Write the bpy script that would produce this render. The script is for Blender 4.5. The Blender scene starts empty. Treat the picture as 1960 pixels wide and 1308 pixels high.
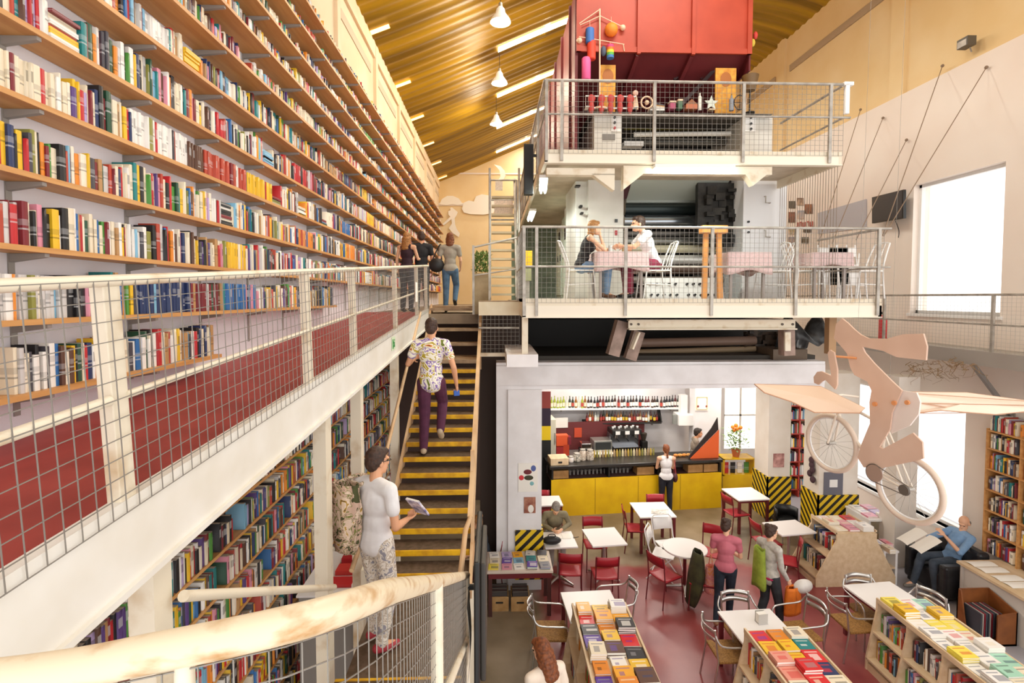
import bpy, bmesh, math, random
import numpy as np
from mathutils import Vector, Matrix, Euler

S = bpy.context.scene
COL = S.collection
PI = math.pi
R = math.radians
random.seed(11)

# ---------------------------------------------------------------- camera
CAM = Vector((0.0, 0.0, 5.1))
FPX, PPX, PPY = 1000.0, 980.0, 612.0          # focal length and principal point, pixels of a 1960x1308 frame
PITCH, YAW = R(2.4), R(2.0)
cf = Vector((math.sin(YAW) * math.cos(PITCH), math.cos(YAW) * math.cos(PITCH), -math.sin(PITCH)))
cr = Vector((math.cos(YAW), -math.sin(YAW), 0))
cu = cr.cross(cf)
cam_d = bpy.data.cameras.new('camera')
cam_d.sensor_fit = 'HORIZONTAL'
cam_d.sensor_width = 36.0
cam_d.lens = 36.0 * FPX / 1960.0
cam_d.shift_x = 0.0
cam_d.shift_y = -(654.0 - PPY) / 1960.0
cam_d.clip_start = 0.05
cam_d.clip_end = 200
cam = bpy.data.objects.new('camera', cam_d)
COL.objects.link(cam)
cam.matrix_world = Matrix(((cr.x, cu.x, -cf.x, CAM.x), (cr.y, cu.y, -cf.y, CAM.y), (cr.z, cu.z, -cf.z, CAM.z), (0, 0, 0, 1)))
S.camera = cam


def ray(px, py):
    return cf + cr * ((px - PPX) / FPX) - cu * ((py - PPY) / FPX)


def at(px, py, Y):
    d = ray(px, py)
    return CAM + d * (Y / d.y)


def on_z(px, py, z=0.0):
    d = ray(px, py)
    return CAM + d * ((z - CAM.z) / d.z)


def on_x(px, py, X):
    d = ray(px, py)
    return CAM + d * (X / d.x)


# ---------------------------------------------------------------- world, exposure, large lights
S.view_settings.view_transform = 'Standard'
S.view_settings.look = 'None'
S.view_settings.exposure = 0.5
S.view_settings.gamma = 1.0
S.view_settings.use_curve_mapping = False
W = bpy.data.worlds.new('daylight')
S.world = W
W.use_nodes = True
bg = W.node_tree.nodes['Background']
bg.inputs[0].default_value = (1.0, 0.985, 0.96, 1)
bg.inputs[1].default_value = 1.35


def area(name, loc, size, power, direction, color=(1, 1, 1)):
    l = bpy.data.lights.new(name, 'AREA')
    l.shape = 'RECTANGLE'
    l.size, l.size_y = size
    l.energy = power
    l.color = color
    o = bpy.data.objects.new(name, l)
    COL.objects.link(o)
    o.location = loc
    o.rotation_euler = Vector(direction).to_track_quat('-Z', 'Y').to_euler()
    return o


# ---------------------------------------------------------------- helpers
def lin(c):
    if isinstance(c, str):
        c = c.lstrip('#')
        c = [int(c[i:i + 2], 16) / 255 for i in (0, 2, 4)]
        c = [x / 12.92 if x <= .04045 else ((x + .055) / 1.055) ** 2.4 for x in c]
    return (c[0], c[1], c[2], 1)


MATS = {}


def mat(name, color, rough=.55, metal=0.0, color2=None, scale=6.0, detail=3.0, stretch=None, bump=0.0, emit=0.0, spec=None, lo=.35, hi=.65):
    if name in MATS:
        return MATS[name]
    m = bpy.data.materials.new(name)
    m.use_nodes = True
    nt = m.node_tree
    b = nt.nodes['Principled BSDF']
    b.inputs['Base Color'].default_value = lin(color)
    b.inputs['Roughness'].default_value = rough
    b.inputs['Metallic'].default_value = metal
    if spec is not None:
        b.inputs['Specular IOR Level'].default_value = spec
    if color2 is not None or bump:
        tc = nt.nodes.new('ShaderNodeTexCoord')
        mp = nt.nodes.new('ShaderNodeMapping')
        if stretch:
            mp.inputs['Scale'].default_value = stretch
        nz = nt.nodes.new('ShaderNodeTexNoise')
        nz.inputs['Scale'].default_value = scale
        nz.inputs['Detail'].default_value = detail
        nt.links.new(tc.outputs['Object'], mp.inputs[0])
        nt.links.new(mp.outputs[0], nz.inputs['Vector'])
        if color2 is not None:
            rp = nt.nodes.new('ShaderNodeValToRGB')
            rp.color_ramp.elements[0].position = lo
            rp.color_ramp.elements[1].position = hi
            rp.color_ramp.elements[0].color = lin(color)
            rp.color_ramp.elements[1].color = lin(color2)
            nt.links.new(nz.outputs['Fac'], rp.inputs[0])
            nt.links.new(rp.outputs[0], b.inputs['Base Color'])
        if bump:
            bp = nt.nodes.new('ShaderNodeBump')
            bp.inputs['Strength'].default_value = bump
            bp.inputs['Distance'].default_value = .01
            nt.links.new(nz.outputs['Fac'], bp.inputs['Height'])
            nt.links.new(bp.outputs[0], b.inputs['Normal'])
    if emit:
        b.inputs['Emission Color'].default_value = lin(color)
        b.inputs['Emission Strength'].default_value = emit
    MATS[name] = m
    return m


def tag(o, label=None, cat=None, group=None, kind=None):
    if label:
        o['label'] = label
    if cat:
        o['category'] = cat
    if group:
        o['group'] = group
    if kind:
        o['kind'] = kind
    return o


def root_off(p):
    v = Vector((0, 0, 0))
    while p is not None:
        v += p.location
        p = p.parent
    return v


def empty(name, loc, label=None, cat=None, group=None, rz=0.0):
    o = bpy.data.objects.new(name, None)
    o.empty_display_size = .1
    COL.objects.link(o)
    o.location = loc
    o.rotation_euler = (0, 0, rz)
    return tag(o, label, cat, group)


def children(o):
    return KIDS.get(o.name, [])


KIDS = {}


def adopt(c, p):
    c.parent = p
    KIDS.setdefault(p.name, []).append(c)


def copy_tree(o, parent=None):
    c = o.copy()
    COL.objects.link(c)
    if parent is not None:
        adopt(c, parent)
    for k in list(children(o)):
        copy_tree(k, c)
    return c


class MB:
    """collects shapes, then links them as one mesh object"""

    def __init__(s):
        s.v, s.f, s.m = [], [], []
        s.cur = 0

    def add(s, vs, fs):
        n = len(s.v)
        s.v.extend([tuple(v) for v in vs])
        for f in fs:
            s.f.append(tuple(i + n for i in f))
            s.m.append(s.cur)
        return s

    def box(s, c, size, rz=0.0, rot=None):
        hx, hy, hz = size[0] / 2, size[1] / 2, size[2] / 2
        M = rot if rot is not None else Matrix.Rotation(rz, 3, 'Z')
        c = Vector(c)
        vs = [c + M @ Vector((x * hx, y * hy, z * hz)) for x in (-1, 1) for y in (-1, 1) for z in (-1, 1)]
        return s.add(vs, [(0, 1, 3, 2), (4, 6, 7, 5), (0, 4, 5, 1), (2, 3, 7, 6), (0, 2, 6, 4), (1, 5, 7, 3)])

    def box2(s, a, b):
        a, b = Vector(a), Vector(b)
        return s.box((a + b) / 2, [abs(b[i] - a[i]) for i in range(3)])

    def bar(s, p0, p1, w, h, up=(0, 0, 1)):
        p0, p1 = Vector(p0), Vector(p1)
        d = (p1 - p0)
        L = d.length
        d.normalize()
        u = Vector(up)
        if abs(d.dot(u)) > .98:
            u = Vector((0, 1, 0))
        x = d.cross(u).normalized()
        z = x.cross(d)
        M = Matrix((x, d, z)).transposed()
        return s.box((p0 + p1) / 2, (w, L, h), rot=M)

    def prism(s, pts, off):
        """closed polygon of 3-D points extruded by the vector off"""
        n = len(pts)
        o = Vector(off)
        a = [Vector(p) for p in pts]
        b = [p + o for p in a]
        return s.add(a + b, [tuple(range(n))[::-1], tuple(range(n, 2 * n))] + [(i, (i + 1) % n, n + (i + 1) % n, n + i) for i in range(n)])

    def tube(s, pts, r, n=8, closed=False, cap=True):
        pts = [Vector(p) for p in pts]
        k = len(pts)
        rs = r if isinstance(r, (list, tuple)) else [r] * k
        rings = []
        prev = None
        for i, p in enumerate(pts):
            if closed:
                t = pts[(i + 1) % k] - pts[i - 1]
            else:
                t = pts[min(i + 1, k - 1)] - pts[max(i - 1, 0)]
            if t.length < 1e-9:
                t = Vector((0, 0, 1))
            t.normalize()
            if prev is None:
                a = Vector((0, 0, 1)) if abs(t.z) < .9 else Vector((1, 0, 0))
                x = t.cross(a).normalized()
            else:
                x = (prev - t * prev.dot(t))
                x = x.normalized() if x.length > 1e-6 else t.orthogonal().normalized()
            prev = x
            y = t.cross(x)
            rings.append([p + (x * math.cos(2 * PI * j / n + PI / n) + y * math.sin(2 * PI * j / n + PI / n)) * rs[i] for j in range(n)])
        vs = [v for rg in rings for v in rg]
        fs = []
        for i in range(k if closed else k - 1):
            a, b = i * n, ((i + 1) % k) * n
            for j in range(n):
                fs.append((a + j, a + (j + 1) % n, b + (j + 1) % n, b + j))
        if cap and not closed:
            fs.append(tuple(range(n))[::-1])
            fs.append(tuple((k - 1) * n + j for j in range(n)))
        return s.add(vs, fs)

    def cyl(s, p0, p1, r0, r1=None, n=16):
        return s.tube([p0, p1], [r0, r0 if r1 is None else r1], n)

    def lathe(s, prof, c=(0, 0, 0), n=20, axis='Z'):
        c = Vector(c)
        vs, fs = [], []
        for r, z in prof:
            for j in range(n):
                a = 2 * PI * j / n
                p = Vector((r * math.cos(a), r * math.sin(a), z))
                if axis == 'X':
                    p = Vector((p.z, p.x, p.y))
                elif axis == 'Y':
                    p = Vector((p.x, p.z, p.y))
                vs.append(c + p)
        k = len(prof)
        for i in range(k - 1):
            for j in range(n):
                fs.append((i * n + j, i * n + (j + 1) % n, (i + 1) * n + (j + 1) % n, (i + 1) * n + j))
        fs.append(tuple(range(n))[::-1])
        fs.append(tuple((k - 1) * n + j for j in range(n)))
        return s.add(vs, fs)

    def ball(s, c, r, n=14, m=9, M=None):
        if not isinstance(r, (tuple, list)):
            r = (r, r, r)
        c = Vector(c)
        vs = []
        for i in range(1, m):
            a = PI * i / m
            for j in range(n):
                b = 2 * PI * j / n
                p = Vector((r[0] * math.sin(a) * math.cos(b), r[1] * math.sin(a) * math.sin(b), r[2] * math.cos(a)))
                vs.append(c + (M @ p if M else p))
        t = Vector((0, 0, r[2]))
        vs.append(c + (M @ t if M else t))
        vs.append(c - (M @ t if M else t))
        T, B = (m - 1) * n, (m - 1) * n + 1
        fs = []
        for i in range(m - 2):
            for j in range(n):
                fs.append((i * n + j, (i + 1) * n + j, (i + 1) * n + (j + 1) % n, i * n + (j + 1) % n))
        for j in range(n):
            fs.append((T, j, (j + 1) % n))
            fs.append((B, (m - 2) * n + (j + 1) % n, (m - 2) * n + j))
        return s.add(vs, fs)

    def grid(s, fn, nu, nv):
        vs = [fn(i / nu, j / nv) for i in range(nu + 1) for j in range(nv + 1)]
        fs = [(i * (nv + 1) + j, (i + 1) * (nv + 1) + j, (i + 1) * (nv + 1) + j + 1, i * (nv + 1) + j + 1) for i in range(nu) for j in range(nv)]
        return s.add(vs, fs)

    def wires(s, fn, us, vs_, r, seg=1):
        """wire mesh on the surface fn(u,v)->point: one wire per u in us and per v in vs_"""
        for u in us:
            s.tube([fn(u, k / seg) for k in range(seg + 1)], r, 4, cap=False)
        for v in vs_:
            s.tube([fn(k / seg, v) for k in range(seg + 1)], r, 4, cap=False)
        return s

    def build(s, name, m, parent=None, smooth=None, bevel=0.0, label=None, solid=0.0, recalc=True):
        off = root_off(parent)
        me = bpy.data.meshes.new(name)
        me.from_pydata([(v[0] - off.x, v[1] - off.y, v[2] - off.z) for v in s.v], [], s.f)
        ms = m if isinstance(m, (list, tuple)) else [m]
        for x in ms:
            me.materials.append(x)
        if len(ms) > 1:
            me.polygons.foreach_set('material_index', s.m)
        if recalc:
            bm = bmesh.new()
            bm.from_mesh(me)
            bmesh.ops.recalc_face_normals(bm, faces=bm.faces)
            bm.to_mesh(me)
            bm.free()
        if smooth is not None:
            for p in me.polygons:
                p.use_smooth = True
            me.set_sharp_from_angle(angle=R(smooth))
        me.update()
        o = bpy.data.objects.new(name, me)
        COL.objects.link(o)
        if parent is not None:
            adopt(o, parent)
        if bevel:
            b = o.modifiers.new('bevel', 'BEVEL')
            b.width = bevel
            b.segments = 2
            b.limit_method = 'ANGLE'
        if solid:
            b = o.modifiers.new('solid', 'SOLIDIFY')
            b.thickness = solid
            b.offset = 0
        if label:
            o['label'] = label
        return o


def thing1(mb, name, m, label, cat, group=None, **k):
    """a thing that is one mesh: its origin is put at its own base"""
    xs = [v[0] for v in mb.v]
    ys = [v[1] for v in mb.v]
    zs = [v[2] for v in mb.v]
    c = Vector(((min(xs) + max(xs)) / 2, (min(ys) + max(ys)) / 2, min(zs)))
    mb.v = [(v[0] - c.x, v[1] - c.y, v[2] - c.z) for v in mb.v]
    o = mb.build(name, m, **k)
    o.location = c
    return tag(o, label, cat, group)


def struct(mb, name, m, label=None, **k):
    return tag(mb.build(name, m, **k), label, None, None, 'structure')


ONES = 'zeroth first second third fourth fifth sixth seventh eighth ninth tenth eleventh twelfth thirteenth fourteenth fifteenth sixteenth seventeenth eighteenth nineteenth'.split()
TENS = {2: 'twent', 3: 'thirt', 4: 'fort', 5: 'fift', 6: 'sixt', 7: 'sevent', 8: 'eight', 9: 'ninet'}


def ordinal(n):
    if n < 20:
        return ONES[n]
    if n >= 100:
        return 'hundred-and-' + ordinal(n - 100) if n > 100 else 'hundredth'
    t, u = divmod(n, 10)
    return TENS[t] + 'ieth' if u == 0 else TENS[t] + 'y-' + ONES[u]


# ---------------------------------------------------------------- materials
M_cream = mat('cream_paint', '#ece0c6', .5, color2='#dfcfae', scale=3, detail=6)
M_creamw = mat('worn_cream_paint', '#e6dac3', .45, color2='#bf9d6c', scale=5, detail=8, lo=.54, hi=.82)
M_white = mat('white_paint', '#efedea', .6)
M_wallw = mat('white_plaster', '#e9e7ea', .8, color2='#e0dcdc', scale=1.5)
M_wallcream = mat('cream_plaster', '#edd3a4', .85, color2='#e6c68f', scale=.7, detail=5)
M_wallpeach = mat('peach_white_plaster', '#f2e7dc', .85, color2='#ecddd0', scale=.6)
M_conc = mat('white_painted_concrete', '#f0eded', .75, color2='#e4e0df', scale=2.5, detail=5)
M_steel = mat('galvanised_steel', '#b9b2a8', .45, .35, color2='#9c948a', scale=8)
M_wire = mat('mesh_wire', '#8d877f', .5, .3)
M_wood = mat('shelf_pine', '#d6a062', .5, color2='#c48a4c', scale=3, detail=6, stretch=(6, .5, 6))
M_woodp = mat('pale_birch_ply', '#e0c7a4', .5, color2='#d2b58e', scale=3, detail=5, stretch=(4, 1, 4))
M_redfloor = mat('red_painted_steel', '#a3403a', .5, color2='#8f332f', scale=4, detail=6)
M_dark = mat('near_black', '#1d1a18', .6)  # plain near-black for machine backs, slots and small dark parts
M_black = mat('black_plastic', '#161616', .4)
M_chrome = mat('chrome', '#d6d6d6', .18, 1.0)
M_alu = mat('brushed_aluminium', '#cfcdca', .3, .9)
M_redp = mat('red_enamel', '#a8212c', .4)
M_dredp = mat('dark_red_enamel', '#6e2227', .45)
M_tabletop = mat('white_laminate', '#efeae6', .35)
M_yellow = mat('yellow_painted_board', '#efc30d', .5, color2='#e0ae06', scale=2.5, detail=6)
M_nose = mat('yellow_step_edge', '#edb70e', .55, color2='#c98f12', scale=9, detail=5)
M_tread = mat('brown_rubber_tread', '#6b5543', .7, color2='#55432f', scale=20)
M_press = mat('press_grey_paint', '#dcd9d2', .5, color2='#cfcbc2', scale=2)
M_pressg = mat('press_green_paint', '#b9c9b4', .5, color2='#a5b7a3', scale=2)
M_paper = mat('paper', '#f3eee4', .8)
M_skin = mat('skin', '#dca27c', .55)
# ================================================================ THE SETTING
XL, XR, YB = -2.48, 8.6, 23.6
ZL, ZR = 10.25, 12.8


def ceil_z(X):
    u = (X - XL) / (XR - XL)
    L = XR - XL
    return (2 * u**3 - 3 * u**2 + 1) * ZL + (u**3 - 2 * u**2 + u) * L * .37 + (-2 * u**3 + 3 * u**2) * ZR + (u**3 - u**2) * L * -.36


# floor: grey concrete with the red painted cafe area
m = bpy.data.materials.new('cafe_floor')
m.use_nodes = True
nt = m.node_tree
b = nt.nodes['Principled BSDF']
geo = nt.nodes.new('ShaderNodeNewGeometry')
nz = nt.nodes.new('ShaderNodeTexNoise')
nz.inputs['Scale'].default_value = 1.3
nz.inputs['Detail'].default_value = 7
nt.links.new(geo.outputs['Position'], nz.inputs['Vector'])
sep = nt.nodes.new('ShaderNodeSeparateXYZ')
nt.links.new(geo.outputs['Position'], sep.inputs[0])


def math_n(op, a, bb, c=None):
    n = nt.nodes.new('ShaderNodeMath')
    n.operation = op
    for i, x in enumerate((a, bb, c)):
        if x is None:
            continue
        if isinstance(x, (int, float)):
            n.inputs[i].default_value = x
        else:
            nt.links.new(x, n.inputs[i])
    return n.outputs[0]


wob = math_n('MULTIPLY', math_n('SUBTRACT', nz.outputs['Fac'], .5), 1.1)


def edge(v, lo, sign):
    mr = nt.nodes.new('ShaderNodeMapRange')
    mr.inputs['From Min'].default_value = lo - .12 * sign
    mr.inputs['From Max'].default_value = lo + .12 * sign
    nt.links.new(v, mr.inputs['Value'])
    return mr.outputs[0]


xw = math_n('ADD', sep.outputs[0], math_n('MULTIPLY', wob, .35))
yw = math_n('ADD', sep.outputs[1], wob)
mask = math_n('MULTIPLY', math_n('MULTIPLY', edge(xw, .78, 1), edge(xw, 6.9, -1)), edge(yw, 9.75, -1))
r1 = nt.nodes.new('ShaderNodeValToRGB')
r1.color_ramp.elements[0].color, r1.color_ramp.elements[1].color = lin('#873a3d'), lin('#9f524e')
r1.color_ramp.elements[0].position, r1.color_ramp.elements[1].position = .35, .7
r2 = nt.nodes.new('ShaderNodeValToRGB')
r2.color_ramp.elements[0].color, r2.color_ramp.elements[1].color = lin('#75664f'), lin('#978670')
r2.color_ramp.elements[0].position, r2.color_ramp.elements[1].position = .35, .7
r3 = nt.nodes.new('ShaderNodeValToRGB')
r3.color_ramp.elements[0].color, r3.color_ramp.elements[1].color = lin('#9a98a0'), lin('#b3b0b5')
for r_ in (r1, r2, r3):
    nt.links.new(nz.outputs['Fac'], r_.inputs[0])
mx0 = nt.nodes.new('ShaderNodeMix')
mx0.data_type = 'RGBA'
nt.links.new(edge(xw, 6.9, 1), mx0.inputs['Factor'])
nt.links.new(r2.outputs[0], mx0.inputs['A'])
nt.links.new(r3.outputs[0], mx0.inputs['B'])
mx = nt.nodes.new('ShaderNodeMix')
mx.data_type = 'RGBA'
nt.links.new(mask, mx.inputs['Factor'])
nt.links.new(mx0.outputs['Result'], mx.inputs['A'])
nt.links.new(r1.outputs[0], mx.inputs['B'])
nt.links.new(mx.outputs['Result'], b.inputs['Base Color'])
b.inputs['Roughness'].default_value = .32
struct(MB().box2((-2.6, -.5, -.1), (10.5, 24, 0)), 'floor', m, 'concrete floor, red painted in the cafe area')

# left wall with pilasters and frieze panels, recess shade painted on as strips
struct(MB().box2((XL - .25, -.6, 0), (XL, YB + .2, ZL + .1)), 'wall_left', mat('left_wall_plaster', '#e9e5ea', .85, color2='#e3dde0', scale=.8))
mb = MB()
mb.box2((XL, -.6, 9.02), (XL + .03, YB, ZL))
struct(mb, 'trim_1', mat('frieze_cream', '#ead5b6', .85, color2='#e2c9a5', scale=1))
mb = MB()
for i in range(9):
    y = 3.0 + i * 2.65
    mb.box2((XL + .02, y, 8.7), (XL + .09, y + .18, ZL))
mb.box2((XL + .02, -.6, 9.98), (XL + .08, YB, ZL + .05))
struct(mb, 'trim_2', MATS['frieze_cream'])
mb = MB()
for i in range(8):  # darker strips stand in for the shade in recessed channels
    y = 3.0 + i * 2.65
    mb.box2((XL + .03, y + .35, 9.58), (XL + .045, y + 2.4, 9.74))
struct(mb, 'trim_3', mat('frieze_recess_shade', '#cdb99e', .8))
# back wall
mb = MB()
mb.box2((XL, YB, 0), (XR, YB + .2, 13))
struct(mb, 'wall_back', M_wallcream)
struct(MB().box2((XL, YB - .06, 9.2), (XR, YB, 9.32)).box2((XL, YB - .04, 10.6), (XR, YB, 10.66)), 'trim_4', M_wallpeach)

# right wall with the tall upper window and the shop window below
wy0, wy1 = on_x(1922, 400, XR).y, on_x(1748, 400, XR).y
wz1 = on_x(1922, 309, XR).z
wz0 = on_x(1920, 606, XR).z
sy0, sy1, sz0, sz1 = 9.15, 13.2, .72, 3.1
mb = MB()
Y0 = 6.3


def wallbox(y0, y1, z0, z1, t=.35):
    mb.box2((XR, y0, z0), (XR + t, y1, z1))


wallbox(Y0, sy0, 0, 3.6)
wallbox(sy0, sy1, 0, sz0)
wallbox(sy0, sy1, sz1, 3.6)
wallbox(sy1, YB, 0, 3.6)
wallbox(Y0, YB, 3.6, wz0)
wallbox(Y0, wy0, wz0, wz1)
wallbox(wy1, YB, wz0, wz1)
wallbox(Y0, YB, wz1, 9.38)
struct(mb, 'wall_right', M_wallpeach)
struct(MB().box2((XR + .1, Y0, 9.38), (XR + .4, YB, ZR + .1)).box2((XR + .02, 10.9, 9.38), (XR + .1, 11.3, ZR)).box2((XR + .02, 15.5, 9.38), (XR + .1, 15.9, ZR)), 'trim_5', M_wallcream)  # warmer cream here imitates a difference in light from the wall below
struct(MB().box2((XR + .06, 11.4, 11.72), (XR + .1, 15.3, 11.9)).box2((XR + .06, 16.1, 11.72), (XR + .1, 20, 11.9)), 'trim_6', mat('groove_shade', '#b59f84', .7))  # grey-brown strips imitate the shade inside a recessed groove
# ceiling: corrugated golden vault
mb = MB()
NX, NY = 40, 640


def cpt(u, v):
    X = XL - .1 + u * (XR - XL + .5)
    Y = -.5 + v * (YB + .6)
    return (X, Y, ceil_z(X) + .018 * math.sin(2 * PI * Y / .30))


mb.grid(cpt, NX, NY)
M_ceil = mat('golden_corrugated_vault', '#b38a10', .5, color2='#755604', scale=1.0, detail=5, stretch=(.12, 2.2, .3), lo=.38, hi=.62)
struct(mb, 'ceiling', M_ceil, smooth=80, recalc=False)

# windows
M_glass = bpy.data.materials.new('window_glass')
M_glass.use_nodes = True
nt = M_glass.node_tree
nt.nodes.clear()
o_ = nt.nodes.new('ShaderNodeOutputMaterial')
t_ = nt.nodes.new('ShaderNodeBsdfTransparent')
g_ = nt.nodes.new('ShaderNodeBsdfGlossy')
g_.inputs['Roughness'].default_value = .05
x_ = nt.nodes.new('ShaderNodeMixShader')
x_.inputs[0].default_value = .06
nt.links.new(t_.outputs[0], x_.inputs[1])
nt.links.new(g_.outputs[0], x_.inputs[2])
nt.links.new(x_.outputs[0], o_.inputs[0])


def window(name, y0, y1, z0, z1, nv, nh, label):
    w = empty(name, (XR + .1, (y0 + y1) / 2, z0))
    tag(w, label, None, None, 'structure')
    f = MB()
    t = .06
    xx = XR + .12
    f.box2((xx, y0, z0), (xx + .08, y0 + t, z1)).box2((xx, y1 - t, z0), (xx + .08, y1, z1))
    f.box2((xx, y0, z0), (xx + .08, y1, z0 + t)).box2((xx, y0, z1 - t), (xx + .08, y1, z1))
    for i in range(1, nv):
        y = y0 + (y1 - y0) * i / nv
        f.box2((xx, y - .03, z0), (xx + .07, y + .03, z1))
    for i in range(1, nh):
        z = z0 + (z1 - z0) * i / nh
        f.box2((xx + .01, y0, z - .025), (xx + .06, y1, z + .025))
    f.build('window_frame', M_white, w)
    MB().box2((xx + .035, y0 + .02, z0 + .02), (xx + .045, y1 - .02, z1 - .02)).build('window_pane', M_glass, w)
    MB().box2((XR - .04, y0 - .05, z0 - .06), (XR + .14, y1 + .05, z0)).build('window_sill', M_white, w)
    return w


window('window_1', wy0, wy1, wz0, wz1, 1, 1, 'tall white framed window in the upper right wall')
window('window_2', sy0, sy1, sz0, sz1, 2, 1, 'wide shop window in the lower right wall')

# skylight strips in the vault, then small glowing glints beside the left wall
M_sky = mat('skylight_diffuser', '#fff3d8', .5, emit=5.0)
k = 3
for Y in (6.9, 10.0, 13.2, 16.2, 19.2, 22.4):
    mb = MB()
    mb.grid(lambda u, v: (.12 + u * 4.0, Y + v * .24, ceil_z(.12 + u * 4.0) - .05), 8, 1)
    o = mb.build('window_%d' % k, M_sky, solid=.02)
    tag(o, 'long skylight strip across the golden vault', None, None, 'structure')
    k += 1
    area('skylight_daylight', (2.2, Y + .18, ceil_z(2.2) - .35), (4.0, .5), 185, (0, 0, -1), (1, .95, .86))
for Y in (10.4, 13.0, 15.4, 18.0, 20.5, 22.9):  # glowing strips imitate golden reflections on the vault
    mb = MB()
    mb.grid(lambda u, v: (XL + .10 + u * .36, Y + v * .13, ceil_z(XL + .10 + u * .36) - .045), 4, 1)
    o = mb.build('window_%d' % k, mat('amber_glint', '#ffd98a', .5, emit=2.2), solid=.015)
    tag(o, 'small glowing strip standing in for a glint at the foot of the golden vault', None, None, 'structure')
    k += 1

# ---------------------------------------------------------------- concrete frame that carries the press
YP = 8.9
a0, a1 = at(950, 800, YP), at(1037, 800, YP)
slab_z1 = at(1250, 694, YP).z
slab_z0 = at(1250, 745, YP).z
sx1 = at(1582, 700, YP).x
mb = MB().box2((a0.x, YP + .04, slab_z0), (sx1, 15.6, slab_z1))
mb.box2((a0.x, YP, slab_z0 + .08), (sx1 - .02, YP + .1, slab_z1 - .05))
struct(mb, 'beam', M_conc, 'white concrete slab and beam above the bar')
struct(MB().box2((at(970, 690, 7.72).x, 7.72, at(1000, 703, 7.72).z), (at(1030, 690, 7.72).x, YP + .6, at(1000, 679, 7.72).z)), 'trim_7', M_conc)
struct(MB().box2((a0.x + .2, YP, 0), (a1.x, YP + .75, slab_z0)).box2((a0.x, YP + .05, 0), (a0.x + .22, YP + .6, slab_z0)), 'pillar', M_conc, 'white concrete pillar with two posters and a striped base')


def pillar(xl, xr, y, depth, z1):
    p0, p1 = at(xl, 900, y), at(xr, 900, y)
    return struct(MB().box2((p0.x, y, 0), (p1.x, y + depth, z1)), 'pillar', mat('warm_white_pillar', '#ebe4da', .7, color2='#e2d8cb', scale=2)), p0.x, p1.x


P3, p3a, p3b = pillar(1470, 1512, 11.6, .62, slab_z0)
P4, p4a, p4b = pillar(1568, 1642, 10.6, .55, slab_z0)
P5, p5a, p5b = pillar(1716, 1756, 9.42, .4, 3.62)
P3['label'] = 'white pillar with striped base beyond the cafe tables'
P4['label'] = 'white pillar with a dark poster behind the slanted display case'
P5['label'] = 'white pillar beside the shop window'
# lower back walls: bar wall, bright glazed gap
YW = 15.5
struct(MB().box2((a0.x, 14.55, 0), (at(1312, 800, 14.5).x, 14.7, slab_z0)), 'wall_bar', M_wallw)
g0, g1 = at(1386, 800, YW).x, at(1450, 800, YW).x
mb = MB()
mb.box2((at(1312, 800, 14.5).x - .1, YW, 0), (g0, YW + .15, slab_z0 + .1)).box2((g1, YW, 0), (XR, YW + .15, slab_z0 + .4)).box2((g0, YW, 0), (g1, YW + .15, .5))
mb.box2((g0, YW, slab_z0 - .15), (g1, YW + .15, slab_z0 + .1))
struct(mb, 'wall_cafe', M_wallw)
w = empty('window_%d' % k, (g0, YW, .5))
tag(w, 'glazed street door behind the bar', None, None, 'structure')
f = MB()
for x in (g0, g0 + (g1 - g0) * .5, g1):
    f.box2((x - .03, YW + .03, .5), (x + .03, YW + .1, slab_z0 - .15))
f.box2((g0, YW + .03, 1.5), (g1, YW + .1, 1.55))
f.build('window_frame', M_white, w)
MB().box2((g0, YW + .05, .5), (g1, YW + .06, slab_z0 - .15)).build('window_pane', mat('frosted_daylight', '#f4f6ee', .5, emit=1.3), w)
struct(MB().box2((at(1330, 800, 13.6).x, 13.6, 0), (at(1380, 800, 13.6).x, 14.0, slab_z0)), 'pillar', M_wallw, 'white column behind the till end of the bar')
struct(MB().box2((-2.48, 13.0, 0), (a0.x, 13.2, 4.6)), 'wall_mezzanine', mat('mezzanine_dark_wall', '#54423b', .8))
struct(MB().box2((-2.48, 9.6, 4.62), (at(1000, 575, 9).x + .1, YB, 4.8)), 'floor_mezzanine', mat('mezzanine_deck', '#8d7a63', .6, color2='#7b6955', scale=3))
# ================================================================ WALKWAY, STAIRS, RAILINGS
# ---- the rising walkway along the bookshelves
def wk(d, h=0.0, inset=0.0):
    """point on the outer edge of the walkway floor at depth d"""
    return Vector((-1.344 + .015 * d - inset, d, 4.195 + .067 * d + h))


def wt(d, h=0.0, inset=0.0):
    """same, raised along the walkway's own normal"""
    return wk(d - h * .067, h, inset)


W0, W1 = .5, 9.6
walk = empty('walkway', (-1.9, 5, 0), 'long red floored steel walkway with cream mesh railing rising along the bookshelf wall', 'walkway')
mb = MB()
dd = [W0 + (W1 - W0) * i / 8 for i in range(9)]
for i in range(8):
    p, q = wk(dd[i]), wk(dd[i + 1])
    mb.prism([(p.x - .03, p.y, p.z), (XL + .02, p.y, p.z), (XL + .02, q.y, q.z), (q.x - .03, q.y, q.z)], (0, 0, -.05))
mb.build('deck', M_redfloor, walk)
mb = MB()
p, q = wk(W0), wk(W1)
mb.prism([p + Vector((-.04, 0, .06)), q + Vector((-.04, 0, .06)), q + Vector((-.04, 0, -.27)), p + Vector((-.04, 0, -.27))], (.05, 0, 0))
mb.prism([p + Vector((-.10, 0, -.25)), q + Vector((-.10, 0, -.25)), q + Vector((-.10, 0, -.275)), p + Vector((-.10, 0, -.275))], (.13, 0, 0))
mb.build('side_beam', mat('beam_offwhite', '#e8e3da', .5, color2='#dfd8cb', scale=3), walk)
RH = .84
MB().tube([wk(W0, RH), wk(W1, RH)], .021, 12).build('handrail', M_creamw, walk, smooth=40)
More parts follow.
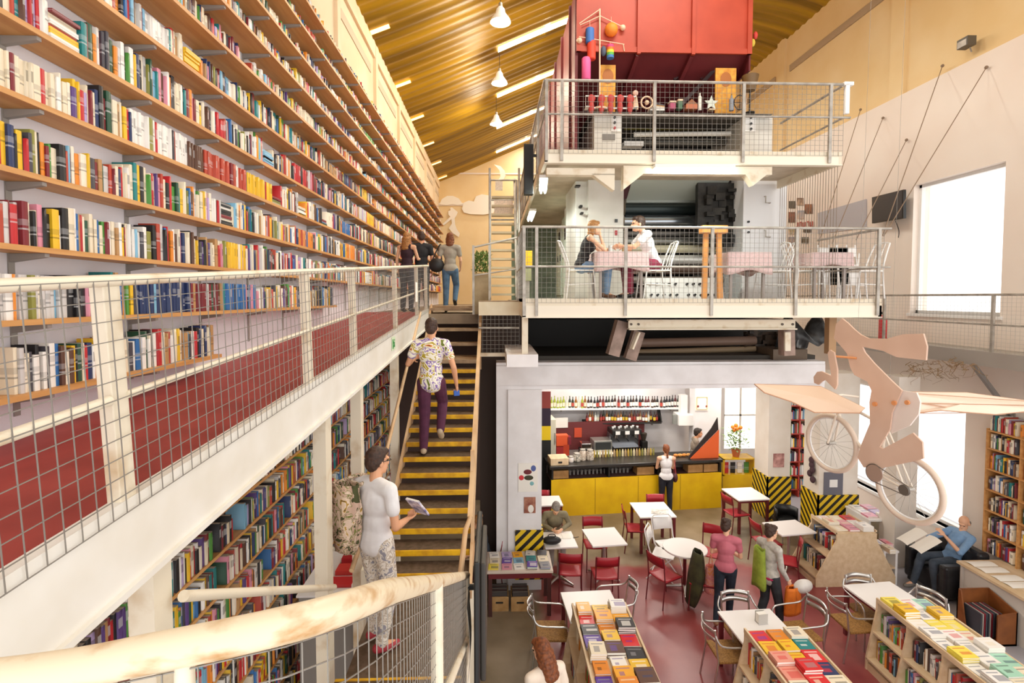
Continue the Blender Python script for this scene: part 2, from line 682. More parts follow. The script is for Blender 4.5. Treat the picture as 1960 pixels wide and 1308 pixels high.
posts = [.62, 1.90, 3.72, 4.85, 6.75, 8.45, 9.5]
for i in range(len(posts) - 1):
    if i == 0:
        MB().tube([wt(posts[0] + .03, .43), wt(posts[1] - .05, .43)], .019, 10).build('mid_rail', M_creamw, walk, smooth=40)
    else:
        MB().tube([wt(posts[i] + .03, .43), wt(posts[i + 1] - .03, .43)], .015, 10).build('mid_rail', M_creamw, walk, smooth=40)
for d in posts:
    MB().bar(wt(d, -.02, .02), wt(d, RH - .015, .02), .05, .08, up=(0, 1, .07)).build('post', M_creamw, walk, bevel=.004)
n = int((W1 - W0) / .065)
us = [i / n for i in range(n + 1)]
mb = MB()
mb.wires(lambda u, v: wt(W0 + u * (W1 - W0), .02 + v * (RH - .02), -.02), us, [i / 12 for i in range(13)], .0021)
mb.build('wire_mesh', M_wire, walk, recalc=False)
zf = [0.0] * 4
for d, w_ in ((2.12, .115), (4.15, .14), (5.15, .11), (6.95, .11)):
    p = wk(d, -.27)
    MB().box2((p.x - .13, p.y - w_ / 2, 0), (p.x - .03, p.y + w_ / 2, p.z)).build('column', M_creamw, walk)
MB().tube([(-1.28, 2.15, at(322, 1142, 2.15).z), (-1.27, 4.1, at(612, 1125, 4.1).z)], .024, 12).build('lower_rail', M_creamw, walk, smooth=40, label='white pipe rail between two columns under the walkway')
# green exit plate on the beam, white notice on the railing
p = at(748, 672, 6.4)
q = wk(6.45, -.1)
e = empty('exit_sign', (q.x + .02, q.y, q.z), 'small green running man exit sign on the white walkway beam', 'sign')
MB().box2((q.x + .012, q.y - .1, q.z - .07), (q.x + .018, q.y + .1, q.z + .09)).build('plate', mat('sign_pale_green', '#cfe0bd', .5), e)
mb = MB()
mb.box2((q.x + .018, q.y - .075, q.z - .05), (q.x + .021, q.y - .02, q.z + .065)).bar((q.x + .02, q.y + .0, q.z + .03), (q.x + .02, q.y + .06, q.z - .03), .004, .02).bar((q.x + .02, q.y + .0, q.z - .03), (q.x + .02, q.y + .05, q.z + .02), .004, .02)
mb.ball((q.x + .02, q.y + .045, q.z + .05), (.004, .013, .013))
mb.build('symbol', mat('sign_green', '#2f8a45', .5), e)
q = wt(8.1, .46, -.035)
thing1(MB().box2((q.x, q.y - .09, q.z - .16), (q.x + .006, q.y + .09, q.z + .14)), 'notice', M_paper, 'small white notice tied to the walkway railing', 'notice')

# ---- the main staircase
NS = 14
s_d0, s_t = 5.3, .235
z_a, z_b = at(825, 1099, s_d0).z, at(855, 708, s_d0 + 13 * s_t).z
s_r = (z_b - z_a) / 13
sxr = at(897, 1097, s_d0).x
sxl = -1.17


def step_z(k):
    return z_a + s_r * k


def step_d(k):
    return s_d0 + s_t * k


stair = empty('staircase', (-.7, 5.3, 0), 'open steel staircase with yellow edged treads climbing to the upper level', 'staircase')
for k_ in range(NS):
    y, z = step_d(k_), step_z(k_)
    s_ = MB().box2((sxl, y + .012, z - .03), (sxr, y + .27, z)).build('tread', M_tread, stair)
    MB().box2((sxl, y - .012, z - .055), (sxr, y + .014, z + .004)).build('nosing', M_nose, s_, bevel=.003, label='yellow front edge')
# the landing at its head and the last four wooden coloured steps
yl = step_d(NS)
zl = step_z(NS)
M_step2 = mat('worn_beige_step', '#b79a78', .6, color2='#94795c', scale=6)
MB().box2((sxl, yl, zl - .06), (sxr, yl + .75, zl)).build('middle_landing', M_step2, stair)
for k_, py in enumerate((657, 629, 606, 590)):
    y = yl + .55 + .24 * k_
    z = at(850, py, y).z
    MB().box2((sxl - .02, y, z - .05), (sxr, y + .27, z)).build('tread', M_step2, stair, label='beige upper tread')
MB().box2((sxl - .02, yl + 1.5, at(850, 586, yl + 1.5).z - .05), (sxr + .1, yl + 2.2, at(850, 586, yl + 1.5).z)).build('head_landing', M_step2, stair)
M_string = mat('beige_stringer', '#d8b68d', .5, color2='#c8a075', scale=3)
for x in (sxr + .02, sxl - .02):
    a = Vector((x, s_d0 - .12, z_a - .14))
    bb = Vector((x, yl + .1, zl - .06))
    c_ = Vector((x, yl + 1.5, at(850, 590, yl + 1.5).z))
    mb = MB()
    mb.bar(a, bb, .03, .2).bar(bb, c_, .03, .18)
    mb.build('stringer', M_string, stair)
# right hand rail (runs up beside the stair) and posts
hr = []
for (px, py, d) in ((901, 1105, 5.1), (906, 900, 6.5), (911, 700, 8.5), (913, 592, 9.6)):
    pass
h_ = .86
r0 = Vector((sxr + .03, s_d0 - .3, z_a - .15 + h_))
r1_ = Vector((sxr + .03, yl + 1.3, at(913, 580, yl + 1.3).z + .05))
mb = MB()
mb.tube([(r0.x, 3.55, 3.17), (r0.x, 4.2, 3.2), r0], .021, 10)
mb.bar(r0, (sxr + .03, yl + .5, zl + .62), .05, .035)
mb.bar((sxr + .03, yl + .5, zl + .62), r1_, .05, .035)
mb.build('handrail', M_string, stair, smooth=40)
for y, z0, z1 in ((s_d0 + .3, step_z(1), 3.45), (yl + .3, zl, zl + .6)):
    MB().box2((sxr + .01, y - .02, z0 - .2), (sxr + .05, y + .02, z1)).build('post', M_string, stair)
# left hand rail
pl = [at(640, 1010, 4.1), at(745, 905, 4.9), at(762, 806, 6.1), at(787, 655, 7.9)]
pl = [Vector((sxl - .03, 4.35, z_a + .55)), Vector((sxl - .03, 5.1, z_a + .76)), Vector((sxl - .03, yl, zl + .78))]
MB().tube(pl, .021, 10).build('handrail', M_string, stair, smooth=40)
# lower landing and the flight that comes down to it from the camera's level
land = empty('landing', (-.7, 4.4, 0), 'brown steel landing and lower flight behind the thick cream handrail', 'landing')
zL = z_a - s_r
MB().box2((sxl, 3.75, zL - .07), (sxr + .02, s_d0 + .25, zL)).build('landing_plate', M_tread, land)
for k_ in range(9):
    y = 3.75 - .3 * (k_ + 1)
    z = zL + .165 * (k_ + 1)
    if y < .4:
        break
    st = MB().box2((sxl, y, z - .04), (sxr + .02, y + .32, z)).build('tread', M_tread, land)
    MB().box2((sxl, y + .305, z - .055), (sxr + .02, y + .33, z + .004)).build('nosing', M_nose, st)
for px, y in ((sxl + .02, 3.9), (sxr, 3.9), (sxl + .02, 5.4), (sxr, 5.4)):
    MB().box2((px - .05, y - .05, 0), (px + .05, y + .05, zL - .06)).build('leg', M_creamw, land)
# near railing: thick cream pipe that bends round in front of the camera
rail = empty('stair_railing', (-.2, 2, 2), 'thick worn cream pipe railing with wire mesh at the head of the lower flight', 'railing')
rp = [Vector((-1.35, .60, 4.60)), Vector((-.64, .645, 4.628)), Vector((-.42, .66, 4.652)), Vector((-.27, .70, 4.66)), Vector((-.215, .82, 4.615)), Vector((-.20, 1.0, 4.53)), Vector((-.195, 1.5, 4.265)), Vector((-.19, 3.55, 3.18))]


def spline(pts, n=6):
    out = []
    for i in range(len(pts) - 1):
        p0, p1, p2, p3 = pts[max(i - 1, 0)], pts[i], pts[i + 1], pts[min(i + 2, len(pts) - 1)]
        for j in range(n):
            t = j / n
            out.append(.5 * ((2 * p1) + (p2 - p0) * t + (2 * p0 - 5 * p1 + 4 * p2 - p3) * t * t + (3 * p1 - p0 - 3 * p2 + p3) * t**3))
    out.append(pts[-1])
    return out


M_pipe = mat('worn_cream_pipe', '#e4d3b4', .4, color2='#b98a52', scale=14, detail=9, stretch=(1, 1, 2.2), lo=.5, hi=.72)
path = spline(rp)
MB().tube(path, .0235, 20).build('handrail', M_pipe, rail, smooth=60)
mb = MB()
low = [p + Vector((0, 0, -.46)) for p in path]
MB().tube([(-.19, 1.62, 3.76), (-.185, 3.5, 2.76)], .018, 10).build('mid_rail', M_creamw, rail, smooth=40)
for p, zz_ in ((Vector((-.192, 1.72, 4.15)), 2.9), (Vector((-.188, 3.5, 3.2)), 2.0)):
    MB().tube([(p.x, p.y, zz_), p], .021, 12).build('post', M_creamw, rail, smooth=40)
MB().tube([(-.40, .67, 3.6), (-.40, .67, 4.64)], .012, 10).build('post', M_creamw, rail, smooth=40)
cum = [0.0]
for i in range(len(path) - 1):
    cum.append(cum[-1] + (path[i + 1] - path[i]).length)


def on_path(s_):
    s_ *= cum[-1]
    for i in range(len(path) - 1):
        if s_ <= cum[i + 1] + 1e-6:
            t = (s_ - cum[i]) / max(cum[i + 1] - cum[i], 1e-6)
            return path[i].lerp(path[i + 1], t)
    return path[-1]


nn = int(cum[-1] / .042)
mb = MB()
mb.wires(lambda u, v: on_path(u) + Vector((0, 0, -.03 - v * .8)), [i / nn for i in range(nn + 1)], [i / 19 for i in range(20)], .0012, seg=40)
mb.build('wire_mesh', M_wire, rail, recalc=False)
# dark screen on edge beside the rail, with a sheet of paper hanging from the rail
e = empty('flat_screen', (-.08, 3.4, 2.3), 'black flat screen seen edge on beside the stair rail', 'screen')
za, zb = at(920, 1280, 3.3).z, at(920, 1032, 3.3).z
MB().box2((-.12, 3.0, za), (-.085, 3.75, zb)).build('panel', M_black, e, bevel=.01)
MB().box2((-.085, 3.1, za + .06), (-.05, 3.65, zb - .06)).build('rear_cover', mat('screen_back', '#3b352f', .5), e, bevel=.01)
MB().tube([(-.19, 3.5, (za + zb) / 2), (-.1, 3.5, (za + zb) / 2)], .02).build('bracket', M_black, e)
mb = MB()
mb.grid(lambda u, v: (-.175 + .02 * math.sin(3 * v) , 3.25 + .22 * u, 3.13 - .55 * v), 3, 6)
thing1(mb, 'paper_sheet', M_paper, 'white paper sheet hanging from the stair rail beside the screen', 'paper', solid=.002)

MB().box2((-1.27, 4.92, zL), (-1.14, 5.06, at(698, 1084, 5.0).z)).build('newel', M_creamw, stair)
cz = at(660, 1108, 5.6).z
e = empty('cupboard', (-1.72, 5.7, 0), 'tall grey cupboard under the walkway with red books lying on top', 'cupboard')
MB().box2((-2.0, 5.3, 0), (-1.46, 6.2, cz - .02)).build('body', mat('cupboard_grey', '#8f8a84', .6), e)
MB().box2((-2.02, 5.28, cz - .02), (-1.44, 6.22, cz)).build('top', M_white, e)
MB().box2((-1.46, 5.34, .1), (-1.445, 5.74, cz - .08)).build('door', mat('cupboard_door', '#a5a09a', .5), e)
MB().box2((-1.46, 5.76, .1), (-1.445, 6.16, cz - .08)).build('door', mat('cupboard_door', '#a5a09a', .5), e)
for i_, (y_, t_, c_, lab_) in enumerate(((5.42, .03, '#c5262b', 'lying nearest the stairs landing'), (5.66, .05, '#cf3a34', 'in the middle'), (5.9, .07, '#b7202a', 'lying farthest along'))):
    e2 = empty('red_book', (-1.62, y_, cz), 'red book on top of the grey cupboard under the walkway, %s' % lab_, 'book')
    MB().box2((-1.74, y_, cz + .001), (-1.5, y_ + .17, cz + t_)).build('cover', mat('red_cover_%d' % i_, c_, .4), e2)
    MB().box2((-1.735, y_ + .004, cz + .006), (-1.496, y_ + .166, cz + t_ - .006)).build('pages', M_paper, e2)

# ---- bookshelves on the left wall
SX = -2.28
M_brk = mat('grey_bracket', '#9b948d', .5)
row_z = [at(0, 771, 2.41).z + .3635 * k_ for k_ in range(12)]
row_end = [4.45, 7.7] + [23.2] * 10
low_z = [3.98 - .335 * k_ for k_ in range(13)]
SH = 'lowest second-lowest third-lowest fourth-lowest fifth-lowest sixth-lowest'.split()
names_up = ['lowest', 'second lowest', 'third lowest', 'fourth lowest', 'fifth lowest', 'sixth lowest', 'sixth highest', 'fifth highest', 'fourth highest', 'third highest', 'second highest', 'topmost']


def shelf(z, y0, y1, label, SX=SX):
    e = empty('wall_shelf', (XL + .1, (y0 + y1) / 2, z), label, 'shelf', 'pine shelves on the long wall')
    MB().box2((XL + .005, y0, z - .028), (SX, y1, z)).build('board', M_wood, e)
    y = y0 + .38 - (y0 - 2.4)
    while y < y1 - .1:
        if y > y0:
            mb = MB()
            mb.prism([(XL + .005, y - .014, z - .029), (SX - .015, y - .014, z - .029), (SX - .015, y - .014, z - .048), (XL + .005, y - .014, z - .075)], (0, .028, 0))
            mb.build('bracket', M_brk, e)
        y += .86
    return e


for k_, z in enumerate(row_z):
    shelf(z, 1.6, row_end[k_], '%s pine shelf of the tall book wall above the walkway' % names_up[k_], SX if k_ < 6 else SX + (.04 if k_ == 6 else .08))
lowname = [ordinal(i + 1) for i in range(13)]
for k_, z in enumerate(low_z):
    if z > .1:
        y0 = 2.0 if z < 3.7 else 2.2
        zmax_end = 12.5
        shelf(z, y0, zmax_end, '%s pine shelf down below the walkway on the book wall' % lowname[k_])
y = 2.78
i = 0
while y < 23:
    MB_ = MB().box2((XL + .001, y - .018, (4.3 + .067 * y if y < 9.6 else 4.85)), (XL + .007, y + .018, 8.9))
    thing1(MB_, 'shelf_upright', M_brk, 'grey slotted upright strip fixed to the wall behind the shelves', 'upright', 'shelf uprights on the book wall')
    y += .86
    i += 1
# ================================================================ BOOKS
PAL = [('white', '#f2ece4', 13), ('cream', '#eadbbf', 12), ('ivory', '#f0e3cd', 8), ('pale grey', '#cfcac6', 4), ('red', '#c3262c', 9), ('dark red', '#7d2029', 5), ('brick red', '#b8452f', 4),
       ('orange', '#e58a2a', 5), ('yellow', '#edbd27', 6), ('tan', '#b98d5b', 5), ('brown', '#5e3c2b', 6), ('black', '#1f1c1e', 10), ('charcoal', '#47434a', 5), ('navy', '#26355f', 4),
       ('blue', '#2f6aa6', 4), ('sky blue', '#7fb4d0', 3), ('teal', '#1f7f80', 3), ('green', '#4f8f3b', 4), ('dark green', '#28503a', 3), ('olive', '#8d8a3e', 2), ('purple', '#5a3e7c', 3), ('pink', '#dc8fa0', 4), ('lilac', '#b6a0c8', 2)]
PW = [p[2] for p in PAL]


def book_mat(i):
    """cover colour with a paler or darker title band on the spine"""
    name, c, _ = PAL[i]
    key = 'book_' + name.replace(' ', '_')
    if key in MATS:
        return MATS[key]
    m = bpy.data.materials.new(key)
    m.use_nodes = True
    nt = m.node_tree
    b = nt.nodes['Principled BSDF']
    b.inputs['Roughness'].default_value = .45
    tc = nt.nodes.new('ShaderNodeTexCoord')
    sp = nt.nodes.new('ShaderNodeSeparateXYZ')
    nt.links.new(tc.outputs['Generated'], sp.inputs[0])
    oi = nt.nodes.new('ShaderNodeObjectInfo')
    rp = nt.nodes.new('ShaderNodeValToRGB')
    rp.color_ramp.interpolation = 'CONSTANT'
    l = lin(c)
    dark = sum(l[:3]) < .7
    bc = [min(1, x * .5 + .32) for x in l[:3]] if dark else [x * .5 for x in l[:3]]
    els = rp.color_ramp.elements
    els[0].position, els[0].color = 0, l
    els[1].position, els[1].color = .56, (*bc, 1)
    for p_, q_ in ((.60, l), (.66, (*[(x + y) / 2 for x, y in zip(bc, l)], 1)), (.80, l)):
        e_ = els.new(p_)
        e_.color = q_ if len(q_) == 4 else (*q_, 1)
    ad = nt.nodes.new('ShaderNodeMath')
    ad.operation = 'MULTIPLY_ADD'
    nt.links.new(oi.outputs['Random'], ad.inputs[0])
    ad.inputs[1].default_value = .35
    nt.links.new(sp.outputs[2], ad.inputs[2])
    nt.links.new(ad.outputs[0], rp.inputs[0])
    nt.links.new(rp.outputs[0], b.inputs['Base Color'])
    MATS[key] = m
    return m


def pick():
    return random.choices(range(len(PAL)), PW)[0]


books = []          # (row, y, w, h, depth, colour, kind)
for k_, z in enumerate(row_z):
    y = 1.75
    while y < row_end[k_] - .1:
        r_ = random.random()
        if r_ < .05:
            y += random.uniform(.04, .25)
        elif r_ < .085 and k_ > 1:
            # a pile lying flat
            n = random.randint(4, 8)
            L = random.uniform(.17, .24)
            zz_ = 0
            c = pick()
            for j in range(n):
                t = random.uniform(.015, .035)
                if zz_ + t > .30:
                    break
                books.append((k_, y, L, t, .14, c if random.random() < .6 else pick(), zz_))
                zz_ += t
            y += L + .01
        else:
            n = random.randint(8, 26)
            hb = random.uniform(.19, .235)
            series = random.random() < .22
            c = pick()
            for j in range(n):
                if y > row_end[k_] - .05:
                    break
                w_ = random.choice((.012, .016, .02, .024, .03, .038)) * random.uniform(.9, 1.15)
                h_b = hb if series else min(.29, hb * random.uniform(.86, 1.16))
                books.append((k_, y, w_, h_b, random.uniform(.12, .142), c if series and random.random() < .8 else pick(), None))
                y += w_ + .0012
up_books = books
frame = lambda p: None


def project(p):
    d = Vector(p) - CAM
    z = d.dot(cf)
    if z < .05:
        return None
    return PPX + FPX * d.dot(cr) / z, PPY - FPX * d.dot(cu) / z


def spine_px(bk):
    k_, y, w_, h, dp, c, zz_ = bk
    z0 = row_z[k_] + (zz_ or 0)
    a = project((SX - .03, y, z0))
    b_ = project((SX - .03, y + w_, z0 + h))
    if a is None or b_ is None:
        return 0
    if b_[0] < 2 or a[0] > 1958 or a[1] < 0 or b_[1] > 1308:
        return 0
    if a[0] < 0:
        return 0
    return abs(b_[0] - a[0]) * abs(a[1] - b_[1])


order = sorted(range(len(books)), key=lambda i: -spine_px(books[i]))
solo = set([i for i in order[:285] if spine_px(books[i]) > 0])
cnt = {}
proto_cache = {}
SIZEW = lambda w_: 'thin' if w_ < .016 else ('thick' if w_ > .031 else '')
for i in sorted(solo, key=lambda i: (books[i][0], books[i][1], books[i][6] or 0)):
    k_, y, w_, h, dp, c, zz_ = books[i]
    cnt[k_] = cnt.get(k_, 0) + 1
    mb = MB()
    z0 = row_z[k_] + (zz_ or 0)
    x0 = SX - random.uniform(.03, .055)
    lay = zz_ is not None
    if lay:
        mb.box2((x0 - dp, y, z0 + .0005), (x0, y + w_, z0 + h - .0005))
    else:
        # page block a little smaller than the boards, rounded spine toward the room
        mb.cur = 1
        mb.box2((x0 - dp + .003, y + .0015, z0 + .004), (x0 - .003, y + w_ - .0015, z0 + h - .004))
        mb.cur = 0
        mb.box2((x0 - dp, y, z0), (x0 - .002, y + .0015, z0 + h)).box2((x0 - dp, y + w_ - .0015, z0), (x0 - .002, y + w_, z0 + h))
        pts = [(x0 - .003, y, z0), (x0, y + w_ * .2, z0), (x0 + .0015, y + w_ * .5, z0), (x0, y + w_ * .8, z0), (x0 - .003, y + w_, z0)]
        mb.prism(pts, (0, 0, h))
    nm = PAL[c][0]
    kind_ = (SIZEW(w_) + ' ' if not lay and SIZEW(w_) else ('flat lying ' if lay else '')) + nm
    o = thing1(mb, 'book', [book_mat(c), M_paper] if not lay else book_mat(c), '%s book, %s from the photo\'s left edge, %s shelf above the walkway' % (kind_, ordinal(cnt[k_]), names_up[k_].replace(' ', '-')), 'book', 'books at the near end of the %s shelf' % names_up[k_])

# all the other books of the wall, above and below the walkway
pos, cols = [], []


def bulk(x0, x1, y0, y1, z0, z1, c, band=None):
    pos.append((x0, x1, y0, y1, z0, z1))
    cols.append((lin(PAL[c][1]), band))


for i, bk in enumerate(books):
    if i in solo:
        continue
    k_, y, w_, h, dp, c, zz_ = bk
    z0 = row_z[k_] + (zz_ or 0)
    x0 = SX - random.uniform(.03, .055)
    bulk(x0 - dp, x0, y, y + w_ - .001, z0, z0 + h, c, random.random() < .3)
for k_, z in enumerate(low_z):
    if z < .1:
        continue
    y = 2.0
    while y < 12.4:
        w_ = random.uniform(.012, .04)
        if random.random() < .02:
            y += random.uniform(.03, .2)
        h = random.uniform(.18, .25)
        x0 = SX - random.uniform(.0, .025)
        bulk(x0 - random.uniform(.155, .17), x0, y, y + w_ - .001, z, z + h, pick(), random.random() < .45)
        y += w_


def bulk_mesh(name, pos, cols, label, cat, top='#8f8171'):
    n = len(pos)
    P = np.array(pos)
    V = np.zeros((n, 12, 3))
    x0, x1, y0, y1, z0, z1 = P.T
    zb, zc = z0 + (z1 - z0) * .5, z0 + (z1 - z0) * .78
    lay = (z1 - z0) < .05
    # front face is split into three bands: 0..3 levels at x1; back at x0
    for li, zz_ in enumerate((z0, zb, zc, z1)):
        V[:, li * 2, :] = np.stack([x1, y0, zz_], 1)
        V[:, li * 2 + 1, :] = np.stack([x1, y1, zz_], 1)
    V[:, 8, :] = np.stack([x0, y0, z0], 1)
    V[:, 9, :] = np.stack([x0, y1, z0], 1)
    V[:, 10, :] = np.stack([x0, y0, z1], 1)
    V[:, 11, :] = np.stack([x0, y1, z1], 1)
    F = np.array([(0, 1, 3, 2), (2, 3, 5, 4), (4, 5, 7, 6), (6, 7, 11, 10), (8, 0, 6, 10), (1, 9, 11, 7)])
    F = (np.arange(n)[:, None, None] * 12 + F[None]).reshape(-1, 4)
    me = bpy.data.meshes.new(name)
    me.vertices.add(n * 12)
    me.vertices.foreach_set('co', V.ravel())
    me.loops.add(len(F) * 4)
    me.loops.foreach_set('vertex_index', F.ravel())
    me.polygons.add(len(F))
    me.polygons.foreach_set('loop_start', np.arange(len(F)) * 4)
    C = np.zeros((n, 6, 4))
    tp = np.array(lin(top))
    for i in range(n):
        l, band = cols[i]
        l = np.array(l) * random.uniform(.85, 1.08)
        C[i, :] = l
        if band:
            C[i, 1] = l * .5 if l[:3].sum() > .7 else l * .5 + .3
        C[i, 3] = tp * random.uniform(.8, 1.25)
    C[:, :, 3] = 1
    me.update(calc_edges=True)
    ca = me.color_attributes.new('Col', 'FLOAT_COLOR', 'CORNER')
    ca.data.foreach_set('color', np.repeat(np.clip(C.reshape(-1, 4), 0, 1), 4, axis=0).ravel())
    if 'bulk_books' not in MATS:
        m = bpy.data.materials.new('bulk_books')
        m.use_nodes = True
        at_ = m.node_tree.nodes.new('ShaderNodeVertexColor')
        at_.layer_name = 'Col'
        m.node_tree.links.new(at_.outputs[0], m.node_tree.nodes['Principled BSDF'].inputs['Base Color'])
        m.node_tree.nodes['Principled BSDF'].inputs['Roughness'].default_value = .5
        MATS['bulk_books'] = m
    me.materials.append(MATS['bulk_books'])
    o = bpy.data.objects.new(name, me)
    COL.objects.link(o)
    return tag(o, label, cat, None, 'stuff')


# ================================================================ THE OLD PRINTING PRESS AND ITS PLATFORMS
YF = 7.7                                     # front edge of both platforms


def platform(name, label, xl, xr, py_rail, py_mid, py_deck, py_low, post_px, depth, side_len, xr_side):
    """steel gallery: deck, front beam, railing with wire mesh"""
    L0, L1 = at(xl, py_deck, YF), at(xr, py_deck, YF)
    zt = at(1300, py_rail, YF).z
    zm = at(1300, py_mid, YF).z
    zd = at(1300, py_deck, YF).z
    zb = at(1300, py_low, YF).z
    x0, x1 = L0.x, L1.x
    e = empty(name, ((x0 + x1) / 2, YF + 1, zb), label, 'platform')
    MB().box2((x0, YF + .04, zd - .05), (x1, YF + depth, zd)).box2((x0, YF + depth - .01, zd - .05), (x0 + 1.6, YF + side_len, zd - .003)).build('deck', mat('platform_deck', '#cdbfa8', .6, color2='#b3a48c', scale=3), e)
    mb = MB()
    mb.box2((x0, YF, zb), (x1, YF + .05, zb + (zd - zb) * .62))
    mb.box2((x0, YF - .02, zb - .012), (x1, YF + .09, zb))
    mb.build('front_beam', mat('rusty_cream_beam', '#f0e6d3', .5, color2='#c98a4a', scale=1.6, detail=9, lo=.62, hi=.85), e)
    MB().box2((x0, YF + .01, zb + (zd - zb) * .62), (x1, YF + .03, zd)).build('toe_board', M_creamw, e)
    MB().box2((x0, YF, zb), (x0 + .05, YF + side_len, zd)).build('side_beam', M_creamw, e)
    MB().box2((x1 - .05, YF, zb), (x1, YF + depth, zd)).build('side_beam', M_creamw, e)
    lo_ = (zd + zb) / 2
    for px in post_px:
        x = at(px, (py_rail + py_deck) / 2, YF).x
        MB().box2((x - .022, YF - .035, zb + .02), (x + .022, YF - .0, zt)).build('post', M_steel, e)
    MB().tube([(x0, YF - .015, zt), (x1 + .1, YF - .015, zt)], .02, 8).build('handrail', M_steel, e, smooth=40)
    MB().tube([(x0, YF - .015, zm), (x1 + .1, YF - .015, zm)], .016, 8).build('mid_rail', M_steel, e, smooth=40)
    mb = MB()
    nx = int((x1 - x0) / .07)
    nz_ = int((zt - zd) / .07)
    mb.wires(lambda u, v: Vector((x0 + u * (x1 - x0), YF - .012, zd - .06 + v * (zt - zd + .06))), [i / nx for i in range(nx + 1)], [i / nz_ for i in range(nz_ + 1)], .0024)
    mb.build('wire_mesh', M_wire, e, recalc=False)
    # railings down the two sides
    MB().tube([(x0, YF, zt), (x0, YF + side_len, zt)], .02, 8).build('handrail', M_steel, e, smooth=40)
    MB().tube([(x0, YF, zm), (x0, YF + side_len, zm)], .016, 8).build('mid_rail', M_steel, e, smooth=40)
    k_ = 0
    y = YF + 1.1
    while y < YF + side_len:
        MB().box2((x0 - .02, y - .02, zd - .1), (x0 + .02, y + .02, zt)).build('post', M_steel, e)
        y += 1.2
    mb = MB()
    ny = int(side_len / .07)
    mb.wires(lambda u, v: Vector((x0, YF + u * side_len, zd + v * (zt - zd))), [i / ny for i in range(ny + 1)], [i / nz_ for i in range(nz_ + 1)], .0022)
    mb.build('wire_mesh', M_wire, e, recalc=False)
    MB().tube([(x1, YF, zt), (x1, YF + xr_side, zt)], .02, 8).build('handrail', M_steel, e, smooth=40)
    MB().tube([(x1, YF, zm), (x1, YF + xr_side, zm)], .016, 8).build('mid_rail', M_steel, e, smooth=40)
    return e, x0, x1, zt, zd, zb


lowp, lx0, lx1, lzt, lzd, lzb = platform('press_platform', 'lower cream steel platform in front of the printing press with two cafe tables', 1000, 1688, 436, 511, 572, 607, (1003, 1027, 1197, 1362, 1523, 1680), 1.75, 1.6, 1.6)
upp, ux0, ux1, uzt, uzd, uzb = platform('press_platform', 'upper cream steel platform of the printing press below the red hopper', 1042, 1612, 158, 222, 288, 313, (1046, 1075, 1252, 1422, 1588), 1.7, 7.6, 1.7)
# lower beams and knee brackets of the upper platform
zb_ = at(1300, 337, YF + .1).z
xa, xb = at(1046, 330, YF + .1).x, at(1176, 330, YF + .1).x
mb = MB().box2((xa, YF + .08, zb_), (xb, YF + .22, uzb - .06))
mb.prism([(xb - .35, YF + .08, zb_ + .02), (xb, YF + .08, zb_ + .02), (xb, YF + .08, zb_ - .22), (xb - .02, YF + .08, zb_ - .22)], (0, .14, 0))
mb.build('knee_beam', M_creamw, upp)
xc, xd = at(1192, 330, YF + .1).x, at(1425, 330, YF + .1).x
mb = MB().box2((xc, YF + .06, zb_ + .02), (xd + .4, YF + .2, uzb - .02))
mb.prism([(xc, YF + .06, zb_ + .02), (xc + .3, YF + .06, zb_ + .02), (xc, YF + .06, zb_ - .22)], (0, .14, 0))
mb.prism([(xd, YF + .06, zb_ + .02), (xd + .32, YF + .06, zb_ + .02), (xd + .12, YF + .06, zb_ - .14)], (0, .14, 0))
mb.build('knee_beam', M_creamw, upp)
# small bits on the upper platform's right end
mb = MB().box2((ux1 - .02, YF - .05, uzt - .02), (ux1 + .12, YF + .02, uzt + .03))
mb.box2((ux1 + .0, YF - .05, uzd + .55), (ux1 + .06, YF + 0, uzt))
mb.build('corner_box', M_white, upp)
# lower support posts of the lower platform
e = lowp
za_ = at(1000, 676, YF + .3).z
MB().box2((lx0 + .0, YF + .1, at(1000, 679, 7.72).z), (lx0 + .09, YF + .2, lzb)).build('support_post', M_creamw, e)
for px, w_ in ((1594, 16),):
    p = at(px, 640, YF + .5)
    MB().box2((p.x - .06, YF + .5, at(px, 678, YF + .5).z), (p.x + .06, YF + .62, lzb)).build('support_post', mat('brown_post', '#b08a62', .6), e)

# ---- press body
press = empty('printing_press', (3.2, 10.5, slab_z1), 'huge old grey printing press standing on the concrete slab behind the platforms', 'printing press')
YT = 9.45
zc_top = at(1300, 330, YT).z
zt0 = lzd - .02


def block(name, px0, px1, py0, py1, y, depth, m, bev=.01, **k):
    a, b_ = at(px0, py0, y), at(px1, py1, y)
    return MB().box2((a.x, y, min(a.z, b_.z)), (b_.x, y + depth, max(a.z, b_.z))).build(name, m, press, bevel=bev, **k)


tl = block('side_tower', 1126, 1192, 330, 600, YT, 3.2, M_press)
tr_ = block('side_tower', 1424, 1502, 330, 600, YT, 3.2, mat('press_white', '#e9e9ea', .5))
block('side_cabinet', 1102, 1126, 335, 572, YT + .12, 1.3, M_press)
block('upper_block', 1137, 1190, 217, 292, YT - .2, 2.6, M_press)
block('upper_block', 1425, 1478, 220, 292, YT - .2, 2.6, M_press)
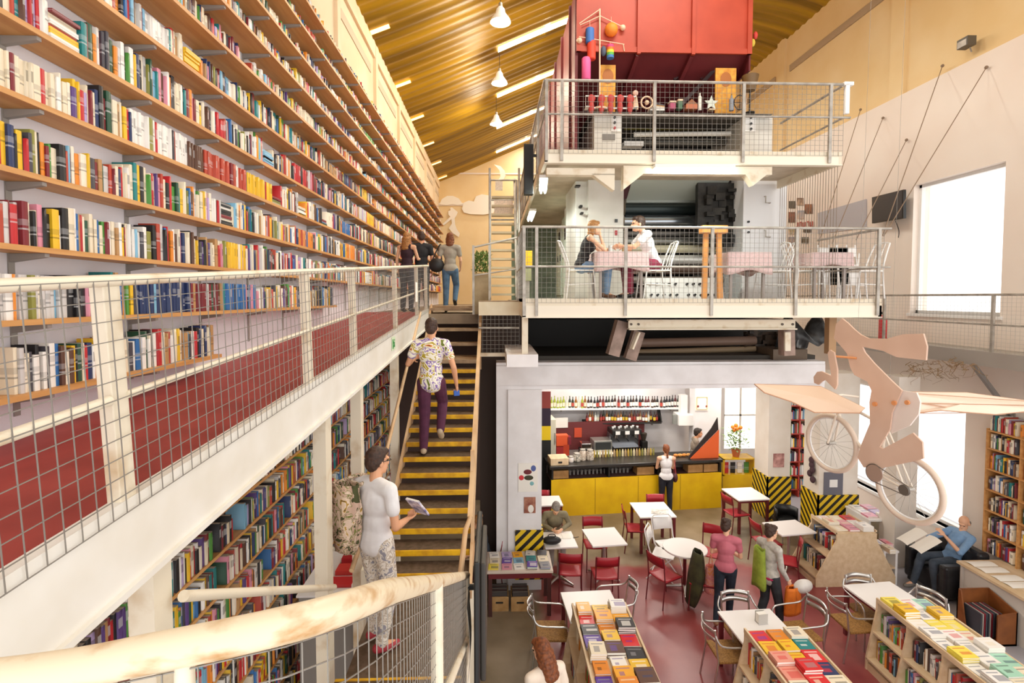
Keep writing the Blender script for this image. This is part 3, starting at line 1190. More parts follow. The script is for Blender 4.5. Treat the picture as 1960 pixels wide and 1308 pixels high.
# details on the towers
for (px, py, w_, h_, mm) in ((1179, 423, 5, 6, M_black), (1179, 446, 4, 9, M_redp), (1106, 356, 9, 3, M_black), (1112, 395, 5, 4, M_dark), (1114, 408, 5, 3, M_dark)):
    a, b_ = at(px - w_ / 2, py - h_ / 2, YT), at(px + w_ / 2, py + h_ / 2, YT)
    MB().box2((a.x, YT - .03, b_.z), (b_.x, YT + .12, a.z)).build('switch', mm, press)
for (px, py) in ((1466, 383), (1466, 448)):
    a = at(px, py, YT)
    MB().tube([(a.x - .03, YT - .005, a.z + .06), (a.x - .03, YT - .05, a.z + .06), (a.x - .03, YT - .05, a.z - .06), (a.x + .06, YT - .05, a.z - .06), (a.x + .06, YT - .005, a.z - .06)], .01, 6).build('lever', M_steel, press)
for (px, py) in ((1432, 425), (1432, 445)):
    a = at(px, py, YT)
    MB().cyl((a.x, YT, a.z), (a.x, YT - .03, a.z), .02).build('push_button', M_black, press)
for (px, py) in ((1176, 226), (1176, 236), (1176, 246), (1436, 226), (1436, 238), (1436, 248)):
    a = at(px, py, YT - .2)
    MB().cyl((a.x, YT - .2, a.z), (a.x, YT - .24, a.z), .022).build('push_button', M_redp if px < 1300 and py > 240 else M_black, press)
a, b_ = at(1153, 257, YT - .2), at(1177, 268, YT - .2)
MB().box2((a.x, YT - .22, b_.z), (b_.x, YT - .19, a.z)).build('name_plate', mat('plate_grey', '#7d7872', .4), press)
a, b_ = at(1170, 222, YT - .2), at(1188, 252, YT - .2)
MB().box2((a.x, YT - .215, b_.z), (b_.x, YT - .195, a.z)).build('button_plate', M_white, press)
a, b_ = at(1425, 222, YT - .2), at(1445, 252, YT - .2)
MB().box2((a.x, YT - .215, b_.z), (b_.x, YT - .195, a.z)).build('button_plate', M_white, press)
# upper slot: dark opening with a pale bar
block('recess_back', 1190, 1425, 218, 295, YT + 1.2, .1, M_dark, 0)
block('table_top', 1130, 1480, 214, 218, YT - .35, 2.6, mat('bench_top', '#4a4540', .5), .004)
a, b_ = at(1213, 258, YT + .2), at(1398, 256, YT + .2)
MB().cyl((a.x, YT + .2, a.z), (b_.x, YT + .2, b_.z), .045, n=14).build('roller', mat('pale_roller', '#d9d6cf', .35), press, smooth=40)
for (py, r_, c_) in ((242, .07, '#7d7430'), (272, .08, '#5c5a55'), (233, .05, '#4d4a40')):
    a, b_ = at(1195, py, YT + .55), at(1420, py, YT + .55)
    MB().cyl((a.x, YT + .55, a.z), (b_.x, YT + .55, b_.z), r_, n=16).build('roller', mat('roller_' + c_[1:], c_, .35, .2), press, smooth=40)
a, b_ = at(1195, 270, YT + .3), at(1232, 274, YT + .3)
MB().box2((a.x, YT + .3, b_.z - .05), (b_.x, YT + .5, a.z)).build('tray', M_white, press)
# main bay: frame of dark steel and a bank of rollers
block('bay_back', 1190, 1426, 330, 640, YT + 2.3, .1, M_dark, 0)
block('bay_side', 1362, 1424, 345, 470, YT + .5, 1.6, mat('bay_dark', '#2c2420', .5), .02)
pa = [at(1212, 338, YT + .3), at(1400, 338, YT + .3)]
qa = [at(1198, 385, YT + .95), at(1372, 385, YT + .95)]
M_sheet = mat('pale_sheet_metal', '#c8cec3', .35, .3)
MB().prism([pa[0], pa[1], qa[1], qa[0]], (0, .0, -.02)).build('feed_plate', M_sheet, press)
MB().bar(qa[0], qa[1], .1, .08).build('feed_bar', mat('feed_bar_grey', '#9aa09a', .4, .4), press)
rolls = [(400, .20, 1.4, '#3f4a4a', .35, .5), (424, .13, 1.15, '#b7bfc8', .2, .85), (448, .06, 1.0, '#6d6a66', .35, .5), (462, .07, .95, '#8f8f8a', .3, .7), (477, .08, .9, '#c9c2a6', .4, .2), (498, .10, .85, '#d4d2cc', .3, .4), (517, .09, .82, '#5d4638', .45, .1), (536, .07, .8, '#9b8f84', .4, .3), (560, .09, 1.0, '#4a3f38', .5, .1)]
for (py, r_, dy, c_, ro, me_) in rolls:
    a, b_ = at(1193, py, YT + dy), at(1425, py, YT + dy)
    MB().cyl((a.x, YT + dy, a.z), (b_.x, YT + dy, b_.z), r_, n=24).build('roller', mat('roller_' + c_[1:], c_, ro, me_), press, smooth=40)
mb = MB()
for i in range(26):
    a = at(1372 + random.uniform(-18, 44), random.uniform(350, 470), YT + random.uniform(.33, .42))
    mb.box(a, (random.uniform(.05, .2), .1, random.uniform(.05, .16)), rz=random.uniform(-.5, .5))
mb.box(at(1385, 410, YT + .45), (1.05, .12, 1.15)).build('gear_housing', mat('gear_dark', '#33302b', .5, .3, color2='#1d1b18', scale=9), press)
# control panel with knobs
pn0, pn1 = at(1243, 531, 9.05), at(1392, 575, 9.05)
pnl = MB().prism([(pn0.x, 9.05, pn1.z - .25), (pn1.x, 9.05, pn1.z - .25), (pn1.x, 9.3, pn0.z), (pn0.x, 9.3, pn0.z)], (0, .12, 0)).build('control_panel', M_white, press)
for bx in range(2):
    for r_ in range(3):
        for c_ in range(5):
            u = (.05 if bx == 0 else .53) + c_ * .082
            t = .22 + r_ * .3
            y = 9.05 + .25 * t
            x = pn0.x + u * (pn1.x - pn0.x)
            z = pn1.z - .25 + (pn0.z - pn1.z + .25) * (1 - .75 + .75 * (1 - t)) if False else pn1.z - .25 + (pn0.z - pn1.z + .25) * t
            k0 = MB().cyl((x, y - .005, z), (x, y - .06, z + .012), .024, .018, 10).build('knob', M_black, pnl)
# lower dark body of the press below the platform
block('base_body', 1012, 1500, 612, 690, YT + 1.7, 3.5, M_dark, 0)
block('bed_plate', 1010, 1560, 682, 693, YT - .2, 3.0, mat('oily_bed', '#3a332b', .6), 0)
a, b_ = at(1203, 612, YF + .3), at(1522, 631, YF + .3)
ib = MB().box2((a.x, YF + .3, b_.z), (b_.x, YF + .33, a.z)).box2((a.x, YF + .24, a.z - .02), (b_.x, YF + .4, a.z)).box2((a.x, YF + .24, b_.z), (b_.x, YF + .4, b_.z + .02)).build('cross_beam', M_creamw, press)
for px in (1208, 1222, 1497, 1517):
    c_ = at(px, 621, YF + .3)
    MB().cyl((c_.x, YF + .3, c_.z), (c_.x, YF + .285, c_.z), .02, n=6).build('bolt', mat('bolt_dark', '#5b5148', .5, .5), press)
M_pinkst = mat('pinkish_steel', '#a58a7c', .5, color2='#7c6658', scale=5)
for (pa_, pb_, w_) in (((1222, 634), (1205, 688), .16), ((1190, 615), (1172, 680), .22), ((1505, 632), (1506, 680), .18)):
    p, q = at(*pa_, YF + .55), at(*pb_, YF + .55)
    MB().bar(p, q, w_, .18).build('hanger_leg', M_pinkst, press)
p, q = at(1220, 636, YF + .5), at(1207, 668, YF + .46)
MB().bar(p + Vector((0, -.06, 0)), q + Vector((0, -.06, 0)), .08, .03).build('hanger_plate', M_creamw, press)
p, q = at(1507, 636, YF + .4), at(1507, 672, YF + .4)
MB().bar(p, q, .09, .04).build('hanger_plate', M_creamw, press)
for (py0, py1, r_, c_) in ((657, 652, .085, '#8a6f5f'), (675, 668, .055, '#a89274')):
    a, b_ = at(1205, py0, YT + .3), at(1445, py1, YT + .3)
    MB().cyl((a.x, YT + .3, a.z), (b_.x, YT + .3, b_.z), r_, n=18).build('roller', mat('roller_' + c_[1:], c_, .5), press, smooth=40)
mb = MB()
for i in range(30):
    a = at(random.uniform(1425, 1500), random.uniform(636, 682), YT + random.uniform(.34, .42))
    mb.box(a, (random.uniform(.05, .25), .12, random.uniform(.04, .16)), rz=random.uniform(-.6, .6))
mb.box(at(1462, 660, YT + .45), (.75, .12, .5)).build('gear_housing', mat('gear_brown', '#5c4a3b', .5, .2, color2='#2b241e', scale=9), press)
a, b_ = at(1480, 680, YT - .3), at(1545, 694, YT - .3)
MB().box2((a.x, YT - .3, slab_z1 + .005), (b_.x, YT + .4, a.z + .1)).build('foot_block', mat('foot_brown', '#6a5847', .6), press)
# black tarpaulin heap under the platform's right end
p0, p1 = at(1522, 606, YF + 1.2), at(1588, 676, YF + 1.2)


def tarp(u, v):
    x = p0.x + u * (p1.x - p0.x)
    return (x, YF + 1.2 + v * .8 + .06 * math.sin(9 * u), max(slab_z1 + .02, p1.z + (p0.z - p1.z) * math.sin(PI * min(1, v * 1.1 + .12)) * (.75 + .25 * math.sin(7 * u + 3 * v))))


mb = MB()
mb.grid(tarp, 14, 14)
thing1(mb, 'tarpaulin', mat('black_sheeting', '#26282a', .35, color2='#4b4d4e', scale=7), 'crumpled black sheeting under the end of the lower platform', 'tarpaulin', smooth=60, solid=.01)

# side passage at the press's far left: cabinets with greenish white doors
for i, (y, h) in enumerate(((9.9, 2.0), (11.0, 2.1), (12.1, 2.0), (13.2, 1.9))):
    e = empty('control_cabinet', (1.85, y, lzd), '%s greenish white control cabinet along the press side passage' % ordinal(i + 1), 'cabinet', 'control cabinets beside the press')
    MB().box2((1.72, y, lzd), (2.0, y + 1.02, lzd + h)).build('body', M_pressg, e, bevel=.01)
    for j in range(2):
        d_ = MB().box2((1.70, y + .03 + j * .5, lzd + .08), (1.722, y + .49 + j * .5, lzd + h - .06)).build('door', mat('cabinet_door', '#cfdccd', .45), e, bevel=.005)
        MB().box2((1.68, y + .08 + j * .5, lzd + .95), (1.70, y + .11 + j * .5, lzd + 1.1)).build('handle', M_black, d_)
    MB().box2((1.69, y + .2, lzd + 1.4), (1.70, y + .45, lzd + 1.7)).build('gauge_panel', M_dark, e)
struct(MB().box2((lx0, YF + 1.7, lzd - .25), (6.0, 15.4, lzd - .05)), 'floor_press', mat('press_floor', '#8b8478', .6))
e = empty('junction_box', (at(1010, 500, 9.2).x, 9.2, at(1010, 530, 9.2).z), 'yellow electrical box beyond the lower platform corner', 'box')
a, b_ = at(1003, 480, 9.8), at(1014, 512, 9.8)
MB().box2((a.x, 9.8, b_.z), (b_.x + .05, 9.95, a.z)).build('body', M_yellow, e)
MB().box2((a.x + .02, 9.79, b_.z - .25), (b_.x + .03, 9.93, b_.z - .02)).build('meter', mat('olive_grey', '#9b9a72', .5), e)
MB().box2((a.x + .03, 9.85, lzd), (b_.x, 9.9, b_.z - .02)).build('stand', M_steel, e)

# ---- fluorescent lamps
M_tube = mat('fluorescent_tube', '#f2fff2', .4, emit=14)


def fluo(p, q, label):
    p, q = Vector(p), Vector(q)
    e = empty('fluorescent_lamp', (p + q) / 2, label, 'lamp')
    MB().bar(p + Vector((0, 0, .05)), q + Vector((0, 0, .05)), .14, .05).build('housing', M_white, e)
    d = (q - p).normalized().cross(Vector((0, 0, 1))) * .035
    for s_ in (-1, 1):
        MB().tube([p + d * s_, q + d * s_], .018, 8).build('tube', M_tube, e, smooth=40)
    l = area('fluorescent_light', (p + q) / 2 - Vector((0, 0, .06)), (.12, (q - p).length), 22, (0, 0, -1), (.93, 1, .93))
    l.rotation_euler = (0, 0, math.atan2((q - p).y, (q - p).x) - PI / 2)
    return e


zu = uzb - .12
fluo((at(1040, 357, 8.4).x, 8.35, at(1040, 345, 8.4).z), (at(1047, 340, 8.4).x + .03, 9.4, at(1040, 345, 8.4).z), 'fluorescent lamp over the press side passage, the one nearer the platform front')
fluo((at(1018, 418, 11.2).x, 10.9, at(1018, 411, 11.2).z), (at(1018, 418, 11.2).x + .02, 12.1, at(1018, 411, 11.2).z), 'fluorescent lamp deeper inside the press side passage')
fluo((at(1250, 322, YF).x, YF - .03, at(1250, 327, YF).z), (at(1402, 322, YF).x, YF - .03, at(1402, 327, YF).z), 'long fluorescent lamp over the press rollers')

# ---- red hopper above
YH = 9.3
hx0, hx1 = at(1103, 50, YH).x, at(1438, 50, YH).x
hz0, hz1 = at(1300, 101, YH).z, at(1300, -14, YH).z
hop = empty('hopper', ((hx0 + hx1) / 2, YH + 3, uzd), 'large red steel hopper over the printing press', 'hopper')
M_red = mat('hopper_red', '#b5452c', .5, color2='#a73c25', scale=2)
M_dred = mat('hopper_dark_red', '#702528', .5, color2='#601d21', scale=2)
MB().box2((hx0, YH, hz0), (hx1, YH + .04, hz1)).build('front_panel', M_red, hop)
MB().box2((hx0 - .02, YH, uzd + .002), (hx0 + .03, YH + 8.5, hz1)).build('side_panel', M_dred, hop)
MB().box2((hx1 - .03, YH, hz0 - .3), (hx1, YH + 8.5, hz1)).build('side_panel', M_dred, hop)
MB().prism([(hx0, YH + .05, hz0 + .02), (hx1, YH + .05, hz0 + .02), (hx1, YH + 2.2, uzd + .9), (hx0, YH + 2.2, uzd + .9)], (0, .03, .03)).build('sloping_bottom', M_dred, hop)
MB().box2((hx0, YH + 2.2, uzd + .0), (hx1, YH + 2.26, uzd + 1.0)).build('back_panel', M_dred, hop)
for px in (1222, 1326):
    x = at(px, 50, YH).x
    MB().box2((x - .03, YH - .06, hz0 - .05), (x + .03, YH, hz1)).build('rib', M_red, hop)
    MB().bar((x, YH + .05, hz0 - .02), (x - .25, YH + 2.1, uzd + .85), .07, .09).build('brace', M_dred, hop)
for x in (hx0 + .04, hx1 - .04):
    MB().box2((x - .04, YH - .05, hz0 - .02), (x + .04, YH, hz1)).build('rib', M_red, hop)
MB().box2((hx0, YH - .04, hz0 - .02), (hx1, YH + .0, hz0 + .07)).build('rim', M_red, hop)
for i in range(7):
    y = YH + .5 + i * 1.15
    MB().box2((hx0 - .06, y - .03, uzd + .002), (hx0 - .02, y + .03, hz1)).build('rib', M_dred, hop)
for (p_, q_) in (((1395, 102), (1340, 150)), ((1360, 104), (1290, 152)), ((1392, 108), (1300, 205))):
    p, q = at(*p_, YH + .3), at(*q_, YH + .5)
    MB().bar(p, q, .04, .06).build('strut', mat('dark_strut', '#3a2226', .5), hop)

# ---- black loudspeaker on the corner of the upper platform
p0, p1 = at(1003, 275, 8.9), at(1021, 372, 8.9)
e = empty('loudspeaker', ((p0.x + p1.x) / 2, 8.9, p1.z), 'tall black column loudspeaker hanging beside the upper platform corner', 'loudspeaker')
MB().box2((p0.x, 8.9, p1.z), (p1.x, 9.05, p0.z)).build('cabinet', M_black, e, bevel=.01)
MB().box2((p0.x + .015, 8.89, p1.z + .03), (p1.x - .015, 8.9, p0.z - .03)).build('grille', mat('speaker_cloth', '#2b2b2d', .8), e)
MB().box2((p1.x, 8.95, p0.z - .2), (ux0 + .03, 9.0, p0.z - .16)).build('bracket', M_black, e)

# ---- steep steel steps and frame at the platform's far left
e = empty('steel_steps', (.2, 10.4, lzd), 'steep open steel steps rising to the upper platform past the lower one', 'steps')
for i in range(12):
    py = 563 - i * 17.0
    d = 9.9 + i * .09
    a, b_ = at(941, py, d), at(986, py, d)
    MB().box2((a.x, d, a.z - .03), (b_.x, d + .2, a.z + .01)).build('tread', mat('beige_tread', '#c9b796', .5), e)
for px in (938, 989):
    a, b_ = at(px, 572, 9.85), at(px, 345, 11.0)
    MB().bar((a.x, 9.85, lzd), (a.x, 11.0, b_.z), .04, .12).build('stringer', M_steel, e)
    for d in (9.9, 10.9):
        a, b_ = at(px, 345, 10.9), at(px, 470, d)
        MB().tube([(a.x, d, lzd if d < 10 else 6.5), (a.x, d, a.z)], .022, 8).build('post', M_steel, e)
for py in (345, 383, 421):
    a, b_ = at(938, py, 10.9), at(989, py, 10.9)
    MB().tube([a, b_], .018, 8).build('rail', M_steel, e)
for i, (x0_, x1_, y0_, y1_, c_) in enumerate(((948, 962, 347, 365, '#efe3d3'), (946, 982, 384, 414, '#f2ddcb'))):
    a, b_ = at(x0_, y0_, 10.88), at(x1_, y1_, 10.88)
    thing1(MB().box2((a.x, 10.86, b_.z), (b_.x, 10.87, a.z)), 'poster', mat('poster_' + c_[1:], c_, .8, color2='#d8c7b4', scale=30), ('small pale poster hanging in the upper opening of the steel frame', 'wide pale poster hanging in the lower opening of the steel frame')[i], 'poster')
# planter box at the head of the stairs and its plant
p0, p1 = at(906, 523, 9.4), at(937, 575, 9.4)
e = empty('planter', ((p0.x + p1.x) / 2, 9.5, p1.z), 'wooden planter box with green leaves at the head of the stairs', 'planter')
MB().box2((p0.x, 9.4, 4.8), (p1.x, 9.7, p0.z)).build('box', mat('planter_wood', '#b09a76', .6, color2='#9a8460', scale=5), e, bevel=.01)
mb = MB()
for i in range(420):
    c_ = Vector((random.uniform(p0.x, p1.x), random.uniform(9.42, 9.68), p0.z + random.uniform(0, .36)))
    a = random.uniform(0, 6.28)
    d = Vector((math.cos(a), math.sin(a), random.uniform(.3, 1.4))).normalized() * .09
    s_ = d.cross(Vector((0, 0, 1))).normalized() * .014
    mb.add([c_, c_ + d * .5 + s_, c_ + d, c_ + d * .5 - s_], [(0, 1, 2, 3)])
mb.build('foliage', mat('leaf_green', '#4d7a35', .6, color2='#8a9a52', scale=30), e, recalc=False)
# railing between the stair head and the press platform, and mesh panel under it
e = empty('gallery_railing', (.1, 9.0, 4.0), 'steel gallery railing with dark mesh between the stair head and the press platform', 'railing')
a, b_ = at(916, 598, 8.7), at(994, 598, 8.7)
MB().box2((a.x, 8.7, at(950, 604, 8.7).z), (b_.x, 8.78, at(950, 578, 8.7).z)).build('deck_edge', M_cream, e)
MB().box2((a.x, 8.7, at(950, 578, 8.7).z), (lx0 + .02, 9.6, at(950, 576, 8.7).z)).build('deck', M_step2, e)
MB().tube([at(916, 628, 8.7), at(994, 628, 8.7)], .018, 8).build('mid_rail', M_steel, e)
z0_, z1_ = at(950, 676, 8.7).z, at(950, 604, 8.7).z
MB().box2((a.x, 8.7, z0_ - .06), (b_.x, 8.78, z0_)).build('lower_rail', M_creamw, e)
mb = MB()
mb.wires(lambda u, v: Vector((a.x + u * (b_.x - a.x), 8.71, z0_ + v * (z1_ - z0_))), [i / 10 for i in range(11)], [i / 9 for i in range(10)], .003)
mb.build('wire_mesh', M_wire, e, recalc=False)
p, q = at(905, 474, 9.3), at(990, 455, 9.3)
MB().tube([p, q], .018, 8).build('handrail', M_steel, e)
p, q = at(905, 528, 9.3), at(990, 515, 9.3)
MB().tube([p, q], .014, 8).build('mid_rail', M_steel, e)
for px in (906, 937, 990):
    p = at(px, 470, 9.3)
    MB().box2((p.x - .02, 9.28, 4.8), (p.x + .02, 9.32, p.z)).build('post', M_steel, e)
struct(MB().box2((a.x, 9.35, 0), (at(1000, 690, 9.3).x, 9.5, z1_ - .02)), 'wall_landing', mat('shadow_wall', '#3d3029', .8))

# greenish end of the side passage and unseen fill lamps added under the slab to brighten the bar
struct(MB().box2((lx0 + .1, 15.3, lzd - .05), (2.4, 15.42, uzd)), 'wall_passage', mat('passage_green', '#7d8f7c', .6, color2='#667767', scale=3))
for i, (x, y) in enumerate(((2.0, 10.9), (4.1, 10.9), (2.0, 13.1), (4.1, 13.1), (6.3, 12.9))):
    e = empty('slab_fill_lamp', (x, y, slab_z0 - .06), 'added square fill lamp under the concrete slab over the %s' % ('tables nearest the poster pillar', 'tables before the bar', 'fridge end of the bar', 'espresso machine', 'street door')[i], 'lamp')
    MB().box((x, y, slab_z0 - .03), (.62, .62, .06)).build('housing', M_white, e)
    MB().box((x, y, slab_z0 - .064), (.56, .56, .01)).build('diffuser', mat('fill_diffuser', '#fff6e6', .4, emit=6), e)
    area('slab_fill_light', (x, y, slab_z0 - .09), (.56, .56), 26, (0, 0, -1), (1, .93, .84))
# ================================================================ CAFE AND SHOP FURNITURE
def FZ(px, py, z=0.0):
    return on_z(px, py, z)


# ---- tables
def table_legs(parent, w, d, c, rz, style):
    M = Matrix.Rotation(rz, 3, 'Z')
    if style == 'legs':
        for sx in (-1, 1):
            for sy in (-1, 1):
                p = Vector((c[0], c[1], 0)) + M @ Vector((sx * (w / 2 - .04), sy * (d / 2 - .04), 0))
                MB().box((p.x, p.y, .36), (.05, .05, .72), rz).build('leg', M_dredp, parent)
        MB().box((c[0], c[1], .69), (w - .08, d - .08, .05), rz).build('apron', M_dredp, parent)
    else:
        MB().cyl((c[0], c[1], .03), (c[0], c[1], .72), .03, n=14).build('column', M_dredp if style == 'round' else M_alu, parent, smooth=40)
        for k_ in range(4):
            a = rz + PI / 4 + k_ * PI / 2
            p = Vector((c[0] + .32 * math.cos(a), c[1] + .32 * math.sin(a), .02))
            mb = MB()
            mb.tube([(c[0], c[1], .07), ((c[0] + p.x) / 2, (c[1] + p.y) / 2, .05), p], [.03, .024, .017], 8)
            mb.build('foot', M_alu, parent, smooth=50)


def table(q, style, label, h=.75, z_th=.03, group=None):
    P = [FZ(*p, h) for p in q]
    if len(P) == 3:
        P.append(P[0] + P[2] - P[1])
    c = (P[0] + P[1] + P[2] + P[3]) / 4
    ux = ((P[1] - P[0]) + (P[2] - P[3])) / 2
    uy = ((P[0] - P[3]) + (P[1] - P[2])) / 2
    w, d = ux.length, uy.length
    rz = math.atan2(ux.y, ux.x)
    e = empty('cafe_table', (c.x, c.y, 0), label, 'table', group)
    MB().box((c.x, c.y, h - z_th / 2), (w, d, z_th), rz).build('tabletop', M_tabletop, e, bevel=.006)
    table_legs(e, w, d, (c.x, c.y), rz, style)
    return e, c, w, d, rz


T1 = table([(1117, 1013), (1179, 1009), (1198, 1042), (1131, 1047)], 'pedestal', 'small square white cafe table between two red chairs, bare top')
T2 = table([(1208, 962), (1273, 961), (1293, 989), (1222, 991)], 'legs', 'square white table on dark red legs with an open paper, before the yellow bar')
T3 = table([(1037, 1019), (1094, 1017), (1106, 1047), (1041, 1050)], 'pedestal', 'white cafe table with a black handbag where a man sits writing')
T4 = table([(1024, 950), (1072, 949), (1076, 967), (1024, 969)], 'legs', 'white table against the yellow bar, half behind the concrete pillar')
T5 = table([(1383, 935), (1440, 933), (1472, 955), (1412, 959)], 'legs', 'square white table on dark red legs beside the striped pillar')
T7 = table([(1467, 1000), (1532, 995), (1553, 1019), (1488, 1026)], 'pedestal', 'white table with a cut corner beside the slanted display case')
T8 = table([(1072, 1134), (1167, 1129), (1196, 1185)], 'legs', 'white table touching the end of the display stand with orange books')
T9 = table([(1378, 1170), (1478, 1165), (1528, 1228)], 'legs', 'white table carrying a metal napkin holder among silver armchairs')
T10 = table([(1612, 1120), (1702, 1113), (1778, 1160)], 'legs', 'long white table beside the widest display stand')
c = FZ(1311, 1048, .75)
e = empty('cafe_table', (c.x, c.y, 0), 'round white cafe table on a red column with a star foot', 'table')
MB().lathe([(.0, .72), (.37, .72), (.375, .735), (.375, .745), (.37, .75), (0, .75)], (c.x, c.y, 0), 36).build('tabletop', M_tabletop, e, smooth=30)
table_legs(e, .7, .7, (c.x, c.y), .5, 'round')


# ---- chairs (prototypes face +Y with their origin on the floor under the seat)
def red_chair_proto():
    e = empty('red_chair', (0, 0, 0))
    MB().grid(lambda u, v: (-.2 + .4 * u, -.19 + .4 * v, .45 - .018 * math.sin(PI * u) * (1 - .3 * v)), 6, 6).build('seat', M_redp, e, solid=.012, smooth=60)
    MB().grid(lambda u, v: (-.2 + .4 * u, -.215 - .035 * math.sin(PI * u) - .03 * v, .68 + .17 * v), 8, 2).build('backrest', M_redp, e, solid=.01, smooth=60)
    for sx in (-1, 1):
        MB().tube([(sx * .19, -.25, 0), (sx * .185, -.2, .44), (sx * .185, -.22, .68), (sx * .185, -.255, .86)], .011, 8).build('rear_leg', M_dredp, e, smooth=40)
        MB().tube([(sx * .19, .22, 0), (sx * .18, .19, .435)], .011, 8).build('leg', M_dredp, e, smooth=40)
        MB().tube([(sx * .185, -.2, .43), (sx * .18, .19, .43)], .009, 6).build('seat_rail', M_dredp, e)
    return e


def folding_chair_proto():
    e = empty('white_chair', (0, 0, 0))
    mb = MB()
    MB().grid(lambda u, v: (-.19 + .38 * u, -.18 + .38 * v, .45), 4, 4).build('seat', M_white, e, solid=.014)
    MB().grid(lambda u, v: (-.185 + .37 * u, -.23 - .02 * math.sin(PI * u) - .05 * v, .64 + .2 * v), 6, 2).build('backrest', M_white, e, solid=.012, smooth=60)
    MB().tube([(-.2, .22, 0), (-.2, -.2, .5), (-.2, -.30, .84), (-.15, -.315, .89), (.15, -.315, .89), (.2, -.30, .84), (.2, -.2, .5), (.2, .22, 0)], .012, 8).build('back_frame', M_white, e, smooth=40)
    for sx in (-1, 1):
        MB().tube([(sx * .18, -.27, 0), (sx * .18, .16, .44)], .012, 8).build('leg', M_white, e, smooth=40)
    MB().tube([(-.18, -.2, .08), (.18, -.2, .08)], .008, 6).build('stretcher', M_white, e)
    return e


def armchair_proto():
    e = empty('armchair', (0, 0, 0))
    MB().box((0, 0, .44), (.44, .42, .035)).build('seat', mat('wicker', '#a87a3c', .7, color2='#7d5626', scale=60), e, bevel=.01)
    MB().grid(lambda u, v: (-.225 + .45 * u, .205 + .012 * math.sin(PI * u), .30 + .13 * v), 6, 1).build('seat_apron', MATS['wicker'], e, solid=.012)
    for sx in (-1, 1):
        MB().tube(spline([Vector((sx * .25, .24, 0)), Vector((sx * .25, .235, .45)), Vector((sx * .265, .2, .64)), Vector((sx * .275, .05, .67)), Vector((sx * .27, -.2, .69)), Vector((sx * .22, -.27, .80))], 4), .0125, 8).build('arm', M_alu, e, smooth=50)
        MB().tube([(sx * .2, -.29, 0), (sx * .2, -.22, .44), (sx * .2, -.27, .86)], .0125, 8).build('rear_leg', M_alu, e, smooth=40)
    for z in (.70, .80):
        MB().grid(lambda u, v: (-.2 + .4 * u, -.255 - .07 * math.sin(PI * u) - .02 * v, z + .055 * v), 10, 1).build('back_slat', M_alu, e, solid=.008, smooth=60)
    MB().tube([(-.22, .2, .43), (.22, .2, .43)], .01, 6).build('seat_rail', M_alu, e)
    return e


def place(proto, first, seat, ang, label, cat='chair', group=None):
    """ang: heading in degrees, 0 = facing away from the camera, 90 = facing the shop window side"""
    o = proto if not first else copy_tree(proto)
    o.location = (seat.x, seat.y, 0)
    o.rotation_euler = (0, 0, -R(ang))
    for key in ('label', 'category'):
        if key in o:
            del o[key]
    return tag(o, label, cat, group)


def by_back(px, py, ang, z=.77, d=.24):
    p = FZ(px, py, z)
    return p + Vector((math.sin(R(ang)), math.cos(R(ang)), 0)) * d


RC = red_chair_proto()
for i, (p, a, label) in enumerate((
        (by_back(1134, 998, 180), 180, 'red metal chair facing the camera beyond the bare square table'),
        (by_back(1092, 1072, 8, .74), 8, 'red metal chair with its back to the camera, pushed up to the writing man\'s table'),
        (by_back(1163, 1079, 0, .74), 0, 'red metal chair with its back to the camera, at the bare square table'),
        (by_back(1194, 980, 95), 95, 'red metal chair seen side on, at the table with the open paper'),
        (by_back(1254, 954, 180), 180, 'red chair between the yellow bar and the table with the open paper'),
        (by_back(1254, 1071, 62), 62, 'bright red metal chair drawn up to the round white table'),
        (by_back(1366, 1014, 215), 215, 'red chair half hidden behind the woman in pink'),
        (by_back(1391, 955, 78), 78, 'dark red chair beside the table by the striped pillar'),
        (by_back(1445, 1005, 85), 85, 'dark red chair behind the woman in the grey cardigan'),
        (by_back(1532, 1043, -62), -62, 'dark red chair with its back to the slanted display case'),
        (FZ(1345, 1110, .45), -70, 'red chair under the dark coat beside the round table'),
        (by_back(1036, 946, 185), 180, 'red chair back showing behind the pillar at the yellow bar'))):
    place(RC, i, p, a, label)
WC = folding_chair_proto()
for i, (p, a, label) in enumerate(((by_back(1245, 1021, 118), 118, 'white folding chair turned toward the round table'), (by_back(1268, 1000, 172), 172, 'white folding chair facing the camera in front of the table with the open paper'))):
    place(WC, i, p, a, label)
AC = armchair_proto()
for i, (p, a, label) in enumerate((
        (FZ(1056, 1207, .45), 92, 'silver armchair with wicker seat at the white table by the orange books, aisle side'),
        (FZ(1176, 1168, .45), -90, 'silver armchair mostly hidden behind the stand with orange books'),
        (by_back(1408, 1140, 180, .82), 180, 'silver armchair facing the camera beyond the napkin holder'),
        (FZ(1394, 1246, .45), 90, 'silver armchair with wicker seat beside the napkin holder table, nearer the orange books'),
        (FZ(1528, 1208, .45), -95, 'silver armchair beside the napkin holder table, half behind red books'),
        (FZ(1634, 1192, .45), 88, 'silver armchair with wicker seat at the long white table'),
        (by_back(1645, 1107, 180, .82), 180, 'armchair at the far end of the long white table'),
        (by_back(1780, 1138, -105, .82), -105, 'silver armchair between the long white table and the black armchair'))):
    place(AC, i, p, a, label)
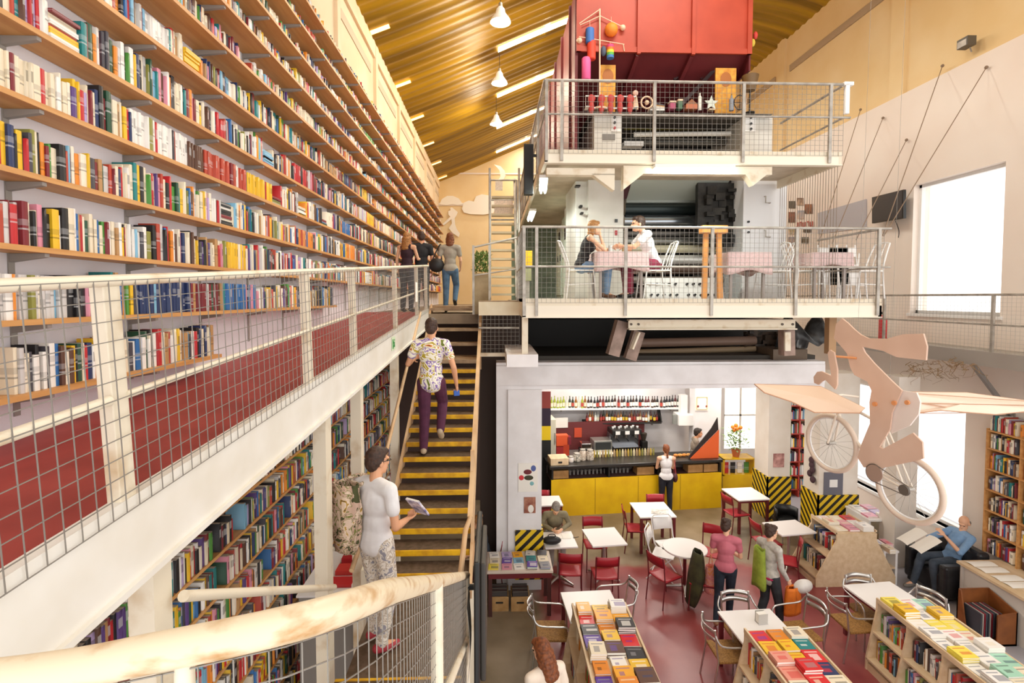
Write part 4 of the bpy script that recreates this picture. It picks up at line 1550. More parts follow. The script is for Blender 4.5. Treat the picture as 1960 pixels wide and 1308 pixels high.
# small black seat near the striped pillar
p = FZ(1505, 995, .45)
e = empty('tub_chair', (p.x, p.y, 0), 'small black tub chair next to the striped pillar', 'chair')
MB().box((p.x, p.y, .42), (.42, .42, .1)).build('seat', M_black, e, bevel=.02)
MB().grid(lambda u, v: (p.x + .23 * math.cos(PI * 1.1 * u - .1), p.y + .24 * math.sin(PI * 1.1 * u - .1), .45 + .24 * v), 12, 1).build('backrest', M_black, e, solid=.02, smooth=60)
for sx in (-1, 1):
    for sy in (-1, 1):
        MB().cyl((p.x + .17 * sx, p.y + .17 * sy, 0), (p.x + .16 * sx, p.y + .16 * sy, .38), .014, n=8).build('leg', M_steel, e)

# ---- A-frame book display stands
LY = []          # display books


def display(xa, xb, y0, y1, flare, bays, label, zt=.95, fill=True, left_books=True):
    """xa..xb: top board, y0 near end, y1 far end"""
    e = empty('display_stand', ((xa + xb) / 2, (y0 + y1) / 2, 0), label, 'display stand')
    prof = [(xa - flare, .0), (xa - flare, .16), (xa, zt - .12), (xa, zt), (xb, zt), (xb, zt - .12), (xb + flare, .16), (xb + flare, 0)]
    ys = [y0 + (y1 - y0) * i / bays for i in range(bays + 1)]
    for i, y in enumerate(ys):
        MB().prism([(x, y - .015, z) for x, z in prof], (0, .03, 0)).build('end_panel' if i in (0, bays) else 'divider', M_woodp, e)
    MB().box2((xa - .01, y0, zt - .015), (xb + .01, y1, zt + .015)).build('top_board', M_woodp, e)
    for x in (xa, xb):
        MB().box2((x - .012, y0, zt), (x + .012, y1, zt + .05)).build('edge_strip', M_woodp, e)
    MB().box2(((xa + xb) / 2 - .01, y0, .1), ((xa + xb) / 2 + .01, y1, zt - .02)).build('centre_panel', M_woodp, e)
    for s_ in (-1, 1):
        xe = (xa if s_ < 0 else xb)
        for z in (.16, .53):
            f_ = flare * (1 - (z - .16) / (zt - .28))
            xo = xe + s_ * f_
            MB().box2((min(xo, (xa + xb) / 2), y0, z - .015), (max(xo, (xa + xb) / 2), y1, z + .01)).build('shelf', M_woodp, e)
            for b_ in range(bays):
                y = ys[b_] + .03
                while y < ys[b_ + 1] - .05:
                    w_ = random.uniform(.012, .035)
                    h = random.uniform(.19, .29)
                    if random.random() < .08:
                        y += .05
                    xf = xo - s_ * (.05 + random.uniform(.0, .03) + flare * .35)
                    xbk = (xa + xb) / 2 + s_ * .02
                    bulk(xbk, xf, y, min(y + w_, ys[b_ + 1] - .02), z + .012, z + .012 + h, pick(), random.random() < .4)
                    y += w_ + .001
    MB().box2((xa - flare + .01, y0, 0), (xb + flare - .01, y1, .1)).build('plinth', M_woodp, e)
    return e


D1x, D2x, D3x = (1.05, 1.76), (3.11, 3.80), (5.23, 5.90)
display(*D1x, 4.8, 6.82, .14, 3, 'pale wooden display stand topped with yellow and orange books')
display(*D2x, 4.8, 6.22, .16, 3, 'pale wooden display stand topped with white and red books, beyond the napkin holder table')
display(*D3x, 4.7, 6.80, .13, 4, 'longest pale wooden display stand, its open side full of upright books')
display(6.02, 6.74, 8.82, 9.55, .36, 1, 'slanted pale wooden display case in front of the pillar with a dark poster')

# ---- books lying face up
DCOL = {n: c for n, c, _ in PAL}
DCOL.update({'amber': '#f0a81c', 'emerald': '#138a63', 'scarlet': '#d8282a', 'violet': '#5b349a', 'cobalt': '#2a55ad', 'salmon': '#e69a86', 'lemon': '#f2dc55', 'mint': '#a8d5bb', 'grey': '#8d8a8c'})


def cover_mat(c, motif):
    key = 'cover_%s_%s' % (c, motif)
    key = key.replace(' ', '_')
    if key in MATS:
        return MATS[key]
    m = bpy.data.materials.new(key)
    m.use_nodes = True
    nt = m.node_tree
    b = nt.nodes['Principled BSDF']
    b.inputs['Roughness'].default_value = .35
    tc = nt.nodes.new('ShaderNodeTexCoord')
    oi = nt.nodes.new('ShaderNodeObjectInfo')
    sp = nt.nodes.new('ShaderNodeSeparateXYZ')
    nt.links.new(tc.outputs['Generated'], sp.inputs[0])

    def mn(op, a, b_=0.0):
        n = nt.nodes.new('ShaderNodeMath')
        n.operation = op
        for i, x in enumerate((a, b_)):
            if isinstance(x, (int, float)):
                n.inputs[i].default_value = x
            else:
                nt.links.new(x, n.inputs[i])
        return n.outputs[0]
    # a picture block and a title line at places that differ from book to book
    cx = mn('ADD', mn('MULTIPLY', oi.outputs['Random'], .3), .35)
    inx = mn('LESS_THAN', mn('ABSOLUTE', mn('SUBTRACT', sp.outputs[0], cx)), mn('ADD', mn('MULTIPLY', oi.outputs['Random'], .25), .12))
    iny = mn('LESS_THAN', mn('ABSOLUTE', mn('SUBTRACT', sp.outputs[1], .40)), mn('ADD', mn('MULTIPLY', mn('FRACT', mn('MULTIPLY', oi.outputs['Random'], 7.3)), .22), .05))
    blk = mn('MULTIPLY', inx, iny)
    ttl = mn('MULTIPLY', mn('LESS_THAN', mn('ABSOLUTE', mn('SUBTRACT', sp.outputs[1], .8)), .045), mn('LESS_THAN', mn('ABSOLUTE', mn('SUBTRACT', sp.outputs[0], .5)), .36))
    mx = nt.nodes.new('ShaderNodeMix')
    mx.data_type = 'RGBA'
    mx.inputs['A'].default_value = lin(DCOL[c])
    mx.inputs['B'].default_value = [DC_ * .45 + MC_ * .55 for DC_, MC_ in zip(lin(DCOL[c]), lin(DCOL[motif]))]
    nt.links.new(mn('MAXIMUM', blk, ttl), mx.inputs['Factor'])
    nt.links.new(mx.outputs['Result'], b.inputs['Base Color'])
    MATS[key] = m
    return m


def lay_book(x, y, z, w, d, t, rz, col, motif, label, group):
    e = empty('display_book', (x, y, z), label, 'book', group, rz)
    c_ = MB().box((x, y, z + t - .0015), (w, d, .003)).box((x, y, z + .0015), (w, d, .003)).box((x - w / 2 + .0015, y, z + t / 2), (.003, d, t)).build('cover', cover_mat(col, motif), e)
    MB().box((x + .001, y, z + t / 2), (w - .006, d - .006, t - .007)).build('pages', M_paper, e)
    return e


seen_lab = {}


def uniq(base, tail):
    k_ = seen_lab.get((base, tail), 0)
    seen_lab[(base, tail)] = k_ + 1
    return k_


def fill_top(xa, xb, y0, y1, z, cols, weights, sets, where, group, cover_choice=None):
    random.seed(hash(where) % 1000 if False else sum(map(ord, where)))
    n = cols
    cw = (xb - xa) / n
    total = {}
    for ci in range(n):
        y = y1 - .02
        r_ = 0
        while y > y0 + .1:
            d = random.uniform(.18, .235)
            w = min(cw - .008, random.uniform(.17, .23))
            x = xa + cw * (ci + .5) + random.uniform(-.008, .008)
            m_ = random.choice((1, 1, 1, 2, 3, 4))
            zz_ = z
            col = random.choices(sets, weights)[0]
            mot = random.choice(['white', 'black', 'grey', 'navy', 'cream', 'scarlet', 'violet'])
            if mot == col:
                mot = 'white' if col != 'white' else 'navy'
            r_ += 1
            for q in range(m_):
                t = random.uniform(.014, .034)
                cname = ('aisle side', 'middle', 'far side', 'window side')[ci] if n > 2 else ('aisle side', 'window side')[ci]
                lay_book(x + random.uniform(-.004, .004), y - d / 2, zz_, w, d, t, random.uniform(-.05, .05), col, mot,
                         '%s book, %s%s from far end, %s column, %s' % (col, '' if m_ == 1 else ('topmost in pile, ' if q == m_ - 1 else '%s up in pile, ' % ordinal(q + 1)), ordinal(r_), cname, where), group)
                zz_ += t + .0008
            y -= d + random.uniform(.002, .012)


fill_top(D1x[0] + .02, D1x[1] - .02, 5.0, 6.8, .967, 3, [5, 5, 3, 2, 2, 2, 1, 2, 1, 1, 2], ['amber', 'orange', 'yellow', 'white', 'black', 'scarlet', 'emerald', 'cream', 'cobalt', 'violet', 'brown'], 'orange book stand', 'books lying on the stand with orange books')
fill_top(D2x[0] + .02, D2x[1] - .02, 5.0, 6.2, .967, 3, [5, 4, 3, 2, 1, 1, 1, 2], ['white', 'cream', 'scarlet', 'yellow', 'navy', 'teal', 'orange', 'salmon'], 'napkin table stand', 'books lying on the stand by the napkin table')
fill_top(D3x[0] + .02, D3x[1] - .02, 5.0, 6.78, .967, 3, [5, 5, 2, 2, 2, 2, 1, 1, 1], ['white', 'cream', 'salmon', 'lilac', 'mint', 'pale grey', 'lemon', 'yellow', 'scarlet'], 'longest stand', 'books lying on the longest stand')
fill_top(6.05, 6.72, 8.85, 9.52, .967, 3, [3, 3, 2, 1, 2], ['white', 'cream', 'pink', 'lemon', 'scarlet'], 'slanted case', 'books lying on the slanted case')

# ---- table of magazines by the pillar, crates below, striped guards
P = [FZ(926, 1052, .75), FZ(1046, 1052, .75), FZ(1059, 1093, .75), FZ(926, 1099, .75)]
xa, xb, ya, yb = P[3].x + .05, P[2].x, P[2].y, P[1].y - .05
e = empty('magazine_table', ((xa + xb) / 2, (ya + yb) / 2, 0), 'dark legged table covered in magazines at the foot of the poster pillar', 'table')
MB().box2((xa, ya, .71), (xb, yb, .75)).build('tabletop', mat('worn_table_top', '#d8c8b8', .5), e, bevel=.005)
MB().box2((xa + .02, ya + .02, .62), (xb - .02, yb - .02, .71)).build('apron', M_dredp, e)
for x in (xa + .05, xb - .06):
    for y in (ya + .05, yb - .05):
        MB().box2((x - .03, y - .03, 0), (x + .03, y + .03, .63)).build('leg', mat('dark_leg', '#4e2a26', .5), e)
random.seed(5)
k_ = 0
MC = ['white', 'lilac', 'amber', 'mint', 'grey', 'cream', 'violet', 'sky blue', 'white', 'pale grey', 'lemon', 'pink', 'white', 'charcoal', 'teal', 'cream']
for r_ in range(3):
    for c_ in range(5):
        x = xa + .11 + c_ * (xb - xa - .2) / 4.2 + random.uniform(-.01, .01)
        y = yb - .13 - r_ * (yb - ya - .16) / 2.6
        n = 1 if c_ < 3 else random.randint(2, 5)
        zz_ = .7505
        for q in range(n):
            t = random.uniform(.006, .014)
            col = MC[(k_ + q * 3) % 16]
            e2 = lay_book(x, y, zz_, .165, .19, t, random.uniform(-.12, .12), col, 'navy' if col != 'violet' else 'white', '%s magazine, %s, %s row from the poster pillar, %s across' % (col, 'top of its pile' if q == n - 1 and n > 1 else ('lying alone' if n == 1 else '%s up its pile' % ordinal(q + 1)), ordinal(r_ + 1), ordinal(c_ + 1)), 'magazines on the table by the pillar')
            e2.name = 'magazine'
            e2['category'] = 'magazine'
            zz_ += t + .0008
        k_ += 1


def stripes(name_m='hazard_stripes'):
    if name_m in MATS:
        return MATS[name_m]
    m = bpy.data.materials.new(name_m)
    m.use_nodes = True
    nt = m.node_tree
    b = nt.nodes['Principled BSDF']
    b.inputs['Roughness'].default_value = .5
    g_ = nt.nodes.new('ShaderNodeNewGeometry')
    mp = nt.nodes.new('ShaderNodeVectorMath')
    mp.operation = 'DOT_PRODUCT'
    mp.inputs[1].default_value = (5.5, 5.5, -5.5)
    nt.links.new(g_.outputs['Position'], mp.inputs[0])
    fr = nt.nodes.new('ShaderNodeMath')
    fr.operation = 'FRACT'
    nt.links.new(mp.outputs['Value'], fr.inputs[0])
    rp = nt.nodes.new('ShaderNodeValToRGB')
    rp.color_ramp.interpolation = 'CONSTANT'
    rp.color_ramp.elements[0].color = lin('#1c1a17')
    rp.color_ramp.elements[1].position = .47
    rp.color_ramp.elements[1].color = lin('#e9c21d')
    nt.links.new(fr.outputs[0], rp.inputs[0])
    nt.links.new(rp.outputs[0], b.inputs['Base Color'])
    MATS[name_m] = m
    return m


HZ = stripes()
x0 = at(986, 1060, YP).x
mb = MB().box2((x0, YP - .03, .2), (a1.x + .03, YP, 1.07)).box2((a1.x, YP - .03, .2), (a1.x + .03, YP + .78, 1.07))
thing1(mb, 'pillar_guard', HZ, 'yellow and black striped guard round the foot of the poster pillar', 'guard')
mb = MB().box2((p3a - .03, 11.57, 0), (p3b + .02, 11.6, 1.0)).box2((p3a - .03, 11.57, 0), (p3a, 12.25, 1.0))
thing1(mb, 'pillar_guard', HZ, 'yellow and black striped guard round the pillar by the cafe tables', 'guard')
mb = MB().box2((p4a - .03, 10.57, .0), (p4b + .02, 10.6, .95)).box2((p4a - .03, 10.57, 0), (p4a, 11.18, .95))
thing1(mb, 'pillar_guard', HZ, 'striped guard on the pillar behind the slanted display case', 'guard')
for i, (px, lab) in enumerate(((956, 'wooden crate of discs under the magazine table, nearer the stairs'), (996, 'wooden crate of discs under the magazine table, nearer the table leg'))):
    p = FZ(px, 1171)
    e = empty('crate', (p.x, p.y + .15, 0), lab, 'crate')
    w_, d_, h_ = .30, .34, .24
    x, y = p.x, p.y + d_ / 2
    for nm_, a_, b_ in (('front_side', (x - w_ / 2, y - d_ / 2, .02), (x + w_ / 2, y - d_ / 2 + .015, h_)), ('rear_side', (x - w_ / 2, y + d_ / 2 - .015, .02), (x + w_ / 2, y + d_ / 2, h_)), ('end_side', (x - w_ / 2, y - d_ / 2, .02), (x - w_ / 2 + .015, y + d_ / 2, h_)), ('end_side', (x + w_ / 2 - .015, y - d_ / 2, .02), (x + w_ / 2, y + d_ / 2, h_))):
        MB().box2(a_, b_).build(nm_, mat('crate_wood', '#c9a06a', .6, color2='#b1854f', scale=6), e)
    MB().box2((x - w_ / 2, y - d_ / 2, 0), (x + w_ / 2, y + d_ / 2, .025)).build('bottom', MATS['crate_wood'], e)
    MB().box2((x - .06, y - d_ / 2 - .002, .13), (x + .06, y - d_ / 2 + .004, .16)).build('hand_slot', M_dark, e)
    for j in range(11):
        yy = y - d_ / 2 + .03 + j * .026
        thing1(MB().box((x, yy, .17), (w_ - .05, .012, .26)), 'disc_case', mat('disc_%d' % (j % 4), ('#4d4745', '#8f8176', '#2c2a2c', '#6b4e44')[j % 4], .4), 'disc case filed in a crate under the magazine table', 'disc case', 'disc cases in the two crates')

# ---- window counter, right bookcase, bin, black armchair
cx0 = 7.60
e = empty('window_counter', (8.1, 7.5, 0), 'pale window counter spread with open newspapers along the shop window', 'counter')
MB().box2((cx0, 6.6, .74), (XR, 8.16, .78)).build('top', M_woodp, e)
MB().box2((cx0 + .08, 6.6, 0), (cx0 + .12, 8.12, .74)).build('front_panel', mat('counter_panel', '#d9d2c8', .6), e)
MB().box2((cx0 + .05, 8.1, 0), (XR, 8.14, .74)).build('end_panel', MATS['counter_panel'], e)
random.seed(8)
for j, (yy, lab) in enumerate(((7.5, 'farther from the reading man'), (7.93, 'next to the reading man'))):
    x = 7.9
    e = empty('newspaper', (x, yy, .78), 'open white newspaper on the window counter, %s' % lab, 'newspaper')
    for s_ in (-1, 1):
        MB().grid(lambda u, v: (x - .2 + .4 * u, yy + s_ * (.01 + .17 * v), .785 + .012 * math.sin(PI * v)), 3, 5).build('page', M_paper, e, solid=.002)
e = empty('bookcase', (8.42, 7.7, .78), 'tall wooden bookcase packed with books on the window counter at the picture\'s edge', 'bookcase')
by0, by1, bx = 6.6, 8.44, 8.31
bz = [.80, 1.17, 1.53, 1.88, 2.23, 2.58, 2.88]
for y in (by0, (by0 + by1) / 2 + .35, by1):
    MB().box2((bx, y - .012, .78), (XR - .01, y + .012, 2.9)).build('upright', M_wood, e)
for z in bz[1:]:
    MB().box2((bx - .01, by0, z - .02), (XR - .01, by1, z)).build('shelf', M_wood, e)
MB().box2((XR - .02, by0, .78), (XR - .005, by1, 2.9)).build('back_panel', M_wood, e)
for z in bz:
    y = by0 + .02
    while y < by1 - .05:
        w_ = random.uniform(.012, .035)
        if abs(y - (by0 + by1) / 2 - .35) < .06:
            y += .06
        bulk(XR - .03, bx + random.uniform(.02, .05), y, y + w_ - .001, z + .001, z + random.uniform(.18, .27), pick(), random.random() < .5)
        y += w_
p = FZ(1893, 1237)
e = empty('bin', (p.x + .3, p.y, 0), 'low brown wooden bin of records standing on the floor below the bookcase', 'bin')
M_binw = mat('bin_brown', '#8f5326', .5, color2='#74411d', scale=4)
x0, y0, x1, y1 = p.x - .10, p.y - .02, p.x + .40, p.y + .44
MB().box2((x0, y1 - .02, 0), (x1, y1, .62)).build('rear_side', M_binw, e)
MB().prism([(x0 + .2, y0, 0), (x1, y0, 0), (x1, y0, .5), (x0 + .2, y0, .46)], (0, .02, 0)).build('front_side', M_binw, e)
MB().prism([(x0, y0, 0), (x0, y1, 0), (x0, y1, .62), (x0, y0 + .4, .62), (x0, y0 + .3, .1)], (.02, 0, 0)).build('end_side', M_binw, e)
MB().prism([(x1 - .02, y0, 0), (x1 - .02, y1, 0), (x1 - .02, y1, .62), (x1 - .02, y0, .5)], (.02, 0, 0)).build('end_side', M_binw, e)
MB().box2((x0, y0, .0), (x1, y1, .03)).build('bottom', M_binw, e)
for j in range(12):
    xx = x0 + .06 + j * .028
    thing1(MB().box((xx, (y0 + y1) / 2 + .03, .24), (.014, .30, .36)), 'record_sleeve', mat('sleeve_%d' % (j % 4), ('#3c4048', '#b0a9a0', '#8d2430', '#545961')[j % 4], .4), 'record sleeve filed upright in the brown wooden bin', 'record', 'records in the wooden bin')
# black armchair
p = Vector((7.72, 9.75, 0))
AX, AY = 7.74, 8.66
e = empty('lounge_chair', (AX, AY, 0), 'boxy black leather armchair by the shop window where a man reads', 'armchair')
M_leath = mat('black_leather', '#222225', .4, color2='#2e2e31', scale=8)
MB().box((AX + .12, AY, .25), (.7, .56, .36)).build('seat', M_leath, e, bevel=.04)
MB().box((AX + .42, AY, .48), (.2, .86, .72)).build('backrest', M_leath, e, bevel=.05)
for sy in (-1, 1):
    MB().box((AX + .1, AY + sy * .36, .34), (.72, .16, .56)).build('arm', M_leath, e, bevel=.04)
for sx in (-1, 1):
    for sy in (-1, 1):
        MB().box((AX + .1 + sx * .3, AY + sy * .36, .03), (.05, .05, .06)).build('foot', M_black, e)

# ---- white book tables by the shop window pillar
for i, (px, py, w_, d_, h_, lab) in enumerate(((1672, 985, .55, .7, .78, 'white book table beside the pillar with the dark poster'), (1701, 1052, .28, .34, .62, 'white book table with pink and purple books beside the window pillar'))):
    p = FZ(px, py, h_) + Vector((0, .1, 0))
    e = empty('book_table', (p.x, p.y, 0), lab, 'table')
    MB().box((p.x, p.y, h_ - .02), (w_, d_, .04)).build('tabletop', M_white, e, bevel=.005)
    MB().box((p.x, p.y, .3), (w_ - .05, d_ - .05, .03)).build('shelf', M_woodp, e)
    for sx in (-1, 1):
        MB().box((p.x + sx * (w_ / 2 - .03), p.y, h_ / 2 - .02), (.04, d_ - .04, h_ - .04)).build('side_panel', M_white, e)
    fill_top(p.x - w_ / 2 + .02, p.x + w_ / 2 - .02, p.y - d_ / 2, p.y + d_ / 2, h_ + .001, 4 if w_ > .8 else 2, [4, 3, 2, 1, 1, 1], ['white', 'pink', 'cream', 'scarlet', 'lilac', 'sky blue'], ('pillar table', 'window table')[i], 'books on the %s' % ('dark poster pillar table', 'window pillar table')[i])
# red shelving between the two far pillars
p0, p1 = at(1512, 770, 12.9), at(1548, 980, 12.9)
e = empty('bookcase', ((p0.x + p1.x) / 2, 13, 0), 'red edged bookcase seen between the two far pillars', 'bookcase')
M_redsh = mat('red_shelf', '#c2473a', .5)
for z in [.2 + .36 * i for i in range(8)]:
    MB().box2((p0.x - .1, 12.9, z - .02), (p1.x + .2, 13.2, z)).build('shelf', M_redsh, e)
for x in (p0.x - .1, (p0.x + p1.x) / 2, p1.x + .2):
    MB().box2((x - .015, 12.9, 0), (x + .015, 13.2, 2.9)).build('upright', M_redsh, e)
MB().box2((p0.x - .1, 13.2, 0), (p1.x + .2, 13.22, 2.9)).build('back_panel', M_woodp, e)
nb = len(pos)


def bulk_front(x0_, x1_, y0_, y1_, z0_, z1_, c):
    """books facing the camera: thin in x"""
    pos.append((x0_, x1_, y0_, y1_, z0_, z1_))
    cols.append((lin(PAL[c][1]), False))


for z in [.2 + .36 * i for i in range(7)]:
    x = p0.x - .07
    while x < p1.x + .16:
        w_ = random.uniform(.015, .04)
        bulk_front(x, x + w_ - .001, 12.93, 13.1, z, z + random.uniform(.18, .27), pick())
        x += w_


def fix_front():
    pass


bulk_mesh('shelved_books', pos, cols, 'thousands of other spines packed on the long wall, the display stands and bookcases', 'books')
# ================================================================ PEOPLE
def remesh(o, vox, it=3):
    m = o.modifiers.new('remesh', 'REMESH')
    m.mode = 'VOXEL'
    m.voxel_size = vox
    m.use_smooth_shade = True
    m2 = o.modifiers.new('smooth', 'SMOOTH')
    m2.factor = .5
    m2.iterations = it
    return o


def limb(mb, p, q, r0, r1, n=10):
    p, q = Vector(p), Vector(q)
    mb.tube([p, q], [r0, r1], n)
    mb.ball(p, r0, 10, 7)
    mb.ball(q, r1, 10, 7)


def stand_pose():
    J = dict(pelvis=(0, 0, .96), waist=(0, 0, 1.10), chest=(0, .0, 1.29), neck=(0, -.01, 1.47), head=(0, .03, 1.625))
    for s, n in ((-1, 'L'), (1, 'R')):
        J['hip' + n] = (.09 * s, 0, .93)
        J['knee' + n] = (.095 * s, .02, .50)
        J['ank' + n] = (.10 * s, -.02, .085)
        J['toe' + n] = (.115 * s, .13, .03)
        J['sh' + n] = (.185 * s, -.01, 1.42)
        J['el' + n] = (.235 * s, -.03, 1.14)
        J['wr' + n] = (.24 * s, .05, .90)
    return {k: Vector(v) for k, v in J.items()}


def sit_pose():
    J = dict(pelvis=(0, 0, .56), waist=(0, -.01, .70), chest=(0, .0, .89), neck=(0, -.01, 1.07), head=(0, .03, 1.22))
    for s, n in ((-1, 'L'), (1, 'R')):
        J['hip' + n] = (.09 * s, .02, .54)
        J['knee' + n] = (.11 * s, .43, .52)
        J['ank' + n] = (.11 * s, .40, .085)
        J['toe' + n] = (.12 * s, .54, .03)
        J['sh' + n] = (.185 * s, -.01, 1.02)
        J['el' + n] = (.24 * s, .08, .78)
        J['wr' + n] = (.20 * s, .32, .76)
    return {k: Vector(v) for k, v in J.items()}


def lean(J, deg, side=0.0):
    """bend the upper body forward about the pelvis"""
    M = Matrix.Rotation(-R(deg), 3, 'X') @ Matrix.Rotation(R(side), 3, 'Y')
    o = J['pelvis'].copy()
    for k in ('waist', 'chest', 'neck', 'head', 'shL', 'shR', 'elL', 'elR', 'wrL', 'wrR'):
        J[k] = o + M @ (J[k] - o)
    return J


def setj(J, **k):
    for a, v in k.items():
        J[a] = Vector(v)
    return J


def hand(mb, el, wr, side, curl=.5, s=1.0, palm_n=None):
    d = (wr - el).normalized()
    n = palm_n if palm_n is not None else Vector((-side, 0, 0))
    n = (n - d * n.dot(d))
    n = n.normalized() if n.length > .05 else d.orthogonal().normalized()
    a = d.cross(n).normalized()              # across the palm
    limb(mb, wr - d * .02, wr + d * .02, .024 * s, .022 * s, 8)
    pc = wr + d * .055 * s
    M = Matrix((a, n, d)).transposed()
    mb.ball(pc, (.040 * s, .019 * s, .05 * s), 12, 8, M)
    for i, L in enumerate((.062, .075, .070, .055)):
        b0 = pc + d * .036 * s + a * (.029 - i * .0195) * s
        d1 = (d * math.cos(curl * .7) + n * math.sin(curl * .7)).normalized()
        d2 = (d * math.cos(curl * 1.9) + n * math.sin(curl * 1.9)).normalized()
        b1 = b0 + d1 * L * .52 * s
        b2 = b1 + d2 * L * .48 * s
        limb(mb, b0, b1, .0092 * s, .0086 * s, 7)
        limb(mb, b1, b2, .0086 * s, .0074 * s, 7)
    t0 = pc + a * .032 * s - d * .022 * s
    t1 = t0 + (a * .75 + d * .6 + n * .35).normalized() * .034 * s
    t2 = t1 + (a * .25 + d * .8 + n * .5).normalized() * .028 * s
    limb(mb, t0, t1, .012 * s, .0098 * s, 7)
    limb(mb, t1, t2, .0098 * s, .0082 * s, 7)


def person(loc, ang, H, J, label, top, sleeve, legs, shoe_m, hair_m, hair='short', skin=None, female=False, look=(0, 0), curl=(.5, .5), hem=0.0, vox=.0075, bottoms=True, group=None, extra_hair=None, palms=(None, None), low=True):
    """loc: ground point under the pelvis; ang: heading (0 away from the camera); J: joints in metres for a 1.75 m body"""
    k = H / 1.75
    loc = Vector(loc)
    M = Matrix.Rotation(-R(ang), 3, 'Z')
    T = lambda v: loc + M @ (Vector(v) * k)
    P = {n: T(v) for n, v in J.items()}
    e = empty('person', loc, label, 'person', group)
    skin = skin or M_skin
    tz = (P['neck'] - P['pelvis']).normalized()
    tx = (P['shR'] - P['shL']).normalized()
    ty = tz.cross(tx).normalized()
    tx = ty.cross(tz)
    TM = Matrix((tx, ty, tz)).transposed()
    hM = M @ Matrix.Rotation(-R(look[0]), 3, 'Z') @ Matrix.Rotation(-R(look[1]), 3, 'X')
    hp = lambda x, y, z: P['head'] + hM @ (Vector((x, y, z)) * k)
    cw = .92 if female else 1.0

    def torso(mb, g, neck=True):
        mb.ball(P['chest'], (.150 * cw * k + g, .098 * k + g, .165 * k + g), 16, 10, TM)
        mb.ball(P['waist'], ((.118 if female else .132) * k + g, .088 * k + g, .15 * k + g), 16, 10, TM)
        mb.ball(P['pelvis'], ((.165 if female else .152) * k + g, .115 * k + g, .125 * k + g), 16, 10, TM)
        f = .26 if (g and sleeve == 'none') else .06
        limb(mb, P['shL'].lerp(P['shR'], f), P['shR'].lerp(P['shL'], f), .056 * k + g, .056 * k + g)
        if not (g and sleeve == 'none'):
            for s in 'LR':
                limb(mb, P['neck'] * .75 + P['head'] * .12 + P['chest'] * .13, P['sh' + s], .044 * k + g * .6, .05 * k + g)
        if female:
            for s in (-1, 1):
                mb.ball(P['chest'] + TM @ Vector((s * .065 * k, .075 * k, -.01 * k)), (.058 * k + g, .052 * k + g, .06 * k + g), 10, 8, TM)

    # one continuous body surface
    b = MB()
    torso(b, 0)
    limb(b, P['neck'] - tz * .03 * k, P['head'] - (P['head'] - P['neck']) * .3, .054 * k * cw, .05 * k * cw, 12)
    b.ball(hp(0, -.012, .03), (.074 * k, .094 * k, .098 * k), 18, 12, hM)
    b.ball(hp(0, .028, -.045), (.056 * k, .066 * k, .072 * k), 14, 10, hM)
    b.ball(hp(0, .062, -.088), (.028 * k, .026 * k, .024 * k), 10, 8, hM)
    b.ball(hp(0, .096, -.022), (.014 * k, .022 * k, .024 * k), 10, 8, hM)
    b.ball(hp(0, .082, .028), (.05 * k, .016 * k, .016 * k), 10, 8, hM)
    for s in (-1, 1):
        b.ball(hp(s * .076, -.008, -.008), (.011 * k, .022 * k, .033 * k), 8, 8, hM)
    for i, s in enumerate('LR'):
        limb(b, P['sh' + s], P['el' + s], .046 * k * cw, .036 * k * cw)
        limb(b, P['el' + s], P['el' + s].lerp(P['wr' + s], .35), .037 * k * cw, .036 * k * cw)
        limb(b, P['el' + s].lerp(P['wr' + s], .35), P['wr' + s], .036 * k * cw, .024 * k * cw)
        hand(b, P['el' + s], P['wr' + s], -1 if s == 'L' else 1, curl[i], k * (1.0 if not female else .94), (M @ Vector(palms[i])) if palms[i] else M @ Vector((1 if s == 'L' else -1, 0, 0)))
        if low:
            limb(b, P['hip' + s], P['knee' + s], .078 * k, .052 * k)
            c = P['knee' + s].lerp(P['ank' + s], .3)
            limb(b, P['knee' + s], c, .05 * k, .052 * k)
            limb(b, c, P['ank' + s], .05 * k, .034 * k)
            limb(b, P['ank' + s], P['toe' + s], .034 * k, .024 * k)
    remesh(b.build('body', skin, e, recalc=True), vox)
    # clothing
    if top is not None:
        t = MB()
        g = .013
        torso(t, g)
        if hem:
            d = (P['pelvis'] - P['waist']).normalized()
            t.ball(P['pelvis'] + d * hem * .5, (.17 * k, .13 * k, .12 * k + hem * .4), 16, 10, TM)
        for s in 'LR':
            sh, el, wr = P['sh' + s], P['el' + s], P['wr' + s]
            if sleeve == 'short':
                limb(t, sh, sh.lerp(el, .55), .062 * k * cw, .060 * k * cw)
            elif sleeve == 'long':
                limb(t, sh, el, .060 * k * cw, .050 * k * cw)
                limb(t, el, wr.lerp(el, .1), .050 * k * cw, .038 * k * cw)
            elif sleeve == 'elbow':
                limb(t, sh, el, .062 * k * cw, .055 * k * cw)
        remesh(t.build('top', top, e), .011, 3)
